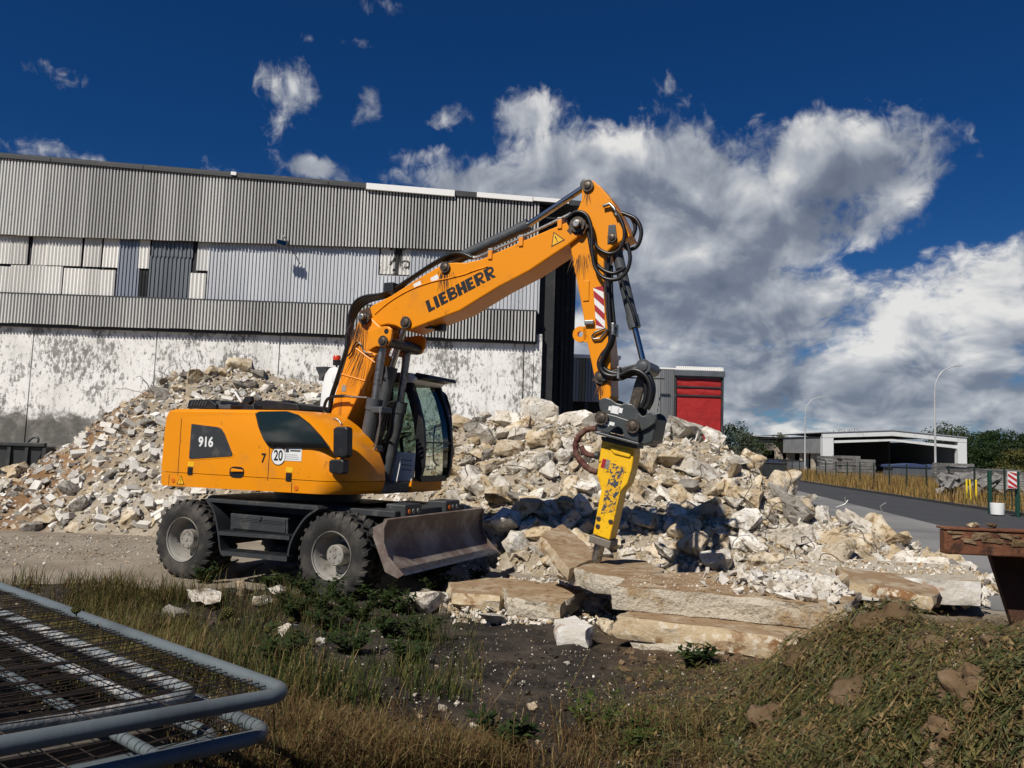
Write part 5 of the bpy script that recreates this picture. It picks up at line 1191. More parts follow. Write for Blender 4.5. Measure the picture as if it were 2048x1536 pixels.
while nb < 150 and tries < 5000:
    tries += 1; px = R.uniform(60, 640); tt = R.uniform(.03, .86)
    if px < 190 and R.random() < .6: continue
    q = proj(hsurf(px, tt))
    if not free(px, q[1], .5): continue
    p = hsurf(px, tt); p.z += .05; i = R.randrange(5)
    zn = 'low on the heap' if tt < .3 else ('halfway up the heap' if tt < .6 else 'high on the heap')
    zx = 'left of the hood' if px < 330 else ('above the hood' if q[1] < 815 else 'around the rear wheel')
    st_ = 'broken' if i % 3 == 1 else 'whole'
    inst('brick', BRK[i], p, (R.uniform(-.7, .7), R.uniform(-.6, .6), R.uniform(0, 6.28)), [R.uniform(.26, .34)]*3, category='brick', label=f'{st_} white brick {zn}, {zx}', group=f'{st_} white bricks {zn}, {zx}')
    HP.append((px, q[1], 20)); nb += 1
# small stuff between the pieces: thousands of fragments in one mesh
def fragments(name, m_list, spots, label=None):
    b = MB(); base = []
    for i in range(14):
        r = random.Random(500+i); bm = bmesh.new()
        for _ in range(9): bm.verts.new((r.uniform(-.5, .5), r.uniform(-.42, .42), r.uniform(-.32, .32)))
        bmesh.ops.convex_hull(bm, input=bm.verts)
        for v in [v for v in bm.verts if not v.link_faces]: bm.verts.remove(v)
        bm.verts.index_update(); base.append(([v.co.copy() for v in bm.verts], [tuple(v.index for v in f.verts) for f in bm.faces])); bm.free()
    bx = ([Vector(v) for v in ((-.5,-.24,-.2),(.5,-.24,-.2),(.5,.24,-.2),(-.5,.24,-.2),(-.5,-.24,.2),(.5,-.24,.2),(.5,.24,.2),(-.5,.24,.2))], [(3,2,1,0),(4,5,6,7),(0,1,5,4),(1,2,6,5),(2,3,7,6),(3,0,4,7)])
    from mathutils import Euler
    for p, s, mi, isb in spots:
        vs_, fs_ = bx if isb else base[R.randrange(14)]
        M_ = Matrix.Translation(p) @ Euler((R.uniform(-1, 1), R.uniform(-1, 1), R.uniform(0, 6.28))).to_matrix().to_4x4() @ Matrix.Diagonal((s, s*R.uniform(.8, 1.2), s*R.uniform(.7, 1.1), 1))
        b.add([M_ @ v for v in vs_], fs_, mi)
    return b.build(name, m_list, kind='stuff', normals=False, **({'label': label, 'category': 'debris'} if label else {}))
sp_l = []
for _ in range(6000):
    px = R.uniform(-100, 880); tt = R.random()**.8
    if px < 240 and R.random() < .45: continue
    p = hsurf(px, tt); s = R.uniform(.05, .16) if R.random() < .8 else R.uniform(.14, .26)
    sp_l.append((p, s, R.choices((0, 1, 2, 3), (2, 3, 4, 2.4))[0], s > .12 and R.random() < .45))
for _ in range(1500):
    px, py = R.uniform(-60, 330), R.uniform(1072, 1136); p = at_z(px, py, 0.)
    if R.random() < (py-1072)/75: continue
    sp_l.append((p+Vector((0, 0, .005)), R.uniform(.012, .06), R.choice((0, 1, 2)), False))
fragments('rubble_fragments', [MC['pale'], MC['buff'], MC['grey'], MC['white']], sp_l, 'small brick and concrete fragments covering the left heap')
sp_l = []
for _ in range(8500):
    px = R.uniform(860, 2000); tt = R.random()
    p = hsurf(px, tt); s = R.uniform(.04, .15) if R.random() < .8 else R.uniform(.14, .28)
    sp_l.append((p, s, R.choices((0, 1, 2), (5, 4, 1))[0], False))
for _ in range(2600):                    # litter round the slabs and the breaker
    px, py = R.uniform(880, 1980), R.uniform(1090, 1230)
    p = at_z(px, py, 0.); 
    if p.y < 8.0 or p.y > 13: continue
    p.z = gz(p.x, p.y)+.12*max(0, 1-abs(p.y-10.2)/1.6); sp_l.append((p, R.uniform(.03, .16), R.choices((0, 1, 2), (5, 4, 1))[0], False))
fragments('rubble_fragments', [MC['pale'], MC['buff'], MC['grey']], sp_l, 'small concrete fragments covering the right heap')

# ------------------------------------------------------------------ broken concrete slabs
M_SLAB = mat('weathered_slab_concrete', (.52, .46, .36), .93, 0, (.36, .26, .15), 2.2, (.54, .66), (.30, .25, .18), 16, (.56, .64), bump=1., bscale=24, sp=.12, bdist=.04)
M_SLABT = mat('rusty_stained_slab', (.46, .36, .23), .93, 0, (.22, .115, .05), 2.6, (.50, .62), (.56, .49, .38), 14, (.52, .62), bump=.6, bscale=22, sp=.12, bdist=.03)
M_SLABW = mat('whitish_slab_concrete', (.60, .56, .49), .93, 0, (.34, .20, .11), 2.4, (.56, .66), (.70, .68, .64), 6, (.5, .66), bump=.6, bscale=20, sp=.12, bdist=.03)
M_STOP = mat('brown_dusty_slab_top', (.30, .205, .12), .95, 0, (.42, .335, .23), 3, (.45, .65), (.20, .125, .065), 9, (.52, .66), bump=.7, bscale=26, sp=.1, bdist=.03)
def slab(pix, zt, th, m, label, tilt=(0, 0), name='concrete_slab', rough=.034, mt=None):
    P = [at_z(px, py, zt) for px, py in pix]; c_ = sum(P, Vector())/len(P)
    Q = []                               # subdivide the outline so that edges can be chipped
    for i in range(len(P)):
        a, b = P[i], P[(i+1) % len(P)]; n_ = max(2, int((b-a).length/.10))
        for j in range(n_): Q.append(a.lerp(b, j/n_))
    bm = bmesh.new(); rows = []
    nl = max(3, int(th/.05)+1)
    for l in range(nl):
        w = l/(nl-1); row = []
        for q in Q:
            d = q-c_; d.z = 0
            jj = rough*1.6*noise.fractal(Vector((q.x*6, q.y*6, zt+w*th*14)), 1., 2., 4)
            if l in (0, nl-1): jj -= .018
            p = Vector((q.x, q.y, 0))-c_+d.normalized()*jj; p.z = -w*th+(R.uniform(-.006, .006) if l in (0, nl-1) else 0)
            row.append(bm.verts.new(p))
        rows.append(row)
    n_ = len(Q)
    for l in range(nl-1):
        for i in range(n_): bm.faces.new((rows[l][i], rows[l][(i+1) % n_], rows[l+1][(i+1) % n_], rows[l+1][i]))
    bm.faces.new(rows[0]).material_index = 1; bm.faces.new(rows[-1][::-1])
    bmesh.ops.recalc_face_normals(bm, faces=bm.faces)
    me = bpy.data.meshes.new(name); bm.to_mesh(me); bm.free(); me.materials.append(m); me.materials.append(mt or M_STOP)
    me.polygons.foreach_set('use_smooth', [True]*len(me.polygons)); me.set_sharp_from_angle(angle=rad(38))
    o = inst(name, me, Vector((c_.x, c_.y, zt)), (tilt[0], tilt[1], 0), (1, 1, 1), label=label, category='slab'); return o
slab([(1222, 1172), (1450, 1190), (1690, 1216), (1720, 1185), (1640, 1160), (1420, 1142), (1262, 1150)], .62, .225, M_SLAB, 'long thick slab on top of the stack in front of the breaker')
slab([(1228, 1232), (1480, 1262), (1640, 1290), (1690, 1240), (1560, 1212), (1300, 1196)], .39, .20, M_SLABT, 'rust-stained middle slab of the stack in front of the breaker')
slab([(1264, 1272), (1350, 1286), (1450, 1305), (1480, 1265), (1330, 1245)], .215, .17, M_SLAB, 'lowest slab of the stack, half buried in the dark soil')
slab([(1098, 1118), (1147, 1107), (1290, 1117), (1335, 1140), (1250, 1160), (1190, 1153)], .58, .20, M_SLAB, 'slab under the breaker chisel with a brown dusty top', (-.02, .02))
slab([(1440, 1152), (1690, 1150), (1962, 1164), (1935, 1130), (1600, 1112)], .47, .30, M_SLABW, 'long whitish slab at the right behind the leaning beam', mt=M_SLAB)
slab([(1672, 1143), (1780, 1148), (1884, 1176), (1868, 1188), (1700, 1163)], .66, .13, M_SLABT, 'brown-topped narrow beam leaning on the whitish slab', (.05, .05), name='concrete_beam')
slab([(893, 1164), (1000, 1154), (1078, 1164), (1000, 1192), (905, 1186)], .20, .18, M_SLABT, 'low buff slab lying in front of the dozer blade')
slab([(1005, 1172), (1110, 1164), (1168, 1182), (1120, 1208), (1015, 1196)], .25, .20, M_SLAB, 'short buff slab right of the low slab by the blade')
slab([(1108, 1240), (1150, 1234), (1186, 1252), (1172, 1262), (1112, 1254)], .27, .19, M_SLABW, 'small squared concrete block half sunk in dark soil', (.06, -.04), name='concrete_block', mt=M_SLABW)
slab([(1075, 1080), (1122, 1066), (1205, 1098), (1142, 1116)], .72, .14, M_SLABT, 'tilted tan slab just behind the chiselled slab', (.10, .10))
def inpx(px, py, P):
    c_ = False
    for i in range(len(P)):
        (xa, ya), (xb, yb) = P[i-1], P[i]
        if (ya > py) != (yb > py) and px < (xb-xa)*(py-ya)/(yb-ya)+xa: c_ = not c_
    return c_
SLA = [(1232, 1171), (1450, 1186), (1680, 1211), (1706, 1185), (1636, 1163), (1420, 1146), (1270, 1153)]
SLE = [(1450, 1149), (1690, 1147), (1945, 1159), (1925, 1134), (1605, 1117)]
sp_l = []
for _ in range(900):
    px, py = R.uniform(1250, 1690), R.uniform(1143, 1200); p = at_z(px, py, .62)
    if not inpx(px, py, SLA): continue
    sp_l.append((p+Vector((0, 0, .004)), R.uniform(.008, .035), R.choice((0, 1, 1)), False))
for _ in range(520):
    px = R.gauss(1590, 60); py = 1172+(px-1590)*.10+R.gauss(0, 14); p = at_z(px, py, .62)
    if not inpx(px, py, SLA): continue
    sp_l.append((p+Vector((0, 0, .01+.05*R.random())), R.uniform(.03, .19), R.choice((0, 0, 2)), False))
for _ in range(500):
    px, py = R.uniform(1460, 1950), R.uniform(1118, 1150); p = at_z(px, py, .47)
    if not inpx(px, py, SLE): continue
    sp_l.append((p+Vector((0, 0, .01)), R.uniform(.02, .09), R.choice((0, 1)), False))
for _ in range(900):
    px, py = R.uniform(900, 1240), R.uniform(1175, 1250); p = ghit(px, py); sp_l.append((p+Vector((0, 0, .01)), R.uniform(.02, .12), R.choice((0, 0, 1)), False))
fragments('slab_debris', [MC['pale'], M_SLABT, mat('white_lime_mortar', (.56, .53, .48), .95, 0, (.42, .37, .30), 8, (.5, .65), bump=.6, bscale=30)], sp_l, 'white mortar crumbs lying on and around the slabs')
# bent reinforcing bars sticking out of the heap
M_REBAR = mat('rusty_rebar', (.055, .035, .025), .7, .4, (.13, .075, .045), 30, (.45, .65))
for i in range(46):
    px = R.choice((R.uniform(960, 1200), R.uniform(1290, 1560), R.uniform(1450, 1900), R.uniform(1480, 1700), R.uniform(280, 420))); tt = R.uniform(.1, .95) if px > 900 else R.uniform(.85, 1)
    p = hsurf(px, tt); pts = [p]; d = Vector((R.uniform(-1, 1), R.uniform(-1, .2), R.uniform(.1, .9))).normalized()
    for _ in range(R.randrange(4, 8)):
        pts.append(pts[-1]+d*R.uniform(.08, .19)); d = (d+Vector((R.uniform(-.7, .7), R.uniform(-.6, .6), R.uniform(-.7, .4)))).normalized()
    MB().tube(spline(pts, 3), .0065, 5).build('reinforcing_bar', M_REBAR, label=f'rusty bent reinforcing bar in the heap {zone(px, tt)}', category='rebar', group=f'bent bars in the heap {zone(px, tt)}', smooth=60)
M_WIRE = mat('bright_bent_bar', (.35, .35, .35), .5, .5)
for nm_, pts in (('pale bent bar standing up against the road, hooked to the right', ((1766, 1048), (1763, 1020), (1760, 1013), (1772, 1005))), ('pale wavy bar with two ends in front of the road', ((1672, 1015), (1690, 1008), (1696, 1000), (1690, 994), (1692, 1012)))):
    MB().tube([at(px, py, 13.6) for px, py in pts], .009, 5).build('bent_bar', M_WIRE, label=nm_, category='rebar', smooth=60)

# ------------------------------------------------------------------ foreground stones
def gput(px, py, w, kd, vi, lab, sink=.15, rot=None, sc=(1, 1, 1)):
    p = ghit(px, py); d = (p-CAM).dot(FWD); s = w/FPX*d; p.z += s*.18
    inst('stone', ROCK[kd][vi], p, rot or (R.uniform(-.3, .3), R.uniform(-.3, .3), R.uniform(0, 6.3)), (s*sc[0], s*sc[1], s*sc[2]), label=lab, category='stone')
for a in ((482, 1188, 40, 'buff', 5, 'upright buff lump of rubble in front of the steps', 0, (0, 1.35, .4)),
          (340, 1238, 66, 'grey', 1, 'grey wedge of concrete in the grass by the fence panels'),
          (415, 1208, 78, 'pale', 6, 'flat pale slab fragment lying in the grass below the rear wheel'),
          (525, 1206, 44, 'pale', 4, 'flat pale stone right of the upright buff lump'),
          (555, 1190, 36, 'pale', 7, 'knobbly pale stone below the steps'),
          (858, 1222, 84, 'pale', 0, 'cream coloured rough lump on the dark soil below the blade'),
          (988, 1250, 72, 'pale', 6, 'thin white plank-like fragment lying on the dark soil'),
          (1032, 1222, 62, 'pale', 7, 'white crumbly lump in front of the short buff slab'),
          (1080, 1215, 44, 'grey', 2, 'brown-grey cube-like stone beside the white crumbly lump'),
          (960, 1200, 36, 'grey', 5, 'dark grey stone against the low buff slab'),
          (1140, 1225, 58, 'buff', 4, 'buff flat stone wedged under the chiselled slab'),
          (1190, 1228, 60, 'pale', 0, 'pale crumbled mortar lump left of the slab stack'),
          (1215, 1262, 46, 'buff', 7, 'reddish buff lump at the left foot of the slab stack'),
          (1460, 1165, 56, 'pale', 0, 'white mortar lump lying on the top slab'), (1520, 1185, 46, 'pale', 7, 'white jagged mortar lump near the right end of the top slab'),
          (640, 1290, 26, 'pale', 2, 'small white stone among the green weeds'), (575, 1268, 40, 'pale', 7, 'whitish crumbled lump left of the weeds'), (885, 1420, 20, 'pale', 2, 'small white pebble on bare soil at centre bottom'),
          (1065, 1418, 22, 'buff', 2, 'small orange-brown brick bit on the bare soil'),
          (1135, 1330, 18, 'pale', 5, 'small white stone below the slab stack')):
    gput(*a[:6], *( [a[6], a[7]] if len(a) > 6 else []))
# clods of clay on the right-hand bank
M_CLOD = mat('brown_clay_clod', (.135, .088, .048), .97, 0, (.20, .14, .085), 4, (.45, .65), (.07, .045, .026), 14, (.55, .68), bump=1., bscale=18, sp=.1, rand=.2, bdist=.03)
def clod_mesh(i):
    bm = bmesh.new(); bmesh.ops.create_icosphere(bm, subdivisions=4, radius=.5)
    for v in bm.verts:
        n_ = v.co.normalized(); v.co = n_*(.5+.20*noise.fractal(n_*1.6+Vector((i*7.3, 0, 0)), 1., 2., 3)+.05*noise.fractal(n_*7+Vector((0, i*3.3, 0)), 1., 2., 4))
    me = bpy.data.meshes.new('clay_clod'); bm.to_mesh(me); bm.free(); me.materials.append(M_CLOD); me.polygons.foreach_set('use_smooth', [True]*len(me.polygons)); return me
CLOD = [clod_mesh(i) for i in range(5)]
clods = [(1510, 1305, 80, 'tall tan clod standing at the left end of the bank'), (1745, 1255, 90, 'broad clod on top of the bank below the rusty skip'), (1790, 1235, 100, 'tan clod on the crest of the bank left of the skip leg'), (1715, 1400, 120, 'large cracked clod in the middle of the bank'),
         (1545, 1440, 100, 'flat clod near the bottom of the bank'), (1640, 1470, 70, 'small round clod at the bottom of the bank'), (1950, 1380, 150, 'wide brown clod at the right of the bank'), (1900, 1460, 110, 'wide low clod at the bottom right of the bank'), (1600, 1330, 70, 'clod in the vines below the slab stack'), (1860, 1300, 80, 'half buried clod under the vines right of centre'), (2010, 1290, 90, 'clod at the right edge of the photo'), (1440, 1490, 70, 'low clod at the bottom left of the bank'), (1470, 1395, 60, 'small clod left of the large cracked clod')]
for i, (px, py, w, lab) in enumerate(clods):
    p = ghit(px, py); d = (p-CAM).dot(FWD); s = w/FPX*d*.88; p.z -= s*.12
    inst('clay_clod', CLOD[i % 5], p, (R.uniform(-.3, .3), R.uniform(-.3, .3), R.uniform(0, 6.3)), (s, s, s*.85), label=lab, category='clod')
# pebbles and crumbs on the soil
sp_l = []
while len(sp_l) < 4200:
    px, py = R.uniform(-40, 2090), 1536-(R.random()**.7)*400
    if py < 1140: continue
    p = ghit(px, py)
    if p.y > 9.6: continue
    big = R.random()
    s = R.uniform(.006, .02) if big < .9 else R.uniform(.02, .05)
    mi = R.choices((0, 1, 2), (6, 3, 2))[0] if 700 < px < 1500 else R.choices((0, 1, 2), (1, 2, 3))[0]
    sp_l.append((p+Vector((0, 0, s*.15)), s, mi, False))
M_SOILC = mat('dark_soil_crumb', (.035, .028, .022), .97, 0, (.07, .056, .042), 9, (.45, .65), bump=.8, bscale=30, sp=.1)
k = 0
while k < 3600:
    right = k < 2000
    px, py = (R.uniform(1230, 2090), R.uniform(1215, 1560)) if right else (R.uniform(380, 1500), R.uniform(1180, 1500)); p = ghit(px, py)
    if p.y > 9.3 or (right and p.x < .9): continue
    s = R.uniform(.015, .06) if R.random() < .85 else R.uniform(.06, .13)
    sp_l.append((p, s*(1 if right else .7), 2 if right else 3, False)); k += 1
fragments('soil_pebbles', [MC['pale'], MC['buff'], M_CLOD, M_SOILC], sp_l, 'white and brown crumbs scattered over the dark soil')

# ------------------------------------------------------------------ grass and weeds
def leafmat(name, a, b, c_=None, tr=.25):
    M = mat(name, a, .7, 0, b, 5, (.4, .62), c_, 37, (.5, .62), sp=.2)
    bs = M.node_tree.nodes['Principled BSDF']; t_ = M.node_tree; o = t_.nodes['Material Output']
    tl = t_.nodes.new('ShaderNodeBsdfTranslucent'); mxs = t_.nodes.new('ShaderNodeMixShader'); mxs.inputs[0].default_value = tr
    src_ = bs.inputs['Base Color'].links[0].from_socket; t_.links.new(src_, tl.inputs[0])
    t_.links.new(bs.outputs[0], mxs.inputs[1]); t_.links.new(tl.outputs[0], mxs.inputs[2]); t_.links.new(mxs.outputs[0], o.inputs[0]); return M
M_GRN = leafmat('green_grass', (.050, .072, .014), (.095, .105, .022), (.030, .045, .010))
M_OLV = leafmat('olive_grass', (.105, .098, .028), (.160, .135, .045), (.06, .06, .018))
M_STRAW = leafmat('straw_grass', (.22, .15, .06), (.14, .085, .03), (.31, .23, .11))
M_BRN = leafmat('brown_dead_grass', (.085, .046, .017), (.145, .083, .032), (.06, .033, .014))
M_WEED = leafmat('weed_leaf_green', (.022, .040, .010), (.045, .068, .018), (.014, .026, .007), .3)
M_VINE = leafmat('grey_green_stalk', (.080, .092, .036), (.125, .125, .055), (.045, .055, .02))
def blade(b, p, h, w, lean, az, mi, bend=1.):
    d = Vector((math.cos(az), math.sin(az), 0)); s = Vector((-d.y, d.x, 0))*w*.5
    P = [p, p+d*lean*h*.25+Vector((0, 0, h*.42)), p+d*lean*h*.62*bend+Vector((0, 0, h*.78)), p+d*lean*h*1.15*bend+Vector((0, 0, h*(1-.25*lean*bend)))]
    b.add([P[0]-s, P[0]+s, P[1]-s*.85, P[1]+s*.85, P[2]-s*.55, P[2]+s*.55, P[3]], [(0, 1, 3, 2), (2, 3, 5, 4), (4, 5, 6)], mi)
def grass(name, label, n, region, hr, wr, mats, wts, dens=None, leanr=(.1, .9)):
    b = MB(); k = 0; tr = 0
    while k < n and tr < n*30:
        tr += 1; px, py = region()
        p = ghit(px, py)
        if p.y > 9.3 or p.z > 1.25: continue
        if dens and R.random() > dens(px, py, p): continue
        for _ in range(R.randrange(2, 6)):
            q = p+Vector((R.gauss(0, .03), R.gauss(0, .03), -.01)); q.z = gzf(q.x, q.y)-.01
            blade(b, q, R.uniform(*hr)*(1+.5*fb(q.x, q.y, 1.5, 2)), R.uniform(*wr), R.uniform(*leanr), R.uniform(0, 6.28), R.choices(range(len(mats)), wts)[0]); k += 1
    return b.build(name, mats, normals=False, kind='stuff', label=label, category='grass')
def cl(px, py, p, s=1.2, th=0.): return 1. if fb(p.x+5, p.y, s, 3) > th else .12
grass('grass', 'long olive and straw grass beside the fence panels', 12000, lambda: (R.uniform(-30, 640), R.uniform(1125, 1420)), (.08, .30), (.004, .008), [M_GRN, M_OLV, M_STRAW, M_BRN], (3, 5, 2.2, 2), lambda px, py, p: (1. if px < 400 else .16)*cl(px, py, p, 1.7, .0))
grass('dry_grass', 'dry brown grass along the bottom of the photo', 8000, lambda: (R.uniform(330, 1420), R.uniform(1390, 1560)), (.06, .17), (.003, .006), [M_BRN, M_STRAW, M_OLV], (5, 2.6, 2.0), lambda px, py, p: (sstep(1410, 1520, py))*(1 if px < 1050 else .35)*cl(px, py, p, 2., -.2), (.2, 1.3))
grass('grass', 'patchy short green grass on the dark soil below the excavator', 3800, lambda: (R.uniform(430, 960), R.uniform(1170, 1420)), (.06, .2), (.004, .008), [M_GRN, M_WEED, M_OLV, M_STRAW], (4, 3, 3, 1), lambda px, py, p: .9*cl(px, py, p, 1.6, .03))
# thin stalks and vines lying over the bank on the right
b = MB(); k = 0
while k < 3300:
    px, py = R.uniform(1180, 2090), R.uniform(1210, 1560)
    if px < 1400 and py < 1380-(px-1180)*.4: continue
    p = ghit(px, py)
    if p.y > 6.6 or p.x < .5: continue
    if fb(p.x, p.y, 1.5, 3) < .0 and R.random() < .62: continue
    az = R.uniform(0, 6.28); L_ = R.uniform(.08, .36); n_ = 5; pts = []
    q = p.copy(); up_ = R.uniform(.005, .05)
    for j in range(n_):
        q = Vector((p.x+math.cos(az)*L_*j/(n_-1), p.y+math.sin(az)*L_*j/(n_-1), 0)); q.z = gzf(q.x, q.y)+up_+.05*math.sin(j/(n_-1)*math.pi)*R.uniform(.2, 1); pts.append(q); az += R.gauss(0, .35)
    w = R.uniform(.0014, .0036); s = Vector((-math.sin(az), math.cos(az), .3)).normalized()*w
    vs_ = []
    for j, q in enumerate(pts): e = 1-.6*j/(n_-1); vs_ += [q-s*e, q+s*e]
    mi = R.choices((0, 1, 2, 3), (4, 3, 3, .6))[0]
    b.add(vs_, [(2*j, 2*j+1, 2*j+3, 2*j+2) for j in range(n_-1)], mi)
    if R.random() < .75:
        for _ in range(R.randrange(2, 6)):
            c_ = R.choice(pts[1:]); a2 = R.uniform(0, 6.28); l = R.uniform(.015, .05); dd = Vector((math.cos(a2), math.sin(a2), R.uniform(.0, .9))).normalized(); s2 = dd.cross(Vector((0, 0, 1))).normalized()*l*.16
            b.add([c_, c_+dd*l*.5+s2, c_+dd*l, c_+dd*l*.5-s2], [(0, 1, 2, 3)], mi)
    k += 1
b.build('bank_vines', [M_VINE, M_OLV, M_STRAW, M_GRN], normals=False, kind='stuff', label='grey-green stalks lying over the clay bank', category='weeds')
def weed(px, py, h, lab, leaves=60, m=M_WEED, name='weed_plant', spread=.5, up=1., lsz=.045, stems=4, p=None):
    p = p or ghit(px, py); e = empty(name, p, label=lab, category='plant', group=None) if False else empty(name, p, label=lab, category='plant')
    st_, lf = MB(), MB()
    for i in range(stems):
        az = R.uniform(0, 6.28); l = h*R.uniform(.6, 1.); d = Vector((math.cos(az)*spread, math.sin(az)*spread, up)).normalized()
        pts = [Vector((0, 0, -.03))]
        for j in range(5): pts.append(pts[-1]+d*l/5); d = (d+Vector((R.uniform(-.2, .2), R.uniform(-.2, .2), R.uniform(-.08, .1)))).normalized()
        st_.tube(pts, [.006, .005, .0045, .004, .003, .0015], 5)
        for j in range(leaves//stems):
            t_ = R.uniform(.12, 1.); k_ = min(4, int(t_*5)); c_ = pts[k_].lerp(pts[k_+1], t_*5-k_)
            a2 = R.uniform(0, 6.28); dd = Vector((math.cos(a2), math.sin(a2), R.uniform(-.2, .7))).normalized(); s_ = dd.cross(Vector((0, 0, 1))).normalized(); ll_ = lsz*R.uniform(.6, 1.4); nn = dd.cross(s_)
            b0 = c_+dd*.012
            lf.add([b0, b0+dd*ll_*.45+s_*ll_*.26+nn*ll_*.06, b0+dd*ll_, b0+dd*ll_*.45-s_*ll_*.26+nn*ll_*.06, b0+dd*ll_*.5-nn*ll_*.05], [(0, 1, 4), (1, 2, 4), (2, 3, 4), (3, 0, 4)])
    st_.build('stem', M_GRN, e, smooth=60); o = lf.build('leaves', m, e, normals=False); o['kind'] = 'stuff'; return e
ws_ = [(640, 1215, .40, 'tall dark green weed in front of the front wheel'), (610, 1190, .34, 'dark weed just left of the front wheel rim'), (690, 1205, .30, 'dark weed under the front tyre tread'), (760, 1215, .38, 'dark leafy weed below the near corner of the blade'), (800, 1225, .30, 'weed at the right end of the dark weed clump'), (720, 1240, .34, 'weed in the middle of the dark clump below the front wheel'), (660, 1260, .32, 'weed in front of the dark clump'), (780, 1275, .28, 'low weed on the soil below the blade'), (840, 1280, .25, 'small weed beside the cream coloured lump'), (590, 1235, .28, 'weed at the left end of the dark clump'), (560, 1330, .25, 'small weed right of the fence corner'), (700, 1310, .28, 'weed on the soil left of centre'), (820, 1330, .22, 'small low weed on the bare soil edge'), (545, 1180, .28, 'weed behind the stones below the steps'), (410, 1165, .3, 'weed behind the grass at the rear wheel'), (955, 1160, .2, 'small weed in the blade shadow'), (870, 1185, .25, 'weed in the shade behind the cream lump'),
       (1010, 1500, .2, 'small green weed in the dry grass at bottom centre'), (1390, 1330, .2, 'weed at the left foot of the bank')]
for px, py, h, lab in ws_: weed(px, py, h*1.25, lab, 330, spread=.8, lsz=.062, stems=11)
weed(1195, 1465, .30, 'bright leafy weed growing alone on the bare soil at centre bottom', 190, leafmat('fresh_weed_leaf', (.055, .085, .018), (.10, .125, .03), (.03, .05, .012), .35), spread=.75, lsz=.042, stems=8)
weed(1290, 1480, .24, 'leafy weed right of the bright weed', 110, M_GRN, spread=.6, lsz=.04, stems=6); weed(1250, 1510, .22, 'low weed below the bright weed', 110, M_GRN, spread=.6, lsz=.04, stems=6)
# tall dry stalks with seed heads
for i, (px, py, top, lab) in enumerate(((960, 1500, (965, 1285), 'tall straw stalk with a long seed head at centre bottom'), (1085, 1490, (1180, 1300), 'thin dry stalk leaning right over the bare soil'), (895, 1530, (1045, 1110+215), 'dry stalk curving right at centre bottom'), (630, 1536, (650, 1290), 'tan stalk standing right of the fence corner'), (560, 1560, (690, 1360), 'thin stalk crossing in front of the fence corner'), (760, 1500, (745, 1390), 'short reddish stalk in the dry grass'), (1030, 1530, (1040, 1330+60), 'thin upright stalk right of the seed head stalk'), (840, 1560, (775, 1400), 'pale stalk leaning left at the bottom'))):
    a = ghit(px, min(py, 1600)); d = (a-CAM).dot(FWD); t3 = at(top[0], top[1], a.y); bm_ = a.lerp(t3, .5)+Vector((R.uniform(-.03, .03), 0, .02))
    e = empty('dry_stalk', a, label=lab, category='stalk'); pp = [p-a for p in spline([a, bm_, t3], 6)]
    MB().tube(pp, .0016, 4).build('stem', M_STRAW, e)
    if i % 2 == 0:
        sd = MB()
        for j in range(26):
            t_ = j/26; c_ = pp[-1].lerp(pp[-4], t_); az = R.uniform(0, 6.3); dd = Vector((math.cos(az)*.4, math.sin(az)*.4, 1)).normalized(); s2 = Vector((-math.sin(az), math.cos(az), 0))*.003
            sd.add([c_, c_+dd*.008+s2, c_+dd*.018, c_+dd*.008-s2], [(0, 1, 2, 3)])
        sd.build('seed_head', M_STRAW, e, normals=False)

# ------------------------------------------------------------------ stack of mobile fence panels
M_GALV = mat('painted_grey_tube', (.125, .148, .155), .5, .1, (.085, .10, .105), 3, (.45, .7), (.13, .065, .035), 17, (.66, .72), bump=.08, bscale=40)
M_GALVW = mat('mortar_splashed_tube', (.17, .19, .20), .6, .1, (.42, .40, .365), 13, (.52, .60), (.36, .34, .31), 30, (.5, .65), bump=.4, bscale=40)
M_MESH = mat('rusty_fence_wire', (.030, .022, .018), .6, .4, (.07, .045, .03), 30, (.5, .7))
PC = at_z(585, 1386, 1.19); E1 = Vector((-.786, .617, .0)).normalized(); E2 = Vector((-.617, -.786, .075)).normalized()
def corner_path(o, L1_, L2_, r=.085):
    p = [o+E1*L1_, o+E1*r]
    for i in range(1, 7):
        a = i/7*math.pi/2; p.append(o+E1*r*(1-math.sin(a))+E2*r*(1-math.cos(a)))
    return p+[o+E2*r, o+E2*L2_]
NRM = E1.cross(E2).normalized(); NRM = NRM if NRM.z > 0 else -NRM
def panel(o, lab, tm, wires, r1=.0215, inner=(), far=False, L1_=3.4, L2_=1.3):
    e = empty('fence_panel', o, label=lab, category='fence panel', group=None) if False else empty('fence_panel', o, label=lab, category='fence panel')
    def bl_(mb, n_, m_, **k): q = mb.build(n_, m_, e, **k); q.matrix_parent_inverse = Matrix.Translation(-o); return q
    bl_(MB().tube(corner_path(o, L1_, L2_), r1, 14), 'frame_tube', tm, smooth=60)
    for s in inner: bl_(MB().tube([o+E2*s+E1*.02, o+E2*s+E1*L1_], .016, 12), 'inner_tube', M_GALV if far else M_GALVW, smooth=60)
    w = MB(); n_ = wires
    for i in range(n_):
        s = .07+i*(L1_-.1)/n_; z_ = NRM*(.012*math.sin(i*.9)+.004)
        pts = [o+E1*s+z_*.3, o+E1*(s+.006*math.sin(i*2.1))+E2*.5-NRM*(.02+.012*math.sin(i*1.3)), o+E1*(s+.02*math.sin(i*.7))+E2*L2_+z_]
        w.tube(spline(pts, 3), .0020, 4)
    for i in range(6): w.tube([o+E2*(.12+i*.2)+E1*.02-NRM*.01, o+E2*(.12+i*.2)+E1*1.6-NRM*.03, o+E2*(.12+i*.2)+E1*L1_-NRM*.01], .0022, 4)
    q = bl_(w, 'wire_mesh', M_MESH); q['kind'] = 'stuff'
    return e
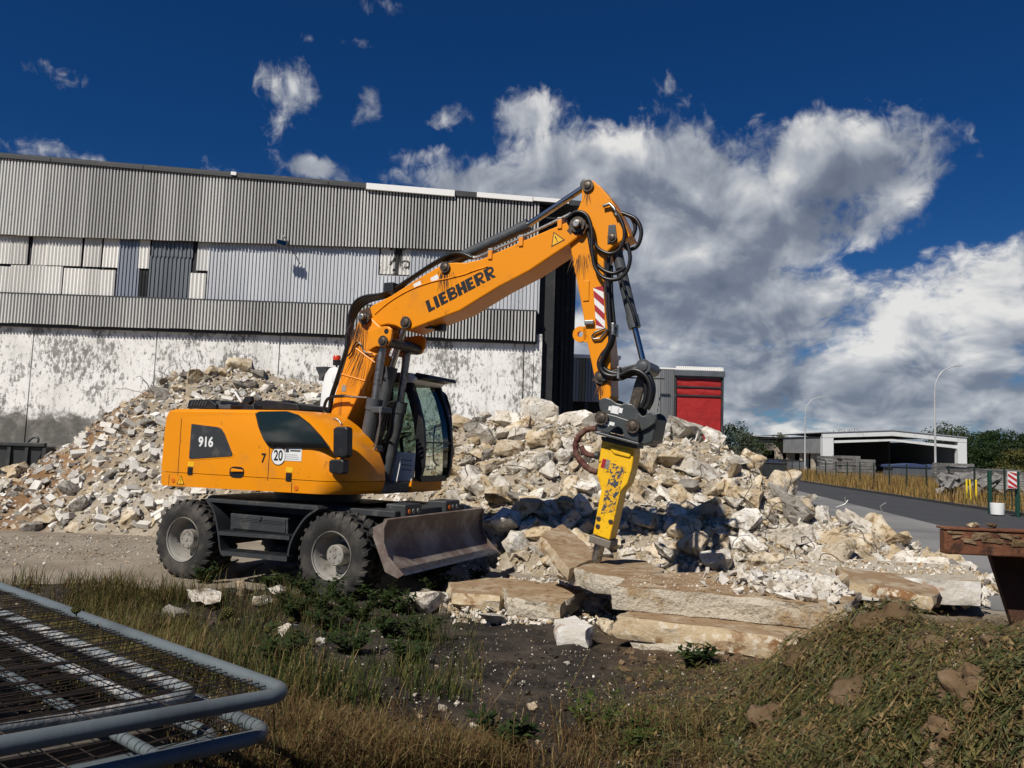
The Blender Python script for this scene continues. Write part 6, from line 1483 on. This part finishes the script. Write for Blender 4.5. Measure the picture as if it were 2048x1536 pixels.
panel(PC, 'topmost grey tubular fence panel of the stack at lower left', M_GALV, 96)
o2 = PC+E1*.30+E2*.115-NRM*.055; panel(o2, 'second fence panel in the stack, its long tube splashed with pale mortar', M_GALVW, 80, .020, (.16,))
o3 = PC+E1*.03+E2*.03-NRM*.115; panel(o3, 'third fence panel down, showing as a dark tube under the top corner', M_GALV, 60, .021, (.34,), far=True)
o4 = PC+E1*.22+E2*.07-NRM*.175; panel(o4, 'lowest visible fence panel, mostly in shadow under the stack', M_GALV, 50, .021, (.75,), far=True)
# timber bearers that carry the stack
M_TIMB = mat('grey_timber', (.10, .085, .065), .9, 0, (.06, .05, .04), 6, (.4, .6), bump=.4, bscale=30)
for i, s in enumerate((.55, 1.7)):
    c_ = PC+E1*s+E2*.1-NRM*.20; g_ = min(gz((c_+E2*k_).x, (c_+E2*k_).y) for k_ in (0, .4, .8))
    hh = c_.z-.0-g_; a, b_ = c_-E1*.06, c_+E1*.06
    MB().hexa([Vector((p.x, p.y, g_-.05)) for p in (a, b_, b_+E2*.9, a+E2*.9)], [Vector((p.x, p.y, p.z-.0)) for p in (a, b_, b_+E2*.9, a+E2*.9)]).build('timber_bearer', M_TIMB, label=('weathered timber bearer under the near end of the fence panels', 'weathered timber bearer under the far end of the fence panels')[i], category='timber', bevel=.006)
# wild carrot seed heads standing among the panels
for i, (px, py, Y_, lab) in enumerate(((152, 1222, 3.0, 'wild carrot seed head over the far tube at left'), (456, 1228, 2.8, 'largest wild carrot seed head standing above the fence tube'), (583, 1242, 3.1, 'small wild carrot seed head right of the largest one'), (535, 1262, 2.7, 'low wild carrot seed head touching the fence tube'))):
    tp_ = at(px, py, Y_); g_ = Vector((tp_.x+.05, tp_.y+.04, gz(tp_.x, tp_.y))); e = empty('wild_carrot', g_, label=lab, category='plant')
    MB().tube([Vector(), (tp_-g_)*.5+Vector((.01, 0, 0)), tp_-g_], .0022, 5).build('stem', M_OLV, e)
    h = MB(); rr = (.017, .022, .012, .013)[i]
    for k_ in range(46):
        a = k_*2.4; u_ = 1-1.3*k_/46; ss = math.sqrt(max(0, 1-u_*u_)); d = Vector((ss*math.cos(a), ss*math.sin(a), u_*.9)); c_ = tp_-g_+d*rr; s2 = d.cross(Vector((0, 0, 1.01))).normalized()*.0035
        h.tube([tp_-g_-Vector((0, 0, rr*.8)), c_-d*rr*.2, c_+Vector((0, 0, .004))], [.0008, .0016, .0030], 4)
    h.build('seed_head', M_OLV, e, normals=False)

# ------------------------------------------------------------------ rusty skip at the right edge
M_RUST = mat('rusty_steel_with_clay', (.15, .055, .024), .85, .1, (.24, .115, .06), 3.2, (.45, .62), (.055, .022, .012), 9, (.52, .66), bump=.7, bscale=14, bdist=.03)
M_RUST2 = mat('dark_rusty_plate', (.06, .026, .015), .85, .2, (.09, .04, .022), 3, (.45, .65), bump=.4, bscale=14)
SA = at(1889, 1056, 6.0); sk = empty('rusty_skip', (SA.x, SA.y, 0), rad(-7), label='rusty steel skip with a clay-smeared rim at the right edge', category='skip')
zt_s = SA.z; zb_s = at(1889, 1108, 6.0).z
MB().box((0, 0, zb_s), (3.2, .10, zt_s-.012)).build('rim_beam', M_RUST, sk, bevel=.012)
MB().box((-.006, -.012, zt_s-.01), (3.2, .14, zt_s+.008)).build('rim_cap', M_RUST, sk, bevel=.004)
ax_ = at(1958, 1128, 6.4).x-SA.x; bx_ = at(1990, 1215, 6.4).x-SA.x
MB().prism([(ax_, zb_s-.002), (3.2, zb_s-.002), (3.2, .5), (bx_+.09, .5)], .40, .46).build('front_plate', M_RUST2, sk)
MB().box((.34, .101, zb_s+.02), (3.2, .46, zb_s+.05)).build('soffit_plate', M_RUST2, sk)
cl_ = MB()
for i in range(26):                       # clay smeared along the rim
    u = R.uniform(.02, 1.4); s = R.uniform(.03, .09); z_ = zt_s-R.uniform(.03, .10)
    vs_ = ROCK['buff'][i % 8].vertices; fs_ = ROCK['buff'][i % 8].polygons
    cl_.add([Vector((u, -.004, z_))+Vector((v.co.x*s*1.7, v.co.y*.022, v.co.z*s)) for v in vs_], [tuple(f.vertices) for f in fs_])
o = cl_.build('clay_smear', M_CLOD, sk, normals=False); o['kind'] = 'stuff'
for px, w, vi, m_, lab in ((1945, 28, 4, MC['buff'], 'pale flat stone lying on the rim of the rusty skip'), (1978, 30, 1, M_CLOD, 'reddish stone right of the pale one on the skip rim')):
    uu = .235 if px < 1960 else .37; p = Vector((SA.x+uu*math.cos(rad(7))+.06*math.sin(rad(7)), SA.y-uu*math.sin(rad(7))+.06, 0)); s = w/FPX*6.0; me = ROCK['buff'][vi].copy(); me.materials.clear(); me.materials.append(m_)
    inst('stone', me, Vector((p.x, p.y, zt_s+.006+s*.20)), (.1, .05, .3), (s, s*.6, s*.75), label=lab, category='stone')

# ------------------------------------------------------------------ left background skip
M_SKIPG = mat('dark_green_grey_skip', (.030, .034, .034), .6, .1, (.06, .06, .055), 3, (.5, .7))
S0 = at(-30, 930, 23.); s2 = empty('dark_skip', (S0.x, 23, 0), label='dark open skip behind the left end of the rubble heap', category='skip')
x1_ = at(92, 900, 23.).x-S0.x; zt2 = at(60, 893, 23.).z
MB().hexa([(0, 0, .1), (x1_-.5, 0, .1), (x1_-.5, 2, .1), (0, 2, .1)], [(-.3, -.1, zt2), (x1_, -.1, zt2), (x1_, 2.1, zt2), (-.3, 2.1, zt2)]).build('body', M_SKIPG, s2, bevel=.03)
MB().box((-.35, -.2, zt2+.002), (x1_+.06, -.05, zt2+.12)).build('rim', M_SKIPG, s2, bevel=.02)
for k_ in range(4): MB().prism([(.2+k_*.5, .3), (.3+k_*.5, .3), (.3+k_*.52, zt2-.01), (.2+k_*.52, zt2-.01)], -.16, -.06).build('stiffener', M_SKIPG, s2)
MB().tube(spline([at(px, py, 23.)-Vector((S0.x, 23, 0)) for px, py in ((47, 905), (50, 892), (62, 878), (72, 874), (77, 880), (70, 895))], 5), .035, 8).build('bent_pipe', M_CYL, s2, smooth=60)

# ------------------------------------------------------------------ street lamps
M_LAMP = mat('galvanised_lamp_post', (.50, .50, .49), .5, .2, (.40, .40, .39), 1, (.4, .7))
for px, Y_, top, lab in ((1871, 66., 733, 'nearer tall street lamp with a curved arm right of the portal shed gable'), (1610, 95., 789, 'farther street lamp with a curved arm left of the portal shed')):
    b0 = at(px, 930, Y_); zt3 = at(px, top+20, Y_).z; e = empty('street_lamp', (b0.x, Y_, .06), label=lab, category='street lamp')
    h = zt3
    MB().tube([(0, 0, 0), (0, 0, 1.2), (0, 0, h-1.6)], [.11, .10, .065], 12).build('pole', M_LAMP, e, smooth=60)
    MB().tube(spline([(0, 0, h-1.6), (.12, 0, h-.6), (.6, 0, h+.3), (1.3, 0, h+.75), (1.75, 0, h+.86)], 6), .045, 10).build('curved_arm', M_LAMP, e, smooth=60)
    MB().prism([(1.65, h+.83), (2.35, h+.92), (2.4, h+.98), (1.7, h+.97)], -.14, .14).build('lamp_head', M_LAMP, e, bevel=.02)

# ------------------------------------------------------------------ boundary fence along the verge
M_POST = mat('dark_green_fence_post', (.018, .030, .024), .6, .2); M_GPOST = mat('green_fence_post', (.012, .055, .040), .5, .1)
fe = empty('wire_fence', (kx(40)+3, 40, 0), label='dark wire fence on slim posts along the dry verge', category='fence')
post_me = MB().box((-.035, -.035, 0), (.035, .035, 1.75)).mesh('post', M_POST)
y = 31.; py_ = []
while y < 120:
    x = kx(y)+3.; py_.append((x, y)); o = inst('post', post_me, (x-fe.location.x, y-40, .06), (0, 0, 0), (1, 1, 1), fe); y += 3.0
for z_ in (.5, 1.1, 1.65): o = MB().tube([(a-fe.location.x, b-40, z_) for a, b in py_], .008, 4).build('wire', M_POST, fe)
gp_ = empty('green_panel_fence', at_z(1980, 985, .06), label='green welded mesh fence on thick posts at the right edge', category='fence')
for px, Y_ in ((1979, 30.5), (2034, 29.2), (2120, 28.)):
    p = at(px, 960, Y_)-gp_.location; MB().box((p.x-.06, p.y-.06, -.05), (p.x+.06, p.y+.06, 1.65)).build('post', M_GPOST, gp_, bevel=.01)
a, b = at(1979, 960, 30.5)-gp_.location, at(2120, 960, 28.)-gp_.location
for k_ in range(9):
    z_ = .2+k_*.18; MB().tube([(a.x, a.y, z_), (b.x, b.y, z_)], .008, 4).build('mesh_wire', M_GPOST, gp_)
# warning board, yellow posts, drum
wb = empty('warning_board', at(2024, 960, 29.), label='small red and white striped warning board at the right edge', category='sign')
MB().box((-.17, -.02, -.32), (.17, .0, .32)).build('board', M_STICK, wb)
sb_ = MB()
for k_ in range(-1, 3): sb_.add([(-.165, -.024, -.3+k_*.22+.22), (.165, -.024, -.3+k_*.22), (.165, -.024, -.19+k_*.22), (-.165, -.024, -.19+k_*.22+.22)], [(0, 1, 2, 3)])
sb_.v = [(v[0], v[1], max(-.315, min(.315, v[2]))) for v in sb_.v]
sb_.build('stripes', mat('board_red', (.45, .02, .03), .5), wb, normals=False)
MB().box((-.02, .005, -1.0), (.02, .03, -.32)).build('board_post', M_POST, wb)
M_YEL = mat('yellow_post_paint', (.75, .55, .02), .5)
for i, (px, lab) in enumerate(((1933, 'left of three yellow posts behind the dry grass'), (1942, 'middle of three yellow posts, leaning slightly'), (1952, 'right of three yellow posts behind the dry grass'))):
    p = at(px, 955, 38.); e = MB().lathe([(.045, 0), (.045, 1.08), (.02, 1.12)], (0, 0, 0), (0, 0, 1), 12).build('yellow_post', M_YEL, label=lab, category='post'); e.location = (p.x, 38., .07); e.rotation_euler = (0, -.06 if i == 1 else 0, 0)
p = at(1994, 985, 29.6); MB().lathe([(.23, 0), (.25, .3), (.25, .42), (.22, .43)], (p.x, 29.6, .06), (0, 0, 1), 20).build('white_drum', M_STICK, label='white plastic drum standing in the dry grass at right', category='drum', smooth=40)
# pallets, crates and tarpaulin in the far yard
M_PAL = mat('grey_weathered_boards', (.17, .165, .155), .9, 0, (.11, .105, .1), 3, (.4, .65), (.26, .25, .23), 9, (.55, .7), rand=.25)
board_me = MB().box((-.5, -.5, -.06), (.5, .5, .06)).mesh('board', M_PAL)
def pstack(px, Y_, w, h, lab, n=7):
    p = at(px, 940, Y_); e = empty('board_stack', (p.x, Y_, .07), label=lab, category='board stack')
    for k_ in range(n): inst('board', board_me, (R.uniform(-.08, .08), R.uniform(-.1, .1), h*(k_+.5)/n), (0, R.uniform(-.01, .01), R.uniform(-.03, .03)), (w, 2., h/n*7.4), e)
for a in ((1668, 78., 2.6, 2.2, 'stack of grey boards left of the portal shed opening'), (1694, 77., 1.9, 2.3, 'second stack of grey boards at the portal shed'), (1722, 76., 1.9, 2.0, 'lighter stack of grey boards before the dark shed opening', 6), (1905, 62., 2.2, 1.9, 'board stack just right of the near street lamp'), (1945, 60., 2.6, 1.5, 'low board stack behind the yellow posts'), (1990, 52., 2.4, 1.6, 'board stack behind the green fence'), (2030, 50., 2.6, 1.5, 'board stack at the right edge of the far yard')): pstack(*a)
M_TARP = mat('blue_tarpaulin', (.035, .05, .13), .5, 0, (.05, .07, .10), 2, (.4, .7), bump=.5, bscale=5)
p = at(1855, 940, 72.); e = empty('covered_pile', (p.x, 72, .07), label='pile under a blue tarpaulin in front of the shed', category='tarpaulin')
MB().box((-3.2, 0, 0), (2.4, 2, 1.5)).build('crate', M_ZINCD, e, bevel=.05)
MB().prism([(-3.4, 1.35), (2.6, 1.35), (2.5, 1.62), (1.2, 1.72), (.2, 1.60), (-1.2, 1.75), (-2.4, 1.62), (-3.3, 1.58)], -.1, 2.1).build('cover_sheet', M_TARP, e, bevel=.04)
sp_l = []
for _ in range(260):
    px = R.uniform(1880, 2080); p = at(px, 940, R.uniform(40, 50)); sp_l.append((Vector((p.x, p.y, .1+R.random()*1.1)), R.uniform(.3, .9), 0, True))
fragments('scrap_pile', [M_PAL, M_FASC], sp_l, 'pile of loose dark boards behind the green fence')
for i, (px, Y_, w, h, m_, lab) in enumerate(((1505, 108., 2.6, 2.4, M_ZINCD, 'dark container at the left end of the long shed'), (1560, 100., 3.0, 1.6, M_TARP, 'bluish bin before the long shed, left one'), (1590, 98., 2.6, 1.5, M_ZINCD, 'grey bin before the long shed, next to the lamp'), (1552, 72., 2.0, 1.3, M_SKIPG, 'small dark skip at the far kerb'))):
    p = at(px, 940, Y_); e = empty('waste_bin', (p.x, Y_, .07), label=lab, category='bin')
    MB().hexa([(-w*.42, 0, .1), (w*.42, 0, .1), (w*.42, 1.5, .1), (-w*.42, 1.5, .1)], [(-w*.5, -.1, h), (w*.5, -.1, h), (w*.5, 1.6, h), (-w*.5, 1.6, h)]).build('body', m_, e, bevel=.03)
    MB().box((-w*.52, -.16, h+.002), (w*.52, 1.66, h+.10)).build('lid', M_FASC, e, bevel=.02)
# dry grass on the verge
b = MB()
for _ in range(26000):
    y = 28+(R.random()**1.6)*70; x = kx(y)+.3+R.random()**.9*13*(1 if y < 60 else 1.)
    if fb(x*.5, y*.5, .6, 3) < -.18 and R.random() < .7: continue
    h = R.uniform(.35, 1.0)*(.55+.45*sstep(.2, 2., x-kx(y))); az = R.uniform(0, 6.28); w = R.uniform(.015, .04)
    c_ = Vector((x, y, .05)); s = Vector((math.cos(az), math.sin(az), 0))*w; l = Vector((R.uniform(-.2, .2), R.uniform(-.2, .2), 1))*h
    b.add([c_-s, c_+s, c_+l], [(0, 1, 2)], R.choices((0, 1, 2), (5, 2, 1))[0])
b.build('verge_grass', [leafmat('tall_golden_grass', (.36, .235, .075), (.26, .16, .05), (.44, .31, .13), .3), M_BRN, M_OLV], normals=False, kind='stuff', label='tall golden dry grass on the verge along the fence', category='grass')
# ------------------------------------------------------------------ trees
M_BARK = mat('tree_bark', (.06, .045, .03), .95, 0, (.03, .024, .018), 6, (.4, .6))
TL = [leafmat('dark_tree_leaf', (.018, .036, .010), (.032, .054, .014), (.010, .022, .006), .2), leafmat('mid_tree_leaf', (.034, .055, .014), (.058, .078, .020), (.02, .035, .009), .2), leafmat('grey_willow_leaf', (.070, .085, .055), (.10, .115, .075), (.04, .055, .035), .2), leafmat('yellowing_leaf', (.075, .08, .02), (.11, .10, .03), (.05, .055, .015), .2)]
def tree(px, Y_, topy, wpx, mi, lab, name='tree', n=2600, lsz=.34):
    b0 = at(px, 930, Y_); h = at(px, topy, Y_).z; w = wpx*1.3/FPX*Y_; e = empty(name, (b0.x, Y_, .0), label=lab, category='tree')
    tr = MB(); tr.tube([(0, 0, 0), (.1, 0, h*.3), (.0, .1, h*.62)], [.22, .16, .08], 8); cs = []
    for i in range(13):
        a = R.uniform(0, 6.28); z_ = h*R.uniform(.26, .9); rr = w*.5*math.sqrt(max(.05, 1-((z_/h-.5)/.55)**2))*R.uniform(.3, .85)
        c_ = Vector((rr*math.cos(a), rr*math.sin(a), z_)); cs.append((c_, w*R.uniform(.13, .26), h*R.uniform(.08, .16)))
        if i < 7: tr.tube([(.05, 0, h*R.uniform(.2, .45)), c_*.6+Vector((0, 0, h*.2)), c_], [.07, .045, .02], 6)
    tr.build('trunk', M_BARK, e, smooth=60)
    lf = MB()
    for _ in range(n):
        c_, rw, rh = R.choice(cs); d = Vector((R.gauss(0, 1), R.gauss(0, 1), R.gauss(0, 1))).normalized()*(R.random()**.35)
        p = c_+Vector((d.x*rw*1.25, d.y*rw*1.25, d.z*rh*1.35))
        u_ = Vector((R.gauss(0, 1), R.gauss(0, 1), R.gauss(0, .7))).normalized(); v_ = u_.cross(Vector((R.gauss(0, 1), R.gauss(0, 1), R.gauss(0, 1)))).normalized(); s = lsz*R.uniform(.5, 1.2)
        lf.add([p-u_*s*.5, p+v_*s*.28, p+u_*s*.5, p-v_*s*.28], [(0, 1, 2, 3)])
    o = lf.build('crown', TL[mi], e, normals=False)
for i, a in enumerate(((1890, 135., 852, 80, 1, 'green tree just right of the nearer street lamp'), (1930, 140., 866, 70, 0, 'dark tree behind the right end of the portal shed'), (1968, 132., 866, 70, 1, 'round green tree right of the portal shed'), (2008, 130., 858, 78, 0, 'tall dark tree near the right edge'), (2046, 128., 864, 80, 0, 'dark tree cut by the right edge'), (1950, 120., 892, 70, 0, 'low dark bush-like tree before the tree row'), (2025, 116., 900, 90, 3, 'yellowish green low tree before the dark trees'), (2090, 126., 868, 80, 1, 'green tree beyond the right edge'),
          (1910, 128., 880, 70, 0, 'dark tree filling the gap beside the shed corner'), (1988, 122., 876, 80, 0, 'broad dark tree in front of the right tree row'),
          (1455, 108., 842, 60, 0, 'dark green tree beside the red door tower'), (1478, 104., 862, 70, 2, 'greyish willow-like tree left of the long shed'), (1520, 135., 866, 60, 0, 'dark tree behind the left end of the long shed'), (1500, 130., 872, 50, 1, 'green tree peeping over the long shed roof'), (1580, 170., 868, 30, 3, 'small thin tree left of the farther lamp'), (1688, 160., 860, 70, 2, 'pale green tree above the portal shed roof'), (1555, 165., 868, 26, 3, 'thin sparse tree over the long shed'))):
    tree(*a, n=4400 if i < 10 else 2200, lsz=.40 if i < 10 else .36)

# ------------------------------------------------------------------ look-alikes: say which one, counted from the left
bpy.context.view_layer.update()
_by = {}
for o in bpy.data.objects:
    if o.parent is None and o.get('label') and o.get('group'): _by.setdefault(o['label'], []).append(o)
ORD = ['first', 'second', 'third', 'fourth', 'fifth', 'sixth', 'seventh', 'eighth', 'ninth', 'tenth', 'eleventh', 'twelfth', 'thirteenth', 'fourteenth', 'fifteenth', 'sixteenth', 'seventeenth', 'eighteenth', 'nineteenth', 'twentieth']
for lab, os_ in _by.items():
    if len(os_) < 2: continue
    os_.sort(key=lambda o: proj(o.matrix_world @ (Vector(o.data.vertices[0].co) if o.name.startswith('reinforcing') else Vector()))[0])
    for i, o in enumerate(os_):
        if i < len(ORD): o['label'] = f"{lab}, {('left one' if i == 0 else 'right one') if len(os_) == 2 else ORD[i]+' from left'}"
